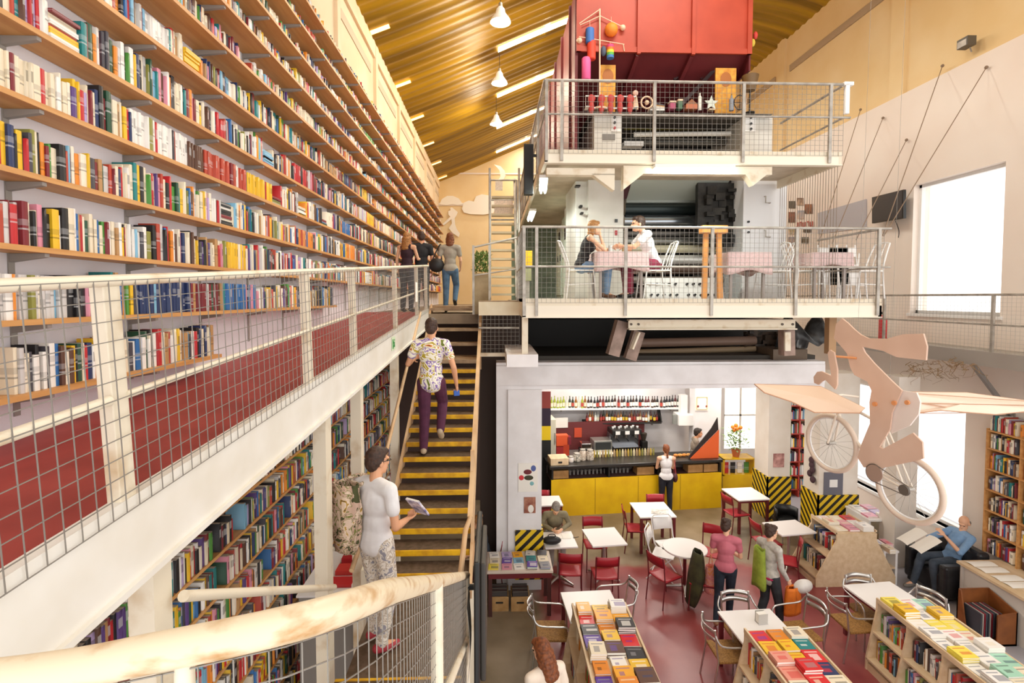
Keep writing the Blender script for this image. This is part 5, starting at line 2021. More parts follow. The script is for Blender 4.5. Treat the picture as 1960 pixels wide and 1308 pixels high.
    if legs is not None and low:
        t = MB()
        t.ball(P['pelvis'] - tz * .03 * k, ((.172 if female else .160) * k, .122 * k, .11 * k), 16, 10, TM)
        for s in 'LR':
            c = P['knee' + s].lerp(P['ank' + s], .3)
            limb(t, P['hip' + s], P['knee' + s], (.098 if female else .096) * k, .072 * k)
            limb(t, P['knee' + s], c, .071 * k, .068 * k)
            limb(t, c, P['ank' + s].lerp(c, .05), .068 * k, .054 * k)
        remesh(t.build('trousers', legs, e), .011, 3)
        for s in 'LR':
            a, q = P['ank' + s], P['toe' + s]
            f = (q - a)
            f.normalize()
            t = MB()
            up = Vector((0, 0, 1)) if abs(f.z) < .8 else M @ Vector((0, 1, 0))
            base = a - Vector((0, 0, .0))
            limb(t, a - f * .045 * k - Vector((0, 0, .035 * k)), a.lerp(q, .55) - Vector((0, 0, .02 * k)), .04 * k, .042 * k)
            limb(t, a.lerp(q, .55) - Vector((0, 0, .02 * k)), q, .042 * k, .03 * k)
            limb(t, a, a - Vector((0, 0, .03 * k)), .042 * k, .042 * k)
            remesh(t.build('shoe', shoe_m, e), .009, 2)
    # hair, eyes, mouth
    h = MB()
    if hair != 'bald':
        h.ball(hp(0, -.022, .048), (.082 * k, .098 * k, .092 * k), 16, 10, hM)
        h.ball(hp(0, -.055, .0), (.073 * k, .062 * k, .085 * k), 14, 9, hM)
        for s in (-1, 1):
            h.ball(hp(s * .066, -.018, .012), (.02 * k, .04 * k, .045 * k), 10, 8, hM)
        h.ball(hp(0, .05, .088), (.06 * k, .045 * k, .034 * k), 12, 8, hM)
    else:
        for s in (-1, 1):
            h.ball(hp(s * .062, -.035, -.005), (.022 * k, .045 * k, .04 * k), 10, 8, hM)
        h.ball(hp(0, -.075, -.01), (.06 * k, .035 * k, .045 * k), 12, 8, hM)
    if hair in ('long', 'bob'):
        n = 5 if hair == 'long' else 3
        for j in range(n):
            h.ball(hp(0, -.06 - .004 * j, -.03 - .05 * j), ((.105 if hair == 'long' else .088) * k, (.075 if hair == 'long' else .055) * k, .065 * k), 12, 8, hM)
        for s in (-1, 1):
            for j in range(n - 1):
                h.ball(hp(s * .072, -.03, -.02 - .05 * j), (.026 * k, .05 * k, .05 * k), 10, 8, hM)
    if hair == 'bun':
        h.ball(hp(0, -.088, .112), (.05 * k, .05 * k, .045 * k), 12, 9, hM)
    if hair == 'tail':
        for j in range(5):
            h.ball(hp(0, -.11 - .008 * j, .03 - .045 * j), (.026 * k, .026 * k, .035 * k), 10, 8, hM)
    ho = remesh(h.build('hair', hair_m, e), .007, 1)
    if 'hair_lumps' not in bpy.data.textures:
        tx_ = bpy.data.textures.new('hair_lumps', 'CLOUDS')
        tx_.noise_scale = .022
    dm = ho.modifiers.new('lumps', 'DISPLACE')
    dm.texture = bpy.data.textures['hair_lumps']
    dm.strength = .009
    dm.mid_level = .6
    for s in (-1, 1):
        MB().ball(hp(s * .031, .080, .005), (.012 * k, .008 * k, .008 * k), 10, 8, hM).build('eye', mat('eye_dark', '#2a211c', .25), e, smooth=60)
    MB().ball(hp(0, .093, -.062), (.022 * k, .007 * k, .007 * k), 10, 8, hM).build('mouth', mat('lip', '#b0655a', .5), e, smooth=60)
    return e, P, M


def cloth(name, c, c2=None, scale=20, **k):
    return mat(name, c, .85, color2=c2, scale=scale, **k)


def pattern(name, stops, scale=7.0, dist=1.5):
    """bold printed cloth: noise bands in several colours"""
    if name in MATS:
        return MATS[name]
    m = bpy.data.materials.new(name)
    m.use_nodes = True
    nt = m.node_tree
    b = nt.nodes['Principled BSDF']
    b.inputs['Roughness'].default_value = .85
    tc = nt.nodes.new('ShaderNodeTexCoord')
    nz = nt.nodes.new('ShaderNodeTexNoise')
    nz.inputs['Scale'].default_value = scale
    nz.inputs['Detail'].default_value = 2
    nz.inputs['Distortion'].default_value = dist
    nt.links.new(tc.outputs['Object'], nz.inputs['Vector'])
    rp = nt.nodes.new('ShaderNodeValToRGB')
    rp.color_ramp.interpolation = 'CONSTANT'
    els = rp.color_ramp.elements
    els[0].position, els[0].color = 0, lin(stops[0][1])
    els[1].position, els[1].color = stops[1][0], lin(stops[1][1])
    for p, c in stops[2:]:
        x = els.new(p)
        x.color = lin(c)
    nt.links.new(nz.outputs['Fac'], rp.inputs[0])
    nt.links.new(rp.outputs[0], b.inputs['Base Color'])
    MATS[name] = m
    return m


H_brown = mat('hair_brown', '#4a3022', .6, color2='#2f1e15', scale=40)
H_dark = mat('hair_dark', '#2f221b', .6, color2='#1e1611', scale=40)
H_blond = mat('hair_blond', '#b9834a', .6, color2='#8c5d31', scale=40)
H_chest = mat('hair_chestnut', '#8a4b22', .6, color2='#5f3015', scale=40)
H_grey = mat('hair_grey', '#8e877e', .6, color2='#6f6860', scale=40)
M_skin2 = mat('skin_fair', '#e6b391', .55)

# 1 man climbing the stairs
J = stand_pose()
lean(J, 5)
setj(J, kneeR=(.12, .24, .64), ankR=(.11, .03, .30), toeR=(.12, .12, .20), kneeL=(-.09, .03, .5), elR=(.29, -.06, 1.13), wrR=(.315, .06, .89), elL=(-.30, .05, 1.16), wrL=(-.26, .26, 1.20))
lx = at(826, 872, step_d(6) + .10)
m_print = pattern('tropical_print', [(0, '#6f7a2a'), (.36, '#f3ecdc'), (.45, '#8d6fb5'), (.49, '#f5efe2'), (.55, '#b9a22f'), (.59, '#f3ecdc'), (.66, '#d98a3d'), (.7, '#7a3f2e')], 4.2, 1.8)
e, P1, M1 = person((lx.x, step_d(6) + .12, step_z(6)), 0, 1.80, J, 'man in a bold flower print shirt and purple trousers climbing the yellow edged stairs', m_print, 'short', cloth('plum_trousers', '#5b2a44', '#4c2139', 9), mat('canvas_shoe', '#b9a489', .7), H_brown, 'short', vox=.007, hem=.05, look=(8, 0), curl=(.9, 1.1))
h = P1['wrR']
thing1(MB().box((h.x - .0, h.y + .02, h.z - .115), (.075, .03, .07), .3), 'phone_case', mat('royal_blue', '#2457b0', .4), 'small blue case held by the man climbing the stairs', 'case')

# 2 man on the landing
J = stand_pose()
setj(J, elR=(.25, -.02, 1.12), wrR=(.16, .22, 1.08), elL=(-.25, .0, 1.14), wrL=(-.22, .22, 1.1), kneeR=(.10, .06, .5), ankR=(.11, -.06, .085), toeR=(.15, .09, .03), ankL=(-.08, .04, .085), toeL=(-.06, .19, .03), kneeL=(-.09, .07, .5))
lo = on_z(722, 1236, zL)
lo.z = zL
e, P2, M2 = person(lo, 33, 1.71, J, 'young man in a white t-shirt on the landing, looking toward the stairs with a book', cloth('white_tee', '#f0eeee', '#dcd8d8', 5), 'short', pattern('pale_print_trousers', [(0, '#8f8b93'), (.40, '#d9cfc2'), (.5, '#b7a795'), (.58, '#e4dbcf'), (.7, '#95907c')], 16, 1.0), mat('red_shoe', '#a8323c', .6), H_brown, 'short', vox=.006, hem=.04, look=(14, 4), curl=(.5, .8), palms=(None, (-.3, .2, .8)))
h = P2['wrR'] + M2 @ Vector((-.0, .10, .02))
e = empty('book_in_hand', h, 'open white paperback held by the man in the white t-shirt on the landing', 'book')
mb = MB()
rt = (Matrix.Rotation(-R(33), 3, 'Z') @ Matrix.Rotation(R(-50), 3, 'X'))
MB().box(h + Vector((.02, .02, .045)), (.15, .22, .014), rot=rt).build('cover', mat('book_violet_white', '#e6e0ea', .4, color2='#6f6a9c', scale=18), e)
MB().box(h + Vector((.02, .02, .052)) + rt @ Vector((0, 0, .002)), (.14, .21, .014), rot=rt).build('pages', M_paper, e)
mb = MB()
for s in (-1, 1):
    mb.tube([P2['head'] + M2 @ Matrix.Rotation(-R(14), 3, 'Z') @ Vector((s * .07, -.02, .01)), P2['head'] + M2 @ Matrix.Rotation(-R(14), 3, 'Z') @ Vector((s * .068, .09, .012)), P2['head'] + M2 @ Matrix.Rotation(-R(14), 3, 'Z') @ Vector((s * .01, .105, .012))], .003, 6)
o = mb.build('glasses', M_black, None)
o.name = 'glasses'
tag(o, 'thin framed glasses worn by the man on the landing', 'glasses')
# printed bag hanging from his shoulder
ba = MB()
bc = P2['waist'] + M2 @ Vector((-.17, -.17, .06))
e = empty('shoulder_bag', bc, 'large flower printed shoulder bag carried by the man on the landing', 'bag')


def bag(u, v):
    a = 2 * PI * u
    w = .8 + .25 * math.sin(PI * v) - .15 * v
    p = Vector((.155 * w * math.cos(a), .085 * w * math.sin(a), .30 - .58 * v))
    return bc + M2 @ p + Vector((.012 * math.sin(9 * a + 7 * v), .01 * math.sin(7 * a), 0))


ba.grid(bag, 22, 12)
ba.build('bag_body', pattern('leaf_print', [(0, '#4a4c2a'), (.38, '#c9a995'), (.47, '#7d7f45'), (.51, '#dcc3ae'), (.6, '#e6d2bd'), (.64, '#b58f3f'), (.7, '#5d4a35')], 7, 2.2), e, smooth=70, solid=.008)
MB().tube(spline([bc + M2 @ Vector((-.10, 0, .28)), P2['shL'] + Vector((0, -.03, .075)), P2['shL'] + M2 @ Vector((.06, .07, .03)), bc + M2 @ Vector((.1, .06, .28))], 5), .016, 8).build('strap', MATS['leaf_print'], e, smooth=60)

# 3 people on the upper level
mz = 4.8
J = stand_pose()
setj(J, elR=(.24, .06, 1.16), wrR=(.2, .26, 1.18))
p = at(779, 500, 11.0)
person((p.x, 11.0, mz), 20, 1.66, J, 'fair haired woman with dark clothes facing the shelves at the walkway\'s far end', cloth('maroon_dark', '#3d2530', '#2f1c26', 9), 'none', cloth('dark_jeans', '#2b2f3d', '#232631', 12), M_black, H_blond, 'long', M_skin2, True, look=(10, 0), vox=.009)
p = at(806, 500, 11.1)
J = stand_pose()
person((p.x, 11.15, mz), -15, 1.70, J, 'man in a black t-shirt with his back turned at the walkway\'s far end', cloth('black_tee', '#1b1b1e', '#26262a', 9), 'short', MATS['dark_jeans'], M_black, H_brown, 'short', vox=.009)
J = stand_pose()
setj(J, kneeR=(.10, .22, .60), ankR=(.10, .02, .25), toeR=(.10, .12, .16), elL=(-.24, -.06, 1.14), wrL=(-.26, .06, .92), elR=(.23, .04, 1.14), wrR=(.2, .2, 1.0))
p = at(862, 600, 10.9)
e, P3_, M3_ = person((p.x, 10.9, mz), 5, 1.64, J, 'woman in a grey top and blue jeans stepping up at the head of the stairs', cloth('grey_top', '#a89f92', '#968d80', 9), 'short', cloth('blue_jeans', '#5a7896', '#48637f', 12), M_black, H_chest, 'bob', M_skin2, True, vox=.008)
bc3 = P3_['waist'] + M3_ @ Vector((-.27, -.06, -.06))
e = empty('handbag', bc3, 'black handbag on the shoulder of the woman in blue jeans', 'bag')
MB().ball(bc3, (.16, .09, .15), 14, 9).build('bag_body', mat('black_bag', '#1d1a1b', .5), e, smooth=60)
MB().tube(spline([bc3 + Vector((-.09, 0, .1)), P3_['shL'] + Vector((-.02, -.02, .075)), bc3 + Vector((.1, .02, .1))], 5), .012, 6).build('strap', MATS['black_bag'], e)

# 4 couple at the table on the lower platform
J = sit_pose()
lean(J, 16)
setj(J, elL=(-.17, .36, .80), wrL=(-.05, .52, .86), elR=(.17, .36, .80), wrR=(.06, .30, 1.05))
ty_ = 8.45
p = at(1113, 560, ty_)
pcp1 = p.x
person((p.x, ty_, lzd), 92, 1.68, J, 'woman in a black top and jeans sitting at the platform table, chin on hand', cloth('black_top', '#201d1e', '#2b2728', 9), 'none', cloth('light_jeans', '#7f9ab8', '#6883a2', 12), mat('brown_shoe', '#6b4a35', .6), H_blond, 'bob', M_skin2, True, look=(0, 0), vox=.008)
J = sit_pose()
lean(J, 20)
setj(J, elL=(-.18, .36, .80), wrL=(-.06, .50, .82), elR=(.2, .32, .80), wrR=(.1, .50, .82))
p = at(1250, 560, ty_)
pcp2 = p.x
person((p.x, ty_, lzd), -92, 1.80, J, 'man in a white t-shirt and maroon trousers sitting at the platform table', MATS['white_tee'], 'short', cloth('maroon_trousers', '#8f3049', '#7b283d', 12), M_black, H_brown, 'short', M_skin2, vox=.008)

# 5 barista, 6 woman at the bar
J = stand_pose()
lean(J, 8)
setj(J, elR=(.24, .1, 1.12), wrR=(.14, .32, 1.05), elL=(-.24, .1, 1.12), wrL=(-.12, .34, 1.05))
p = at(1328, 860, 13.15)
person((p.x, 13.2, 0), 100, 1.74, J, 'barista in a grey t-shirt working behind the till end of the bar', cloth('taupe_tee', '#8d7f70', '#7d7062', 9), 'short', MATS['dark_jeans'], M_black, H_dark, 'short', vox=.009)
J = stand_pose()
setj(J, elR=(.21, .10, 1.14), wrR=(.10, .28, 1.14), elL=(-.21, .10, 1.14), wrL=(-.10, .28, 1.14))
p = at(1274, 985, 11.95)
e, P6, M6 = person((p.x, 11.95, 0), 4, 1.66, J, 'woman in a white vest top and dark trousers standing at the yellow bar', MATS['white_tee'], 'none', cloth('navy_trousers', '#23232f', '#1b1b25', 9), M_black, H_chest, 'tail', M_skin2, True, vox=.008)
bc6 = P6['pelvis'] + Vector((.21, .0, -.02))
e = empty('handbag', bc6, 'dark red shoulder bag of the woman at the bar', 'bag')
MB().ball(bc6, (.06, .11, .12), 12, 8).build('bag_body', mat('wine_bag', '#4a2329', .5), e, smooth=60)
MB().tube([bc6 + Vector((0, -.06, .1)), P6['shR'] + Vector((0, -.02, .065)), bc6 + Vector((0, .07, .1))], .009, 6).build('strap', mat('red_strap', '#a3343c', .6), e)

# 7 man writing at the cafe table
J = sit_pose()
lean(J, 24)
setj(J, elL=(-.27, .22, .82), wrL=(-.10, .42, .80), elR=(.27, .22, .82), wrR=(.08, .44, .80))
p = FZ(1074, 1030, .5)
p7 = Vector((T3[1].x + .0, T3[1].y + .72, 0))
person((p7.x, p7.y, 0), 180, 1.74, J, 'grey haired man in an olive shirt bent over his writing at a cafe table', cloth('olive_shirt', '#8d8368', '#7a7058', 9), 'long', cloth('grey_trousers', '#b9b4ac', '#a59f97', 9), M_black, H_grey, 'short', M_skin2, look=(0, 48), vox=.008)
place(RC, 1, p7 + Vector((0, .02, 0)), 180, 'red metal chair under the man who is writing')
# 8 woman in pink
J = stand_pose()
setj(J, kneeL=(-.10, -.02, .50), ankL=(-.13, -.26, .14), toeL=(-.14, -.15, .04), kneeR=(.08, .14, .50), ankR=(.07, .14, .085), toeR=(.08, .28, .03), elL=(-.22, .06, 1.14), wrL=(-.05, .24, 1.12), elR=(.23, .06, 1.13), wrR=(.08, .24, 1.12))
p = FZ(1388, 1193)
e, P8, M8 = person((p.x, p.y + .02, 0), 24, 1.64, J, 'woman in a pink t-shirt and dark jeans walking between the cafe tables', cloth('pink_tee', '#c8707e', '#b9616f', 6), 'short', cloth('dark_denim', '#27303f', '#1d2531', 10), mat('tan_shoe', '#b08a6b', .6), H_brown, 'bun', M_skin2, True, look=(25, 8), vox=.007)
# 9 woman in the grey cardigan
J = stand_pose()
setj(J, elR=(.22, .02, 1.13), wrR=(.22, .16, .92), elL=(-.24, -.02, 1.14), wrL=(-.2, .12, .94), kneeR=(.09, .12, .5), ankR=(.09, .16, .085), toeR=(.1, .3, .03), ankL=(-.09, -.14, .1), toeL=(-.1, 0, .03))
p = FZ(1470, 1207)
e, P9, M9 = person((p.x, p.y, 0), 72, 1.64, J, 'woman in a light grey cardigan walking with an orange bag and a green scarf', cloth('grey_cardigan', '#c3bdb4', '#aea89f', 22), 'long', cloth('charcoal_trousers', '#35373b', '#292b2f', 9), M_black, H_brown, 'bun', M_skin2, True, hem=.08, look=(5, 5), vox=.007)
MB().ball(P9['pelvis'] - Vector((0, 0, .035)), (.178 * .94, .134 * .94, .07), 18, 8, M9).build('shirt_hem', mat('magenta_cloth', '#b3204f', .8), e, smooth=60, label='magenta shirt hem')
bc9 = P9['wrR'] + M9 @ Vector((.02, .08, -.30))
e = empty('carrier_bag', bc9, 'bright orange cloth bag carried by the woman in the grey cardigan', 'bag')
mb = MB()
mb.grid(lambda u, v: bc9 + M9 @ Vector(((.055 + .02 * math.sin(PI * v)) * math.cos(2 * PI * u), (.13 + .03 * v) * math.sin(2 * PI * u), .2 - .42 * v)), 18, 8)
mb.build('bag_body', mat('orange_cloth', '#e0761a', .7, color2='#c9620f', scale=6), e, smooth=70, solid=.006)
MB().tube([bc9 + M9 @ Vector((0, -.1, .19)), P9['wrR'] + M9 @ Vector((0, .02, -.09)), bc9 + M9 @ Vector((0, .1, .19))], .01, 6).build('handle', MATS['orange_cloth'], e)
bc = P9['chest'] + M9 @ Vector((-.05, -.15, -.17))
mb = MB()
mb.grid(lambda u, v: bc + M9 @ Vector((.13 * math.cos(2 * PI * u) * (.7 + .3 * v), .055 * math.sin(2 * PI * u), .25 - .6 * v + .02 * math.sin(6 * PI * u))), 18, 9)
thing1(mb, 'scarf', mat('lime_cloth', '#9aa83c', .85, color2='#7f8f2c', scale=8), 'long lime green scarf down the back of the woman in the grey cardigan', 'scarf', smooth=70, solid=.01)
bcw = P9['wrR'] + M9 @ Vector((.04, .26, -.12))
thing1(MB().ball(bcw, (.09, .17, .10), 14, 9, M9), 'bundle', cloth('pale_bundle', '#d8d2cc', '#c4bdb6', 8), 'pale folded garment over the orange bag of the woman in the cardigan', 'garment', smooth=70)

# 10 man reading in the black armchair
J = sit_pose()
lean(J, -24)
setj(J, elL=(-.27, .12, .80), wrL=(-.10, .24, 1.02), elR=(.28, .14, .80), wrR=(.16, .40, .78), kneeR=(.13, .44, .56), ankR=(.1, .62, .12), toeR=(.12, .76, .06), kneeL=(-.12, .46, .56), ankL=(-.16, .44, .085), toeL=(-.18, .58, .03))
e, P10, M10 = person((AX + .22, AY, 0), -95, 1.74, J, 'man in a blue shirt reading a newspaper in the black armchair by the window', cloth('sky_shirt', '#86a9cf', '#7397bf', 9), 'elbow', cloth('worn_jeans', '#4d5866', '#3e4854', 9), mat('grey_shoe', '#7a756e', .6), H_grey, 'bald', M_skin2, look=(-20, 28), vox=.007)
h = P10['wrR'] + Vector((-.12, -.1, .08))
e = empty('newspaper', h, 'open newspaper held on the lap of the man in the blue shirt', 'newspaper')
for s in (-1, 1):
    MB().grid(lambda u, v: h + Vector((-.22 + .36 * u, s * .02 + s * .26 * v, .12 - .2 * (1 - u) + .02 * math.sin(PI * v))), 4, 5).build('page', M_paper, e, solid=.002)

# 11 long haired woman at the near edge, 12 woman under the stairs
J = stand_pose()
lean(J, 10)
p = FZ(1050, 1245, 1.6)
person((p.x, p.y - .05, 0), -28, 1.68, J, 'chestnut haired woman in a cream top at the photo\'s bottom edge by the book stand', cloth('cream_top', '#efe0cf', '#e2d1be', 6), 'short', MATS['dark_jeans'], M_black, H_chest, 'long', M_skin2, True, look=(-20, 15), vox=.006)
J = sit_pose()
lean(J, 12)
p = at(932, 1040, 9.2)
person((p.x - .02, 9.1, 0), -100, 1.66, J, 'woman in a sleeveless dark top sitting behind the stairs beside the poster pillar', cloth('slate_top', '#3f4650', '#333a43', 9), 'none', cloth('beige_trousers', '#c9b091', '#b89f80', 9), M_black, H_blond, 'bun', M_skin, True, look=(10, 10), vox=.009)
place(RC, 1, Vector((p.x, 9.1, 0)), -100, 'dark red chair under the woman sitting behind the stairs')
# ================================================================ BAR
B0, B1 = FZ(1055, 990), FZ(1380, 972)
bu = (B1 - B0)
BL = bu.length
bu.normalize()
bv = Vector((-bu.y, bu.x, 0))
brz = math.atan2(bu.y, bu.x)


def bp(u, v, z):
    p = B0 + bu * u + bv * v
    return Vector((p.x, p.y, z))


def bbox(mb, u0, u1, v0, v1, z0, z1):
    c = bp((u0 + u1) / 2, (v0 + v1) / 2, (z0 + z1) / 2)
    return mb.box(c, (u1 - u0, v1 - v0, z1 - z0), brz)


UP = BL / 325.0
ub = lambda px: (px - 1055) * UP
e = empty('bar_counter', bp(BL / 2, .3, 0), 'long bar counter with a bright yellow front and black top', 'counter')
bbox(MB(), 0, BL, 0, .05, 0, .87).build('front_panel', M_yellow, e)
for i in range(1, 4):
    bbox(MB(), BL * i / 4 - .006, BL * i / 4 + .006, -.004, .0, .02, .86).build('panel_joint', mat('joint_dark_yellow', '#a87e08', .6), e)
bbox(MB(), -.05, BL, -.06, .72, 1.13, 1.2).build('worktop', mat('black_worktop', '#25221f', .3), e, bevel=.01)
bbox(MB(), 0, BL, .02, .6, .84, .87).build('shelf', mat('bar_shelf', '#5b3a37', .5), e)
bbox(MB(), 0, BL, .5, .55, .87, 1.13).build('rear_panel', mat('bar_back_panel', '#8c8078', .5, color2='#6f655e', scale=30), e)
for u in (0.03, BL * .33, BL * .62, BL - .03):
    bbox(MB(), u - .02, u + .02, .0, .6, .87, 1.13).build('post', M_dark, e)
for i, (pa_, pb_, lab) in enumerate(((1058, 1088, 'cardboard box on the bar shelf at the pillar end'), (1217, 1250, 'cardboard box on the bar shelf beside the woman in white'), (1316, 1345, 'cardboard box on the bar shelf near the till end'), (1347, 1375, 'cardboard box on the bar shelf at the till end'))):
    thing1(bbox(MB(), ub(pa_), ub(pb_), .06, .34, .872, 1.06), 'cardboard_box', mat('cardboard', '#c1935c', .7, color2='#b0834d', scale=8), lab, 'box', bevel=.004)
for i in range(16):
    u = ub(1095) + i * .095
    thing1(MB().lathe([(.028, 0), (.034, .11), (.03, .11), (.026, .01)], bp(u, .3, .872), 10), 'drinking_glass', mat('smoky_glass', '#8f8b86', .15, spec=.8), 'drinking glass in the row on the shelf under the black bar top', 'glass', 'glasses under the bar top', smooth=40)
# things standing on the counter
e = empty('wooden_box', bp(ub(1070), .2, 1.2), 'pale wooden box with a dark hand hole on the bar top', 'box')
bbox(MB(), ub(1054), ub(1087), .02, .38, 1.2, 1.36).build('body', M_woodp, e, bevel=.004)
bbox(MB(), ub(1068), ub(1075), .012, .025, 1.25, 1.29).build('hand_hole', M_dark, e)
for i, (px, w_, h_, v, c_, lab, nm) in enumerate((
        (1096, 10, .12, .25, '#d8d4da', 'small white tub on the bar top beside the wooden box', 'tub'),
        (1108, 14, .18, .3, '#55524a', 'dark grey canister on the bar top', 'canister'),
        (1120, 12, .26, .35, '#b5a08c', 'tall glass jar of sweets on the bar top', 'jar'),
        (1134, 14, .24, .35, '#8c7a6a', 'wide glass jar of biscuits on the bar top', 'jar'))):
    e = empty(nm, bp(ub(px), v, 1.2), lab, nm)
    r_ = w_ * UP / 2
    MB().lathe([(r_ * .9, 0), (r_, .02), (r_, h_ * .8), (r_ * .8, h_ * .9)], bp(ub(px), v, 1.2), 16).build('body', mat('bar_item_%d' % i, c_, .3, color2='#e2d7c6', scale=25), e, smooth=50)
    MB().lathe([(r_ * .85, 0), (r_ * .85, .03), (.01, .045)], bp(ub(px), v, 1.2 + h_ * .9), 14).build('lid', M_steel, e, smooth=40)
for i in range(22):
    u = ub(1146) + i * .072
    r_ = .026
    c_ = ('#b99b45', '#8f8a4a', '#d8cba5', '#a98f6b')[i % 4]
    thing1(MB().lathe([(r_, 0), (r_ * 1.05, .02), (r_, .13), (r_ * .6, .15), (r_ * .6, .17)], bp(u, .52, 1.2), 10), 'bottle', mat('small_bottle_%d' % (i % 4), c_, .25), 'small amber bottle in the row along the rear edge of the bar top', 'bottle', 'small bottles on the bar top', smooth=40)
for i in range(5):
    u = ub(1300) + i * .11
    thing1(MB().ball(bp(u, .3, 1.235), (.06, .045, .04), 12, 8), 'pastry', mat('pastry_%d' % (i % 2), ('#d98d3a', '#e3a95a')[i % 2], .6, color2='#b86d22', scale=30), 'golden pastry in the row on the bar top by the woman in white', 'pastry', 'pastries on the bar top', smooth=70)
e = empty('menu_board', bp(ub(1358), .3, 1.2), 'orange and black slanted menu board at the till end of the bar', 'sign')
v0 = .1
for dv, m_, pts in ((0, mat('orange_board', '#e2622b', .5), ((1322, 0), (1378, 0), (1378, .68))), (.03, mat('chalk_black', '#2b211f', .7), ((1318, .02), (1322, 0), (1378, .68), (1376, .98), (1364, .72)))):
    MB().prism([bp(ub(px), v0 + dv, 1.2 + z) for px, z in pts], bv * .025).build('panel', m_, e)
# back counter with machines
e = empty('back_counter', bp(1.7, 1.75, 0), 'stainless back counter behind the bar', 'counter')
bbox(MB(), -.1, ub(1330), 1.35, 1.95, 0, .92).build('body', mat('stainless', '#a09c96', .35, .6), e)
bbox(MB(), -.1, ub(1330), 1.33, 1.97, .92, .96).build('worktop', MATS['stainless'], e)
e = empty('espresso_machine', bp(ub(1236), 1.65, .96), 'black and chrome espresso machine with cups on top', 'coffee machine')
u0, u1 = ub(1205), ub(1268)
bbox(MB(), u0, u1, 1.5, 1.9, 1.0, 1.12).build('base', M_black, e, bevel=.01)
bbox(MB(), u0, u1, 1.66, 1.92, 1.1, 1.52).build('body', mat('machine_chrome', '#8d9096', .25, .9), e, bevel=.02)
bbox(MB(), u0, u1, 1.45, 1.9, 1.46, 1.6).build('hood', M_black, e, bevel=.02)
bbox(MB(), u0 + .05, u1 - .05, 1.42, 1.66, 1.12, 1.14).build('drip_tray', M_chrome, e)
for k_ in range(3):
    u = u0 + .15 + k_ * .26
    MB().cyl(bp(u, 1.56, 1.46), bp(u, 1.56, 1.36), .04, n=12).build('group_head', M_chrome, e, smooth=40)
    MB().tube([bp(u, 1.56, 1.36), bp(u, 1.36, 1.33)], .014, 8).build('handle', M_black, e)
    bbox(MB(), u - .06, u + .06, 1.44, 1.452, 1.48, 1.57).build('control_plate', M_white, e)
for k_ in range(9):
    u = u0 + .07 + k_ * .085
    c_ = MB().lathe([(.02, 0), (.034, .05), (.03, .05), (.018, .008)], bp(u, 1.62 + .1 * (k_ % 2), 1.6), 10)
    thing1(c_, 'cup', M_white, 'white cup warming on top of the espresso machine', 'cup', 'cups on the espresso machine', smooth=40)
e = empty('coffee_grinder', bp(ub(1277), 1.6, .96), 'black coffee grinder beside the espresso machine', 'grinder')
bbox(MB(), ub(1271), ub(1283), 1.52, 1.74, .96, 1.25).build('body', M_black, e, bevel=.01)
MB().lathe([(.05, 0), (.09, .16), (.09, .2), (.03, .22)], bp(ub(1277), 1.63, 1.25), 14).build('bean_hopper', mat('smoked_plastic', '#3a332d', .2), e, smooth=40)
e = empty('oven', bp(ub(1187), 1.6, .96), 'small steel oven behind the bar', 'oven')
bbox(MB(), ub(1168), ub(1206), 1.5, 1.9, 1.02, 1.32).build('body', mat('oven_steel', '#b9b7b0', .3, .7), e, bevel=.008)
bbox(MB(), ub(1171), ub(1203), 1.485, 1.5, 1.08, 1.28).build('door', mat('oven_glass', '#3a3c3c', .15), e)
bbox(MB(), ub(1168), ub(1206), 1.3, 1.5, 1.0, 1.02).build('tray', M_white, e)
e = empty('toaster', bp(ub(1153), 1.6, .96), 'chrome sandwich toaster behind the bar', 'toaster')
bbox(MB(), ub(1141), ub(1164), 1.5, 1.8, .96, 1.1).build('base', M_black, e, bevel=.01)
bbox(MB(), ub(1142), ub(1163), 1.5, 1.78, 1.12, 1.26).build('lid', M_chrome, e, bevel=.02)
e = empty('fridge', bp(ub(1068), 1.7, 0), 'tall pale fridge with a yellow sticker at the pillar end of the bar', 'fridge')
bbox(MB(), ub(1050), ub(1087), 1.4, 1.95, .96, 1.95).build('body', mat('fridge_cream', '#cfcab8', .4), e, bevel=.01)
bbox(MB(), ub(1056), ub(1074), 1.385, 1.4, 1.55, 1.68).build('sticker', mat('sticker_yellow', '#e8b91c', .5), e)
bbox(MB(), ub(1084), ub(1086), 1.37, 1.4, 1.3, 1.6).build('handle', M_steel, e)
e = empty('crate_shelf', bp(ub(1100), 1.7, .96), 'red and orange packets stacked beside the fridge behind the bar', 'packets')
for i, (a, b_, z0, z1, c_) in enumerate(((1090, 1104, .96, 1.2, '#9c2a2a'), (1104, 1116, .96, 1.25, '#b83f22'), (1090, 1114, 1.22, 1.5, '#d8562a'), (1112, 1120, 1.25, 1.45, '#7d2030'))):
    bbox(MB(), ub(a), ub(b_), 1.5, 1.7, z0, z1).build('packet', mat('packet_%d' % i, c_, .5), e)
for i, (a, b_, z0, z1, c_, lab) in enumerate(((1088, 1122, 1.58, 1.85, '#d9d6cf', 'white card sign hanging behind the bar'), (1136, 1152, 1.30, 1.56, '#b5401f', 'orange red poster on the dark wall behind the bar'))):
    bbox_ = bbox(MB(), ub(a), ub(b_), 1.98, 2.0, z0, z1)
    thing1(bbox_, 'sign', mat('bar_sign_%d' % i, c_, .6), lab, 'sign')
struct(bbox(MB(), ub(1090), ub(1290), 2.0, 2.02, .96, 1.72), 'trim_8', mat('bar_wine_red', '#5e2021', .6))
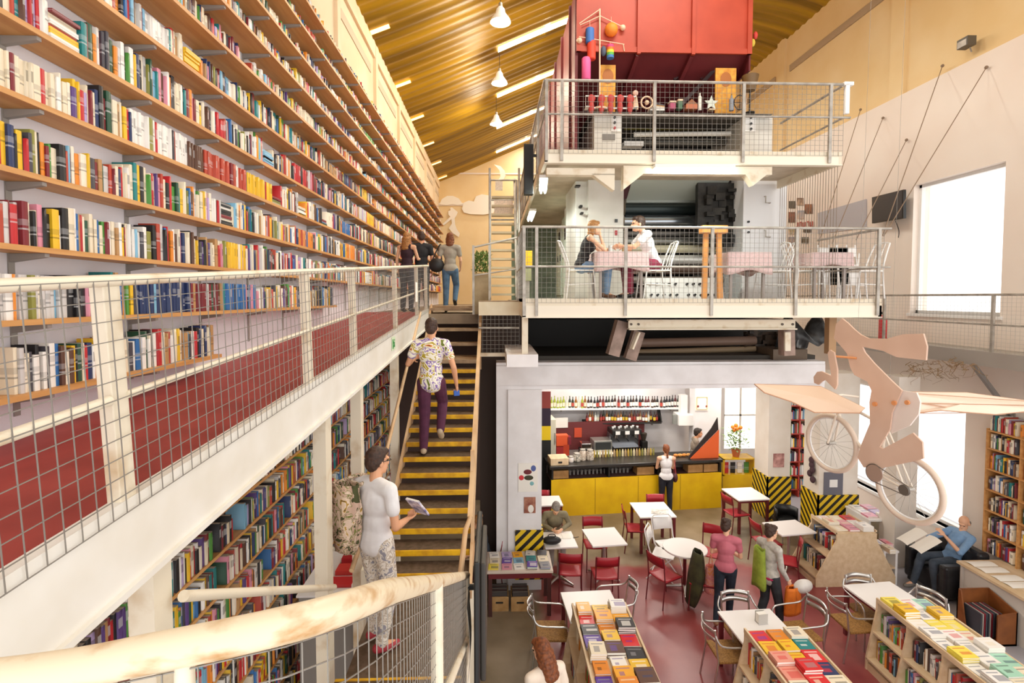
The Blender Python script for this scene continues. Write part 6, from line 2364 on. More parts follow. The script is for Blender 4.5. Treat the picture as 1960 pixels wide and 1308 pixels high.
# bottle shelves
YB_ = 14.2
bz1, bz2 = at(1180, 781, YB_).z, at(1190, 808, YB_).z
for (pa_, pb_, z, lab) in ((1048, 1312, bz1, 'upper bottle shelf on the wall behind the bar'), (1118, 1264, bz2, 'lower bottle shelf on the wall behind the bar')):
    xa_, xb_ = at(pa_, 780, YB_).x, at(pb_, 780, YB_).x
    e = empty('wall_shelf', ((xa_ + xb_) / 2, YB_ + .1, z), lab, 'shelf')
    MB().box2((xa_, YB_ - .12, z - .03), (xb_, YB_ + .34, z)).build('board', M_white if z == bz1 else M_dark, e)
    for f in (.1, .5, .9):
        x = xa_ + (xb_ - xa_) * f
        MB().box2((x - .015, YB_ + .0, z - .1), (x + .015, YB_ + .34, z - .03)).build('bracket', M_steel, e)
    if z == bz2:
        MB().prism([(xb_, YB_ - .1, z), (xb_, YB_ + .3, z), (xb_, YB_ + .3, z + .36), (xb_, YB_ + .1, z + .3)], (.03, 0, 0)).build('curved_end', M_black, e)
random.seed(21)
BG = [('dark green', '#26301f'), ('brown', '#3b2114'), ('black', '#17161a'), ('pale green', '#9aa63a'), ('amber', '#8d5a1c'), ('clear', '#c9cfc6'), ('dark red', '#571c20')]
LBM = [mat('bottle_label_%d' % i, c, .6) for i, c in enumerate(('#eee9e0', '#e3d8bd', '#d8b63a', '#b04436'))]


def bottle(x, y, z, h, r_, ci, li, label, group):
    mb = MB()
    mb.cur = 0
    mb.lathe([(r_ * .9, 0), (r_, .01), (r_, h * .58), (r_ * .75, h * .68), (r_ * .36, h * .78), (r_ * .36, h * .97), (r_ * .3, h)], (x, y, z), 10)
    mb.cur = 1
    mb.lathe([(r_ * 1.03, h * .14), (r_ * 1.03, h * .46)], (x, y, z), 10)
    o = thing1(mb, 'bottle', [mat('bottle_' + BG[ci][0].replace(' ', '_'), BG[ci][1], .15, spec=.7), LBM[li]], label, 'bottle', group, smooth=50)
    return o


xs0, xs1 = at(1056, 770, YB_).x, at(1306, 770, YB_).x
n1 = 44
for i in range(n1):
    x = xs0 + (xs1 - xs0) * i / (n1 - 1)
    f = i / n1
    ci = random.choice((3, 3, 5) if f < .12 else (4, 3, 0, 5) if f < .27 else (0, 1, 2, 2, 6))
    li = 1 if f < .27 else 0
    if random.random() < .12:
        li = 3
    bottle(x, YB_ + random.uniform(-.02, .1), bz1 + .001, random.uniform(.30, .34), .037, ci, li, '%s wine bottle, %s from the pillar end on the upper bottle shelf' % (BG[ci][0], ordinal(i + 1)), 'bottles on the upper bar shelf')
xs0, xs1 = at(1124, 800, YB_).x, at(1258, 800, YB_).x
n2 = 26
for i in range(n2):
    x = xs0 + (xs1 - xs0) * i / (n2 - 1)
    ci = random.choice((0, 1, 4, 4, 5, 6, 2))
    li = random.choice((0, 0, 1, 2, 3))
    bottle(x, YB_ + random.uniform(-.02, .08), bz2 + .001, random.uniform(.26, .32), .036, ci, li, '%s spirit bottle, %s from the pillar end on the lower bottle shelf' % (BG[ci][0], ordinal(i + 1)), 'bottles on the lower bar shelf')
# banner by the pillar
p0, p1 = at(1038, 752, 12.6), at(1056, 985, 12.6)
e = empty('banner', ((p0.x + p1.x) / 2, 12.6, 0), 'tall dark banner with a yellow patch beside the poster pillar', 'banner')
for py0, py1, c_ in ((750, 782, '#8d3b35'), (782, 816, '#2b1d33'), (816, 843, '#e3c216'), (843, 985, '#131214')):
    a, b_ = at(1036, py0, 12.6), at(1054, py1, 12.6)
    MB().box2((a.x - .3, 12.6, max(b_.z, .05)), (b_.x, 12.63, a.z)).build('panel', mat('banner_' + c_[1:], c_, .7), e)
# till end: white column bits, hood
p0, p1 = at(1295, 792, 13.9), at(1326, 812, 13.9)
e = empty('extractor', (p0.x, 13.9, p1.z), 'white extractor box on the wall beyond the espresso machine', 'extractor')
MB().box2((p0.x, 13.7, p1.z), (p1.x, 14.2, p0.z)).build('box', M_white, e, bevel=.01)
MB().box2((p0.x + .12, 13.9, p0.z), (p0.x + .3, 14.1, p0.z + .5)).build('duct', M_white, e)
MB().box2((p0.x - .12, 13.8, p1.z + .02), (p0.x - .01, 13.9, p0.z - .02)).build('switch_panel', mat('grey_panel', '#8b8d88', .5), e)
p0, p1 = at(1332, 758, 13.55), at(1357, 787, 13.55)
e = empty('poster', (p0.x, 13.55, p1.z), 'pale poster with yellow outlines and two red dots on the white column', 'poster')
MB().box2((p0.x, 13.58, p1.z), (p1.x, 13.6, p0.z)).build('sheet', M_paper, e)
MB().tube([(p0.x + .04, 13.57, p1.z + .04), (p1.x - .04, 13.57, p1.z + .04), (p1.x - .04, 13.57, p0.z - .04), (p0.x + .04, 13.57, p0.z - .04)], .008, 6, closed=True).build('outline', mat('outline_yellow', '#e3c27a', .6), e)
for f in (.2, .85):
    MB().ball((p0.x + (p1.x - p0.x) * f, 13.575, p1.z + .12), (.03, .006, .03)).build('dot', mat('dot_red', '#8b3a3a', .6), e)
# plant and yellow cabinet by the street door
p = at(1404, 930, 13.4)
e = empty('flower_pot', (p.x, 13.3, .95), 'green plant with orange flowers by the street door', 'plant')
MB().lathe([(.08, 0), (.12, .2), (.11, .2), (.05, .02)], (p.x, 13.3, .95), 16).build('pot', mat('terracotta', '#b8683f', .6), e, smooth=40)
random.seed(3)
mb, mf = MB(), MB()
for i in range(260):
    a, b_ = random.uniform(0, 6.28), random.uniform(0, 1)
    c_ = Vector((p.x + .3 * b_ * math.cos(a), 13.3 + .25 * b_ * math.sin(a), 1.15 + random.uniform(0, .55)))
    d = Vector((math.cos(a), math.sin(a), random.uniform(-.3, .8))).normalized() * .13
    s_ = d.cross(Vector((0, 0, 1))).normalized() * .025
    mb.add([c_, c_ + d * .5 + s_, c_ + d, c_ + d * .5 - s_], [(0, 1, 2, 3)])
mb.build('foliage', mat('plant_green', '#7f9f55', .6, color2='#a8c08a', scale=20), e, recalc=False)
for i in range(5):
    mf.ball((p.x - .2 + random.uniform(0, .25), 13.1 + random.uniform(-.05, .1), 1.6 + random.uniform(0, .2)), .05)
mf.build('blossom', mat('orange_flower', '#ee8a2c', .6), e, smooth=60)
e = empty('low_cabinet', (p.x, 13.3, 0), 'yellow low cabinet with books by the street door', 'cabinet')
MB().box2((p.x - .42, 13.1, 0), (p.x + .42, 13.55, .5)).build('body', M_yellow, e)
for z in (.5, .92):
    MB().box2((p.x - .42, 13.1, z), (p.x + .42, 13.55, z + .03)).build('shelf', M_yellow, e)
for x in (p.x - .4, p.x + .4):
    MB().box2((x - .02, 13.1, .5), (x + .02, 13.55, .95)).build('side', M_yellow, e)
for i in range(4):
    thing1(MB().box((p.x - .28 + i * .18, 13.25, .673), (.12, .03, .28)), 'book', book_mat((4, 11, 0, 17)[i]), '%s book standing in the yellow cabinet by the street door' % ('red', 'black', 'white', 'green')[i], 'book')

# ================================================================ POSTERS, SCREEN, WALL THINGS
a, b_ = at(992, 887, YP), at(1029, 941, YP)
e = empty('poster', ((a.x + b_.x) / 2, YP - .01, b_.z), 'white poster with a red disc and dark shapes on the pillar', 'poster')
MB().box2((a.x, YP - .012, b_.z), (b_.x, YP - .002, a.z)).build('sheet', M_paper, e)


def pin(px, py, rx, rz_, m_):
    c_ = at(px, py, YP - .014)
    k2 = (YP) / 1000
    MB().ball((c_.x, YP - .013, c_.z), (rx * k2, .003, rz_ * k2), 14, 8).build('print_shape', m_, e)


pin(998, 915, 5, 5, mat('print_red', '#d4333a', .6))
pin(1010, 904, 8, 5, mat('print_wine', '#6d2027', .6))
pin(1012, 915, 9, 5, mat('print_olive', '#3d3a22', .6))
pin(1021, 897, 5, 6, mat('print_blue', '#53639f', .6))
pin(1018, 926, 4, 4, mat('print_aqua', '#7fb5b8', .6))
a, b_ = at(1003, 952, YP), at(1025, 982, YP)
e = empty('picture', ((a.x + b_.x) / 2, YP - .01, b_.z), 'small brown picture on the pillar below the white poster', 'picture')
MB().box2((a.x, YP - .012, b_.z), (b_.x, YP - .002, a.z)).build('sheet', mat('picture_brown', '#8a4a3a', .6, color2='#b98066', scale=9), e)
c_ = at(1016, 974, YP)
MB().ball((c_.x, YP - .013, c_.z), (.05, .003, .07)).build('print_shape', M_paper, e)
a, b_ = at(1578, 905, 10.58), at(1613, 956, 10.58)
e = empty('poster', ((a.x + b_.x) / 2, 10.58, b_.z), 'dark grey poster with a white square on the pillar behind the slanted case', 'poster')
MB().box2((a.x, 10.585, b_.z), (b_.x, 10.598, a.z)).build('sheet', mat('poster_slate', '#6b6a75', .7), e)
c_ = (a + b_) / 2
MB().box((c_.x, 10.583, c_.z + .05), (.17, .006, .16)).build('white_square', M_white, e)
a, b_ = at(1481, 869, 11.58), at(1501, 895, 11.58)
thing1(MB().box2((a.x, 11.585, b_.z), (b_.x, 11.598, a.z)), 'picture', mat('picture_rose', '#d9a79f', .6, color2='#8d5b55', scale=7), 'small rosy picture on the striped pillar by the cafe tables', 'picture')
c_ = at(1552, 902, 10.75)
mb = MB()
random.seed(9)
for i in range(5):
    mb.ball((p4a - .05, 10.8 + random.uniform(-.06, .06), c_.z + .22 - i * .1), (.045, .07, .075), 10, 7)
thing1(mb, 'hat_cluster', mat('dark_felt', '#4b3238', .8), 'dark knotted cloth hanging on the side of the pillar with the slate poster', 'cloth', smooth=60)
bpy.data.objects[-1 if False else 'hat_cluster'].name = 'hanging_cloth'

q = [on_x(1669, 378, 8.40), on_x(1729, 363, 8.36), on_x(1729, 418, 8.36), on_x(1669, 428, 8.40)]
e = empty('television', (8.42, (q[0].y + q[1].y) / 2, q[2].z), 'dark flat television on a bracket high on the wall beside the window', 'television')
MB().prism(q, (.06, 0, 0)).build('case', M_black, e)
ins = [v.lerp((q[0] + q[1] + q[2] + q[3]) / 4, .05) + Vector((-.004, 0, 0)) for v in q]
MB().prism(ins, (.003, 0, 0)).build('screen', mat('screen_blue_grey', '#1c2536', .35), e)
cc = (q[0] + q[1] + q[2] + q[3]) / 4
MB().bar((8.44, cc.y, cc.z), (XR - .01, cc.y, cc.z), .06, .06).build('bracket', M_black, e)
MB().tube(spline([Vector((8.5, cc.y - .1, q[2].z)), Vector((8.56, cc.y - .12, q[2].z - .2)), Vector((8.57, cc.y - .1, q[2].z - .35))], 5), .008, 6).build('cable', M_black, e)
q = [on_x(1565, 408, 8.58), on_x(1658, 381, 8.58), on_x(1658, 436, 8.58), on_x(1565, 448, 8.58)]
thing1(MB().prism(q, (.015, 0, 0)), 'notice_board', mat('grey_board', '#b9b6bb', .7), 'plain pale grey board on the wall beyond the television', 'board')
for i, (px, py, w_, h_, c_) in enumerate(((1516, 392, 12, 14, '#4f4a43'), (1531, 386, 12, 14, '#6d4f3c'), (1515, 416, 13, 20, '#8d5140'), (1532, 411, 12, 16, '#9ba0ad'), (1547, 400, 15, 18, '#9a5b3c'), (1515, 442, 11, 13, '#8f8a58'), (1545, 441, 16, 8, '#4a4140'), (1514, 462, 10, 16, '#7d7787'), (1540, 460, 14, 12, '#6f6758'))):
    q = [on_x(px + sx * w_ / 2, py + sy * h_ / 2, 8.58) for sx, sy in ((-1, -1), (1, -1), (1, 1), (-1, 1))]
    thing1(MB().prism(q, (.012, 0, 0)), 'photograph', mat('photo_%d' % i, c_, .5, color2='#d8b9a0' if i % 2 else '#3a2f2a', scale=6), '%s of the small photographs pinned on the wall beyond the platform, counted from the ceiling' % ordinal(i + 1), 'photograph')
mb = MB()
for i in range(5):
    c_ = on_x(1527 + i * 7, 430 - i * .5, 8.57)
    w_ = .09
    pts = ((0, -.06, 0, .06), ) if i in (0, 3) else ((0, -.06, 0, .06), (.1, -.06, .1, .06))
    for (y0, z0, y1, z1) in pts:
        mb.bar(c_ + Vector((0, y0, z0)), c_ + Vector((0, y1, z1)), .012, .03)
    mb.bar(c_ + Vector((0, 0, .06 if i % 2 else -.06)), c_ + Vector((0, .1, .06 if i % 2 else -.06)), .012, .03)
thing1(mb, 'wall_sign', mat('sign_red', '#b5544c', .6), 'red painted lettering among the small photographs on the wall', 'sign')
p = on_x(1850, 82, 8.5)
e = empty('floodlight', p, 'small dark floodlight fixed high on the wall above the window', 'lamp')
MB().box(p, (.16, .22, .16)).build('housing', mat('flood_dark', '#5d564b', .5), e)
MB().box(p + Vector((-.085, 0, -.02)), (.01, .18, .11)).build('glass', M_steel, e)
MB().tube([p + Vector((.06, 0, -.06)), p + Vector((.1, 0, -.16))], .012, 6).build('bracket', M_steel, e)

# cables from the wall to the platform's end
for i, (pa_, xe_, ye, pz, lab) in enumerate(((on_x(1804, 126, 8.55), lx1 + .02, 7.75, 470, 'cable from high on the wall to the platform corner, the second from the window'), (on_x(1888, 129, 8.55), lx1 + .06, 7.78, 478, 'cable from high on the wall to the platform corner, the one nearest the window'),
                                     (on_x(1735, 268, 8.55), lx1, 8.3, 480, 'short cable from the wall to the platform side, third from the window'), (on_x(1690, 226, 8.55), lx1, 8.9, 480, 'cable from the wall to the platform side, fourth from the window'), (on_x(1647, 210, 8.55), lx1, 9.3, 480, 'cable from the wall to the platform side, farthest from the window'))):
    z = lzd + .95
    mb = MB().tube([pa_, (xe_, ye, z)], .007, 6)
    mb.ball(pa_, .03, 8, 6)
    thing1(mb, 'cable', mat('dark_cable', '#8a7460', .5, .2), lab, 'cable')
e = empty('cord_screen', (ux1, 8.5, lzd), 'screen of thin vertical cords between the two platforms at their window end', 'screen')
for i in range(24):
    y = 7.75 + i * .068
    MB().tube([(ux1 - .03, y, lzd + .02), (ux1 - .03, y, uzb + .02)], .004, 5).build('cord', mat('cord_brown', '#7d6d5c', .8), e)

# ================================================================ SIDE GALLERY BY THE WINDOW
XE = 7.85
p = on_x(1960, 684, XE)
gz = p.z
gb = on_x(1960, 712, XE).z
gt = on_x(1960, 564, XE).z
gm = on_x(1960, 625, XE).z
e = empty('gallery', (8.2, 10, gb), 'grey steel side gallery with mesh railing along the window wall', 'gallery')
MB().box2((XE, 6.3, gb + .02), (XR, 15.4, gz)).build('deck', mat('gallery_deck', '#b3aba0', .6, color2='#9d958a', scale=4), e)
MB().box2((XE - .03, 6.3, gb), (XE + .02, 15.4, gz + .02)).build('edge_beam', mat('gallery_beam', '#a09890', .5), e)
MB().tube([(XE, 6.3, gt), (XE, 15.4, gt)], .02, 8).build('handrail', M_steel, e, smooth=40)
MB().tube([(XE, 6.3, gm), (XE, 15.4, gm)], .016, 8).build('mid_rail', M_steel, e, smooth=40)
for px in (1900, 1692):
    y = on_x(px, 620, XE).y
    MB().box2((XE - .02, y - .02, gz - .1), (XE + .02, y + .02, gt)).build('post', M_steel, e)
ny = int(9.1 / .07)
mb = MB()
mb.wires(lambda u, v: Vector((XE - .015, 6.3 + u * 9.1, gz + v * (gt - gz))), [i / ny for i in range(ny + 1)], [i / 15 for i in range(16)], .0017)
mb.build('wire_mesh', mat('gallery_wire', '#b5aea5', .5, .3), e, recalc=False)
s0 = on_x(1858, 704, XE + .02)
for y in (s0.y, s0.y + 3):
    MB().bar((XE + .03, y, gb + .03), (XR - .01, y, gb - .85), .06, .06).build('strut', mat('strut_grey', '#8e8984', .5, .3), e)
    MB().box2((XR - .03, y - .07, gb - .95), (XR, y + .07, gb - .75)).build('wall_plate', M_steel, e)
c_ = on_x(1690, 620, XE + .2)
e = empty('fire_extinguisher', (c_.x, c_.y, gz), 'red fire extinguisher on the side gallery near the platform', 'fire extinguisher')
MB().lathe([(.07, 0), (.075, .02), (.075, .42), (.04, .5), (.03, .52)], (c_.x, c_.y, gz), 14).build('cylinder', mat('signal_red', '#d23a3f', .4), e, smooth=40)
MB().box((c_.x, c_.y, gz + .56), (.03, .1, .05)).build('valve', M_black, e)
# dry twigs caught under the gallery edge
random.seed(14)
mb = MB()
for i in range(46):
    px, py = random.uniform(1735, 1860), random.uniform(690, 712)
    c_ = on_x(px, py, XE - .12)
    pts = [c_]
    for j in range(4):
        pts.append(pts[-1] + Vector((random.uniform(-.06, .06), random.uniform(-.16, .16), random.uniform(-.12, .05))))
    mb.tube(pts, [.006, .005, .004, .003, .002], 5)
o = mb.build('dry_twigs', mat('twig_tan', '#b3926a', .8, color2='#7d6243', scale=12))
tag(o, 'tangle of dry twigs hanging below the edge of the side gallery', 'twigs', None, 'stuff')

# ================================================================ FLYING CYCLIST
Rw = at(1740, 937, 4.8)
Fw = at(1591, 848, 5.62)
hd = (Fw - Rw)
hxy = Vector((hd.x, hd.y, 0)).normalized()
pn = hxy.cross(Vector((0, 0, 1)))        # toward the window side


def onp(px, py, off=0.0):
    d = ray(px, py)
    o = Rw + pn * off
    return CAM + d * ((o - CAM).dot(pn) / d.dot(pn))


M_cut = mat('pinkish_board', '#d9b9a4', .7, color2='#cfac96', scale=2)
M_cutl = mat('pale_board', '#e5d6cc', .7)
fly = empty('flying_cyclist', (Rw + Fw) / 2 - Vector((0, 0, .4)), 'hanging winged cyclist sculpture cut from pinkish board on a cream bicycle', 'sculpture')


def wheel(c, name):
    w = MB()
    ring = [c + (hxy * math.cos(2 * PI * i / 40) + Vector((0, 0, 1)) * math.sin(2 * PI * i / 40)) * .305 for i in range(40)]
    w.tube(ring, .026, 10, closed=True)
    o = w.build(name, mat('cream_tyre', '#ddc9b6', .6), fly, smooth=60)
    w = MB()
    ring = [c + (hxy * math.cos(2 * PI * i / 40) + Vector((0, 0, 1)) * math.sin(2 * PI * i / 40)) * .277 for i in range(40)]
    w.tube(ring, .010, 8, closed=True)
    w.build('rim', M_white, o, smooth=60)
    w = MB()
    for i in range(20):
        a = 2 * PI * i / 20
        w.tube([c + pn * (.02 if i % 2 else -.02), c + (hxy * math.cos(a) + Vector((0, 0, 1)) * math.sin(a)) * .275], .0016, 4, cap=False)
    w.build('spoke', M_steel, o)
    MB().cyl(c - pn * .05, c + pn * .05, .022, n=12).build('hub', M_steel, o, smooth=40)


wheel(Rw, 'wheel')
wheel(Fw, 'wheel')
BB = onp(1682, 905)
ST = onp(1697, 806)
HT = onp(1612, 772)
HB = onp(1604, 795)
M_frame = mat('cream_frame', '#e9dccb', .4)
for a, b_, r_ in ((BB, ST, .016), (BB, HB, .018), (ST.lerp(BB, .1), HT, .016), (HT, HB, .02)):
    MB().tube([a, b_], r_, 10).build('frame_tube', M_frame, fly, smooth=40)
for s in (-1, 1):
    MB().tube([HB + pn * s * .03, Fw + pn * s * .05], .012, 8).build('fork', M_frame, fly, smooth=40)
    MB().tube([BB + pn * s * .03, Rw + pn * s * .05], .010, 8).build('chain_stay', M_frame, fly, smooth=40)
    MB().tube([ST.lerp(BB, .15) + pn * s * .03, Rw + pn * s * .05], .009, 8).build('seat_stay', M_frame, fly, smooth=40)
ch = []
for i in range(30):
    t = i / 30
    a = 2 * PI * t
    c_ = BB if math.cos(a) < 0 else Rw
    r_ = .09 if math.cos(a) < 0 else .05
    dirb = (Rw - BB).normalized()
    upb = pn.cross(dirb)
    ch.append(c_ + dirb * math.cos(a) * r_ + upb * math.sin(a) * r_ - pn * .06)
MB().tube(ch, .005, 5, closed=True).build('chain', mat('chain_grey', '#7d766e', .4, .6), fly)
MB().cyl(BB - pn * .055, BB - pn * .065, .085, n=24).build('chainring', mat('brown_ring', '#a58a7a', .5), fly)
MB().cyl(Rw - pn * .055, Rw - pn * .075, .05, n=20).build('sprocket', mat('chain_grey', '#7d766e', .4, .6), fly)
MB().tube([HT + Vector((0, 0, .05)) - pn * .25 + hxy * .02, HT + Vector((0, 0, .09)), HT + Vector((0, 0, .05)) + pn * .25 + hxy * .02], .012, 8).build('handlebar', M_frame, fly)


def board(name, px, off, th, m_, parent=None):
    return MB().prism([onp(x, y, off) for x, y in px], pn * th).build(name, m_, parent or fly)


body = board('figure', [(1611.6, 610), (1600, 620), (1596, 648), (1612, 666), (1621, 677), (1627, 703), (1635, 718), (1660, 731), (1668, 748), (1664, 770), (1665, 811), (1648, 852), (1641, 876), (1653, 895), (1685, 897), (1755, 882), (1767, 878), (1765, 847), (1747, 829), (1689, 860), (1683, 856), (1703, 822), (1707, 790), (1726, 748), (1705, 728), (1673, 696), (1655, 675), (1650, 664), (1690, 672), (1716, 684), (1772, 690), (1774, 664), (1767, 639), (1728, 640), (1697, 649), (1662, 648), (1647, 641), (1634, 630), (1623, 619)], -.05, .02, M_cut)
sk = board('skirt', [(1700, 757), (1726, 748), (1754, 752), (1761, 770), (1758, 793), (1741, 815), (1706, 830), (1704, 800), (1707, 780)], -.02, .02, M_cutl)
board('arm', [(1588, 670), (1596, 675), (1602, 707), (1602, 737), (1598, 746), (1579, 727), (1572, 731), (1566, 737), (1558, 733), (1557, 722), (1564, 712), (1572, 711), (1591, 720), (1587, 696), (1584, 676)], -.16, .02, M_cut)
a, b_ = onp(1594, 682, -.13), onp(1640, 686, -.05)
MB().tube([a, b_], .012, 8).build('peg', mat('orange_peg', '#d8905a', .6), fly)
for px, py in ((1673, 774), (1710, 772), (1735, 771)):
    c_ = onp(px, py, -.07)
    MB().cyl(c_, c_ + pn * .02, .022, n=12).build('washer', mat('orange_peg', '#d8905a', .6), fly)


def wing(name, pts, m_):
    P = [at(x, y, Y) for x, y, Y in pts]
    mb = MB()
    c = sum(P, Vector()) / len(P) + Vector((0, 0, .03))
    n = len(P)
    vs = [c] + P
    mb.add(vs, [(0, i + 1, (i + 1) % n + 1) for i in range(n)])
    o = mb.build(name, m_, fly, solid=.008)
    rb = MB()
    rb.tube(P, .006, 6, closed=True)
    rb.build('wing_rod', mat('wing_rod', '#b98a6a', .6), o)
    return o


wing('wing', [(1444, 736, 5.0), (1570, 740, 5.45), (1656, 782, 5.30), (1645, 791, 5.2), (1559, 790, 5.05), (1514, 769, 5.0), (1463, 752, 4.98)], mat('tan_membrane', '#dabca2', .7))
wr = wing('wing', [(1700, 750, 5.3), (1850, 752, 5.75), (1985, 770, 5.9), (1985, 786, 5.75), (1905, 794, 5.55), (1800, 786, 5.35), (1692, 798, 5.22)], mat('cream_membrane', '#e6d0bb', .7))
mb = MB()
for (a, b_) in (((1695, 748, 5.28), (1985, 768, 5.82)), ((1700, 760, 5.28), (1900, 793, 5.55)), ((1720, 770, 5.28), (1985, 775, 5.8)), ((1740, 790, 5.26), (1960, 788, 5.7))):
    mb.tube([at(*a) + Vector((0, 0, -.01)), at(*b_) + Vector((0, 0, -.01))], .005, 5)
mb.build('wing_rib', MATS['wing_rod'], wr)
for px, py, off in ((1640, 690, -.04), (1700, 800, -.02)):
    c_ = onp(px, py, off)
    MB().tube([c_, (c_.x + .1, c_.y, ceil_z(c_.x))], .0012, 4).build('hanging_wire', M_wire, fly)

# ================================================================ LAMPS UNDER THE VAULT
M_bulb = mat('lit_bulb', '#fff4e0', .4, emit=22)
for i, (px, py, d, lab) in enumerate(((958, 38, 10.4, 'round white pendant lamp hanging highest in view under the golden vault'), (956, 156, 13.4, 'second pendant lamp under the golden vault, beyond the highest one'), (950, 235, 16.5, 'farthest and smallest of the white pendant lamps under the vault'))):
    c_ = at(px, py, d)
    e = empty('pendant_lamp', c_, lab, 'lamp')
    MB().lathe([(.05, .24), (.08, .2), (.10, .12), (.19, .0), (.20, -.05), (.19, -.05), (.17, .0), (.09, .10)], c_, 24).build('shade', M_white, e, smooth=50)
    MB().ball(c_ - Vector((0, 0, .03)), (.16, .16, .07), 18, 10).build('bulb', M_bulb, e, smooth=60)
    MB().cyl(c_ + Vector((0, 0, .2)), c_ + Vector((0, 0, .32)), .05, .035, 12).build('lamp_holder', M_steel, e, smooth=40)
    MB().tube([c_ + Vector((0, 0, .3)), (c_.x, c_.y, ceil_z(c_.x) + .0)], .006, 6).build('cord', M_black, e)
    l = bpy.data.lights.new('pendant_light', 'POINT')
    l.energy = 110
    l.color = (1, .86, .66)
    l.shadow_soft_size = .16
    o = bpy.data.objects.new('pendant_light', l)
    COL.objects.link(o)
    o.location = c_ - Vector((0, 0, .2))

# ================================================================ CUT-OUTS ON THE FAR WALL
def cutout(name, px, Y, th, m_, label, cat):
    return thing1(MB().prism([at(x, y, Y) for x, y in px], (0, th, 0)), name, m_, label, cat)


M_cw = mat('cutout_white', '#f3ead9', .7)
cutout('cloud_cutout', [(884, 400), (888, 388), (897, 384), (907, 386), (911, 376), (922, 372), (934, 374), (946, 380), (950, 395), (944, 408), (925, 411), (900, 410), (888, 407)], 23.5, .09, M_cw, 'white cloud cut-out on the far cream wall', 'cut-out')
e = empty('umbrella_girl', at(865, 455, 23.5), 'white cut-out of a girl under an umbrella on the far wall', 'cut-out')
MB().prism([at(x, y, 23.5) for x, y in ((841, 391), (846, 381), (856, 375), (867, 375), (878, 380), (886, 391), (876, 393), (866, 391), (855, 393))], (0, .09, 0)).build('umbrella', M_cw, e)
mb = MB().prism([at(x, y, 23.46) for x, y in ((858, 404), (862, 403), (862, 398), (865, 397), (876, 406), (874, 412), (870, 418), (871, 430), (874, 438), (880, 447), (878, 454), (866, 446), (859, 437), (865, 428), (864, 420), (850, 431), (846, 430), (862, 415), (858, 411))], (0, .05, 0))
mb.build('figure', M_cw, e)
cutout('moon_cutout', [(946, 315), (958, 318), (966, 327), (968, 337), (962, 346), (952, 347), (958, 338), (956, 326)], 15.0, .03, M_cw, 'white crescent cut-out hanging near the far skylights', 'cut-out')
mo = bpy.data.objects['moon_cutout']
tp = at(960, 316, 15.0)
# ================================================================ TOYS ON THE PRESS BENCH
YBn = 9.25
bzt = at(1300, 214, YBn).z


def tp_(px, py, dy=0.0):
    return at(px, py, YBn + dy)


M_thin = mat('pale_rod', '#e8c4a4', .5)
e = empty('toy_mobile', (tp_(1148, 214).x, YBn, bzt), 'tall toy mobile of coloured paper lanterns before the red hopper', 'mobile')
c0 = tp_(1148, 176)
MB().tube([(c0.x, YBn, bzt), tp_(1148, 17)], .014, 8).build('stand', M_thin, e)
MB().cyl((c0.x, YBn, bzt), (c0.x, YBn, bzt + .03), .15, n=18).build('base', M_thin, e)
for a, b_ in (((1148, 18), (1109, 45)), ((1148, 30), (1193, 52)), ((1108, 70), (1195, 85)), ((1193, 85), (1195, 98)), ((1150, 30), (1110, 48))):
    MB().tube([tp_(*a), tp_(*b_)], .008, 6).build('arm', M_thin, e)
for nm, px, py, rx, rz_, c_ in (('lantern', 1129, 69, .075, .13, '#3f6fb4'), ('lantern', 1132, 97, .075, .16, '#e2472f'), ('lantern', 1122, 132, .08, .19, '#e7609a')):
    p = tp_(px, py)
    MB().lathe([(rx * .8, -rz_), (rx, -rz_ * .9), (rx, rz_ * .9), (rx * .8, rz_)], p, 16).build(nm, mat('lantern_' + c_[1:], c_, .6), e, smooth=40)
p = tp_(1129, 45)
MB().tube([tp_(1129, 40), tp_(1129, 56)], .004, 5).build('string', M_thin, e)
MB().ball(tp_(1170, 57), .115, 18, 12).build('lantern', mat('lantern_orange', '#f08a2a', .6), e, smooth=60)
MB().tube([tp_(1170, 32), tp_(1170, 45)], .004, 5).build('string', M_thin, e)
for px, py in ((1192, 53), (1109, 78)):
    MB().ball(tp_(px, py), .05, 12, 8).build('ball', M_thin, e, smooth=60)
for i, c_ in enumerate(('#e0457a', '#e8742c', '#efd23a', '#5fae4a', '#3f77b5')):
    q = tp_(1168, 92 + i * 5)
    MB().cyl(q, q + Vector((0, 0, .045)), .065, n=14).build('disc', mat('rainbow_%d' % i, c_, .6), e)
MB().tube([tp_(1168, 80), tp_(1168, 92)], .004, 5).build('string', M_thin, e)
MB().ball(tp_(1155, 98), (.05, .05, .09), 12, 8).build('figure', mat('dark_toy', '#4b5568', .6), e, smooth=60)
for i, (x0, x1, y0, y1, lab) in enumerate(((1149, 1178, 124, 177, 'yellow printed panel standing behind the row of red mittens'), (1370, 1408, 130, 214, 'tall yellow printed panel near the window end of the press bench'))):
    a, b_ = tp_(x0, y0, .1), tp_(x1, y1, .1)
    e = empty('printed_panel', ((a.x + b_.x) / 2, YBn + .1, b_.z), lab, 'panel')
    MB().box2((a.x, YBn + .1, min(b_.z, bzt) if i else bzt), (b_.x, YBn + .13, a.z)).build('board', mat('panel_amber', '#d9a23c', .6, color2='#c47f2a', scale=12), e)
    c_ = (a + b_) / 2
    MB().ball((c_.x, YBn + .095, a.z - .2), (.1, .005, .13), 14, 8).build('motif', mat('motif_brown', '#a8642c', .6), e)
e = empty('mitten_rack', (tp_(1170, 214).x, YBn - .1, bzt), 'white frame hung with red mittens on the press bench', 'rack')
a, b_ = tp_(1121, 184, -.1), tp_(1217, 208, -.1)
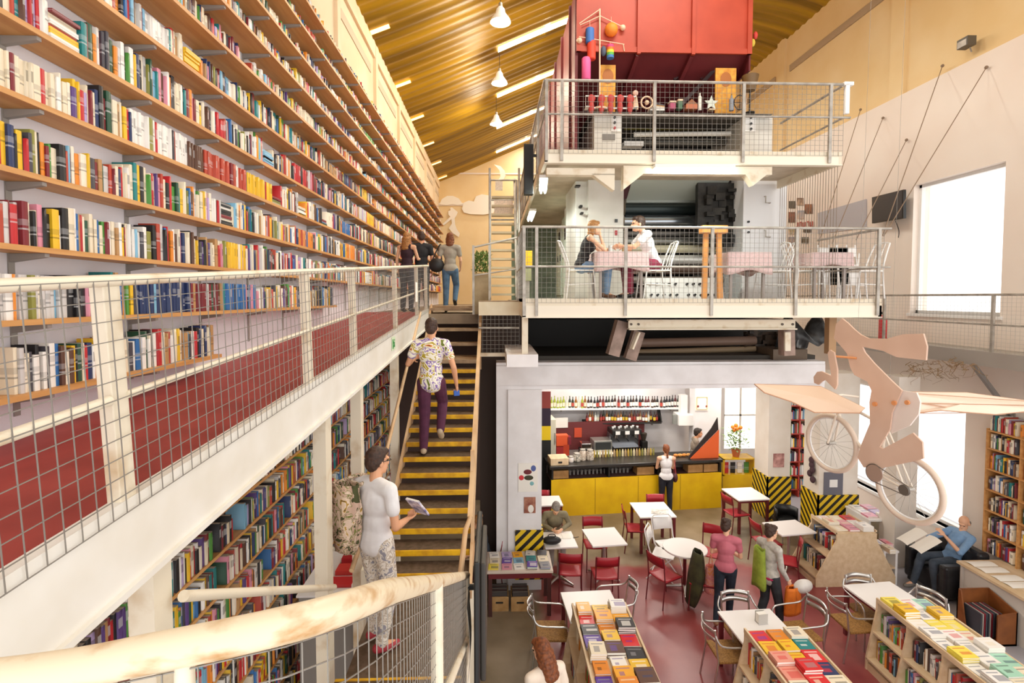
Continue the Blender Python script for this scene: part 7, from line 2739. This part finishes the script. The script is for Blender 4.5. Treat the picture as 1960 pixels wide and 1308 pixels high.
MB().tube([(a.x, YBn - .1, b_.z), (a.x, YBn - .1, a.z), (b_.x, YBn - .1, a.z), (b_.x, YBn - .1, b_.z)], .012, 8, closed=True).build('frame', M_white, e)
for px in (1123, 1215):
    q = tp_(px, 208, -.1)
    MB().box2((q.x - .03, YBn - .2, bzt), (q.x + .03, YBn, b_.z)).build('foot', M_white, e)
for i, px in enumerate((1132, 1151, 1169, 1187, 1206)):
    q = tp_(px, 190, -.12)
    mb = MB().ball(q, (.06, .03, .085), 12, 8).ball(q + Vector((.045, 0, .02)), (.025, .02, .045), 8, 6).ball(q + Vector((0, 0, -.14)), (.05, .03, .12), 10, 7)
    thing1(mb, 'mitten', mat('mitten_red', '#b4403c', .8), 'red mitten on the white frame, %s from the stairs' % ordinal(i + 1), 'mitten', 'mittens on the white frame', smooth=60)
q = tp_(1216, 188, -.05)
e = empty('doll', (q.x, YBn - .05, bzt), 'pale doll at the end of the mitten frame', 'doll')
MB().lathe([(.05, 0), (.06, .05), (.035, .2), (.025, .24)], (q.x, YBn - .05, bzt), 12).build('body', M_thin, e, smooth=50)
MB().ball((q.x, YBn - .05, bzt + .29), .05, 12, 8).build('head', mat('doll_pink', '#f0c3b0', .6), e, smooth=60)
random.seed(31)
TB = [('toy_hoop', 1236, 'cream toy wheel lying among papers on the press bench'), ]
q = tp_(1238, 205, -.1)
e = empty('toy_hoop', (q.x, YBn - .1, bzt), 'round cream toy wheel on the press bench', 'toy')
MB().tube([(q.x + .1 * math.cos(2 * PI * i / 24), YBn - .1, bzt + .115 + .1 * math.sin(2 * PI * i / 24)) for i in range(24)], .015, 8, closed=True).build('rim', M_thin, e, smooth=60)
MB().ball((q.x, YBn - .1, bzt + .115), .04).build('hub', M_thin, e, smooth=60)
for i in range(5):
    q = tp_(1255 + i * .4, 212, .05)
    thing1(MB().box((q.x, YBn + .05, bzt + .012 + i * .024), (.26 - .02 * i, .2, .02), .1 * i), 'book', book_mat((0, 3, 2, 9, 12)[i]), '%s flat book in the small pile on the press bench' % ('lowest', 'second', 'middle', 'fourth', 'topmost')[i], 'book')
for i, (px, w_, h_, c_, nm, lab) in enumerate(((1283, .10, .14, '#a84c6a', 'toy_box', 'mauve toy box on the press bench'), (1297, .08, .17, '#4d6b52', 'toy_box', 'dark green toy box on the press bench'), (1318, .2, .12, '#b46a4a', 'toy_house', 'low brown toy house on the press bench'), (1336, .06, .3, '#dcd6cc', 'candle', 'tall white candle on the press bench'), (1358, .16, .2, '#c9cfc4', 'paper_star', 'pale paper star on the press bench'), (1396, .08, .26, '#8a8f98', 'bottle', 'grey bottle on the press bench beside the tall yellow panel'))):
    q = tp_(px, 212)
    e = empty(nm, (q.x, YBn - .08, bzt), lab, nm.replace('_', ' '))
    if nm in ('candle', 'bottle'):
        MB().lathe([(w_ * .5, 0), (w_ * .5, h_ * .75), (w_ * .2, h_ * .85), (w_ * .2, h_)], (q.x, YBn - .08, bzt), 14).build('body', mat('toy_%d' % i, c_, .5), e, smooth=40)
        MB().cyl((q.x, YBn - .08, bzt + h_), (q.x, YBn - .08, bzt + h_ + .03), .008, n=6).build('tip', M_dark, e)
    elif nm == 'toy_house':
        MB().box((q.x, YBn - .08, bzt + .04), (w_, .14, .08)).build('walls', mat('toy_%d' % i, c_, .6), e)
        MB().prism([(q.x - w_ / 2, YBn - .15, bzt + .08), (q.x + w_ / 2, YBn - .15, bzt + .08), (q.x, YBn - .15, bzt + .17)], (0, .14, 0)).build('roof', mat('toy_roof', '#8d5a3a', .6), e)
    elif nm == 'paper_star':
        mb = MB()
        pts = []
        for j in range(10):
            r_ = .13 if j % 2 == 0 else .055
            pts.append((q.x + r_ * math.cos(PI / 2 + j * PI / 5), YBn - .08, bzt + .13 + r_ * math.sin(PI / 2 + j * PI / 5)))
        mb.prism(pts, (0, .02, 0)).build('star', mat('toy_%d' % i, c_, .6), e)
        MB().box((q.x, YBn - .07, bzt + .012), (.1, .1, .024)).build('base', M_woodp, e)
    else:
        MB().box((q.x, YBn - .08, bzt + h_ * .4), (w_, .12, h_ * .8)).build('body', mat('toy_%d' % i, c_, .6), e, bevel=.008)
        MB().box((q.x, YBn - .08, bzt + h_ * .9), (w_ * 1.1, .13, h_ * .2)).build('lid', mat('toy_lid_%d' % i, '#d8c0a4', .6), e, bevel=.006)
q = tp_(1416, 203, -.12)
e = empty('toy_bicycle', (q.x, YBn - .12, bzt), 'dark wire toy bicycle wheel standing on the press bench', 'toy')
MB().tube([(q.x + .1 * math.cos(2 * PI * i / 28), YBn - .12, bzt + .13 + .125 * math.sin(2 * PI * i / 28)) for i in range(28)], .009, 8, closed=True).build('rim', M_dark, e, smooth=60)
MB().tube([(q.x - .1, YBn - .12, bzt + .13), (q.x + .1, YBn - .12, bzt + .13)], .006, 6).tube([(q.x, YBn - .12, bzt + .0), (q.x, YBn - .12, bzt + .45)], .006, 6).build('spoke', M_dark, e)
q = tp_(1436, 150, .05)
e = empty('table_lamp', (q.x, YBn + .05, bzt), 'lamp with a dark bucket shaped shade at the window end of the press bench', 'lamp')
MB().lathe([(.09, -.0), (.145, .26), (.135, .26), (.08, .01)], (q.x, YBn + .05, tp_(1436, 172).z), 20).build('shade', mat('bronze_shade', '#6d5230', .5), e, smooth=40)
MB().cyl((q.x, YBn + .05, bzt), (q.x, YBn + .05, tp_(1436, 172).z), .015, n=8).build('pole', M_dark, e)
MB().cyl((q.x, YBn + .05, bzt), (q.x, YBn + .05, bzt + .02), .09, n=16).build('base', M_dark, e)
e = empty('bird_perch', (tp_(1437, 214).x, YBn + .2, bzt), 'small green and yellow paper birds on a thin perch by the hopper corner', 'mobile')
for px, py, c_ in ((1419, 80, '#7fae7a'), (1441, 82, '#e3c64a'), (1446, 68, '#d8433a')):
    MB().ball(tp_(px, py, .2), (.04, .04, .07), 12, 8).build('bird', mat('bird_' + c_[1:], c_, .6), e, smooth=60)
MB().tube([(tp_(1437, 214).x, YBn + .2, bzt), tp_(1437, 90, .2), tp_(1415, 92, .2)], .008, 6).build('perch', M_thin, e)

# ================================================================ CAFE TABLES ON THE LOWER PLATFORM
M_cloth = mat('rose_check_cloth', '#e3c9c6', .8, color2='#d9b9b6', scale=40)


def cloth_table(px0, px1, y, d, drop, label, clabel, group=None):
    a, b_ = at(px0, 490, y), at(px1, 490, y)
    x0, x1 = a.x, b_.x
    c = Vector(((x0 + x1) / 2, y + d / 2, lzd))
    e = empty('cafe_table', c, label, 'table')
    zt = lzd + .73
    MB().box2((x0 + .01, y + .01, zt - .03), (x1 - .01, y + d - .01, zt)).build('tabletop', M_tabletop, e)
    for sx in (x0 + .08, x1 - .08):
        for sy in (y + .08, y + d - .08):
            MB().box2((sx - .02, sy - .02, lzd), (sx + .02, sy + .02, zt - .03)).build('leg', mat('leg_steel', '#9b8f88', .4, .4), e)
    mb = MB()
    n = 40

    def ring(t):
        s_ = t * 4
        i, f = int(s_) % 4, s_ - int(s_)
        C4 = [(x0, y), (x1, y), (x1, y + d), (x0, y + d)]
        p, q = C4[i], C4[(i + 1) % 4]
        return p[0] + (q[0] - p[0]) * f, p[1] + (q[1] - p[1]) * f

    def fn(u, v):
        x, yy = ring(u if u < 1 else 0)
        cx, cy = c.x, c.y
        if v < .5:
            k2 = v / .5
            return (cx + (x - cx) * k2 * 1.012, cy + (yy - cy) * k2 * 1.012, zt + .004)
        k2 = (v - .5) / .5
        w = 1.012 + .03 * k2 * (1 + .6 * math.sin(u * 2 * PI * 9))
        return (cx + (x - cx) * w, cy + (yy - cy) * w, zt + .004 - drop * k2 * (1 + .12 * math.cos(u * 8 * PI)))
    mb.grid(fn, 80, 10)
    thing1(mb, 'tablecloth', M_cloth, clabel, 'tablecloth', smooth=50, solid=.003)
    return c


ct = cloth_table(1142, 1240, 8.12, .72, .28, 'cafe table of the sitting couple on the lower platform', 'pale rose tablecloth on the couple\'s table')
cloth_table(1394, 1476, 8.15, .7, .32, 'empty cafe table in front of the white press tower', 'pale rose tablecloth on the empty table before the white press tower')
cloth_table(1556, 1632, 8.15, .7, .22, 'cafe table at the window end of the lower platform', 'pale rose tablecloth on the table at the window end of the platform')
for i, (dx, c_, lab) in enumerate(((-.12, '#cfd3d0', 'small glass on the couple\'s table, the woman\'s side'), (.1, '#c9b27a', 'small glass of beer on the couple\'s table, the man\'s side'))):
    thing1(MB().lathe([(.028, 0), (.034, .12), (.03, .12), (.025, .01)], (ct.x + dx, ct.y - .05, lzd + .736), 12), 'drinking_glass', mat('glass_%d' % i, c_, .15, spec=.8), lab, 'glass', smooth=40)


def tube_chair_proto():
    e = empty('tube_chair', (0, 0, 0))
    MB().grid(lambda u, v: (-.2 + .4 * u, -.2 + .4 * v, .45), 4, 4).build('seat', mat('chair_cream', '#e9e2d6', .5), e, solid=.016)
    for sx in (-1, 1):
        MB().tube(spline([Vector((sx * .19, -.24, 0)), Vector((sx * .19, -.2, .45)), Vector((sx * .185, -.24, .66)), Vector((sx * .16, -.33, .9))], 4), .013, 8).build('rear_leg', M_white, e, smooth=50)
        MB().tube([(sx * .2, .24, 0), (sx * .19, .19, .45)], .013, 8).build('leg', M_white, e, smooth=40)
        MB().tube([(sx * .195, -.2, .22), (sx * .195, .22, .24)], .009, 6).build('stretcher', M_white, e)
        MB().tube([(sx * .19, -.2, .45), (sx * .19, .19, .45)], .012, 6).build('seat_rail', M_white, e)
    MB().tube(spline([Vector((-.16, -.33, .9)), Vector((0, -.36, .93)), Vector((.16, -.33, .9))], 5), .013, 8).build('top_rail', M_white, e, smooth=50)
    for x in (-.06, .06):
        MB().tube([(x, -.2, .46), (x * .9, -.25, .66), (x * .8, -.355, .925)], .008, 6).build('back_bar', M_white, e)
    return e


TC = tube_chair_proto()
for i, (px, y, a, lab) in enumerate(((1110, 8.45, 92, 'white tube chair of the woman in black on the lower platform'), (1252, 8.45, -92, 'white tube chair of the man in the white t-shirt on the lower platform'), (1478, 8.55, -80, 'white tube chair beside the empty table before the white press tower'), (1540, 8.5, 95, 'white tube chair at the near side of the window end table'), (1650, 8.5, -92, 'white tube chair at the far end of the lower platform, by the corner'))):
    o = place(TC, i, Vector((at(px, 560, y).x, y, 0)), a, lab)
    o.location.z = lzd
# folded white chairs leaning at the platform's end
for i, px in enumerate((1585, 1606, 1622)):
    q = at(px, 560, 9.05)
    e = empty('folded_chair', (q.x, 9.05, lzd), 'white chair folded flat against the end table, %s from the press' % ordinal(i + 1), 'chair', 'folded chairs at the platform end')
    for s_ in (-1, 1):
        MB().tube([(q.x + s_ * .2, 9.0, lzd), (q.x + s_ * .16, 9.12, lzd + .95)], .013, 8).build('leg', M_white, e)
        MB().tube([(q.x + s_ * .16, 9.06, lzd), (q.x + s_ * .2, 9.06, lzd + .8)], .012, 8).build('leg', M_white, e)
    MB().box((q.x, 9.1, lzd + .82), (.34, .02, .16)).build('backrest', M_white, e)
    MB().box((q.x, 9.07, lzd + .42), (.36, .02, .36)).build('seat', M_white, e)
# orange wooden trestle hung with a chain at the rail
a, b_ = at(1342, 432, 8.0), at(1391, 447, 8.0)
e = empty('wooden_trestle', ((a.x + b_.x) / 2, 8.0, lzd), 'orange wooden trestle with a chain standing behind the platform rail', 'trestle')
M_orw = mat('orange_wood', '#dd9a52', .5, color2='#cc8640', scale=5)
MB().box2((a.x, 7.95, b_.z), (b_.x, 8.1, a.z)).build('top_block', M_orw, e, bevel=.01)
for px, pb in ((1352, 1349), (1377, 1379)):
    p, q = at(px, 445, 8.0), at(pb, 572, 8.0)
    MB().bar((p.x, 8.02, p.z), (q.x, 8.02, lzd), .07, .06).build('leg', M_orw, e)
mb = MB()
p = at(1365, 447, 7.93)
for i in range(18):
    mb.tube([(p.x + .012 * math.cos(2 * PI * j / 8) * (1 if i % 2 else .2), 7.93 + .012 * math.cos(2 * PI * j / 8) * (.2 if i % 2 else 1), p.z - .03 * i + .018 * math.sin(2 * PI * j / 8)) for j in range(8)], .004, 5, closed=True)
mb.build('chain', M_steel, e)

# ================================================================ THINGS ON THE CAFE TABLES
c = T9[1]
q = FZ(1457, 1192, .75)
e = empty('napkin_holder', (q.x, q.y, .75), 'metal napkin holder with paper napkins on the white table', 'napkin holder')
for dy in (-.05, .05):
    MB().box((q.x, q.y + dy, .82), (.13, .004, .14), .1).build('side_plate', M_alu, e)
MB().box((q.x, q.y, .753), (.13, .11, .006), .1).build('base', M_alu, e)
MB().box((q.x, q.y, .82), (.12, .08, .12), .1).build('napkins', M_paper, e)
q = FZ(1056, 1042, .75)
e = empty('handbag', (q.x, q.y, .75), 'black handbag lying on the writing man\'s table', 'bag')
MB().ball((q.x, q.y, .75 + .07), (.17, .08, .072), 16, 9).build('bag_body', MATS['black_bag'], e, smooth=60)
MB().tube(spline([Vector((q.x - .07, q.y, .86)), Vector((q.x - .05, q.y, .92)), Vector((q.x + .05, q.y, .92)), Vector((q.x + .07, q.y, .86))], 5), .008, 6).build('handle', MATS['black_bag'], e)
q = FZ(1087, 1030, .75)
e = empty('notebook', (q.x - .06, q.y + .02, .75), 'white open notebook in front of the man who is writing', 'notebook')
for s_ in (-1, 1):
    MB().box((q.x - .1 + s_ * .075, q.y + .06, .755), (.145, .2, .008), .05).build('page', M_paper, e)
thing1(MB().tube([(q.x + .1, q.y - .02, .757), (q.x + .2, q.y + .02, .757)], .006, 6).tube([(q.x + .1, q.y - .02, .757), (q.x + .12, q.y + .06, .757)], .005, 6), 'folded_glasses', M_black, 'folded dark glasses on the writing man\'s table', 'glasses')
q = FZ(1263, 980, .75)
e = empty('magazine', (q.x, q.y, .75), 'open magazine lying on the table before the yellow bar', 'magazine')
for s_ in (-1, 1):
    MB().box((q.x + s_ * .09, q.y, .756), (.17, .22, .01), -.3).build('page', mat('magazine_grey', '#a9a39b', .6, color2='#e8e2d8', scale=10), e)
# coat and pink bag on the chair beside the round table
q = FZ(1338, 1065, .86)
mb = MB()


def coat(u, v):
    a = 2 * PI * u
    w = .07 + .13 * math.sin(PI * min(1, v * .75 + .1))
    return (q.x - .02 + w * math.cos(a) * .55 - .10 * v * v, q.y + w * math.sin(a) + .015 * math.sin(5 * a), .94 - .86 * v)


mb.grid(coat, 20, 14)
thing1(mb, 'coat', mat('dark_olive_coat', '#33301f', .8, color2='#4a4a28', scale=6), 'dark olive coat draped over the chair beside the round table', 'coat', smooth=70, solid=.015)
q2 = FZ(1354, 1062, .86) - Vector((0, .14, 0))
e = empty('shopping_bag', (q2.x, q2.y, .3), 'pink and orange cloth bag hanging from the chair behind the woman in pink', 'bag')
mb = MB()
mb.grid(lambda u, v: (q2.x + .075 * math.cos(2 * PI * u) * (1 + .3 * v), q2.y + (.08 + .03 * v) * math.sin(2 * PI * u), .74 - .42 * v), 16, 8)
mb.build('bag_body', pattern('pink_bag', [(0, '#e78f8b'), (.45, '#f0a79a'), (.52, '#ef9a5a'), (.6, '#e77f90')], 9), e, smooth=70, solid=.006)
MB().tube(spline([Vector((q2.x, q2.y - .08, .73)), Vector((q2.x, q2.y, .93)), Vector((q2.x, q2.y + .08, .73))], 6), .009, 6).build('handle', MATS['pink_bag'], e)
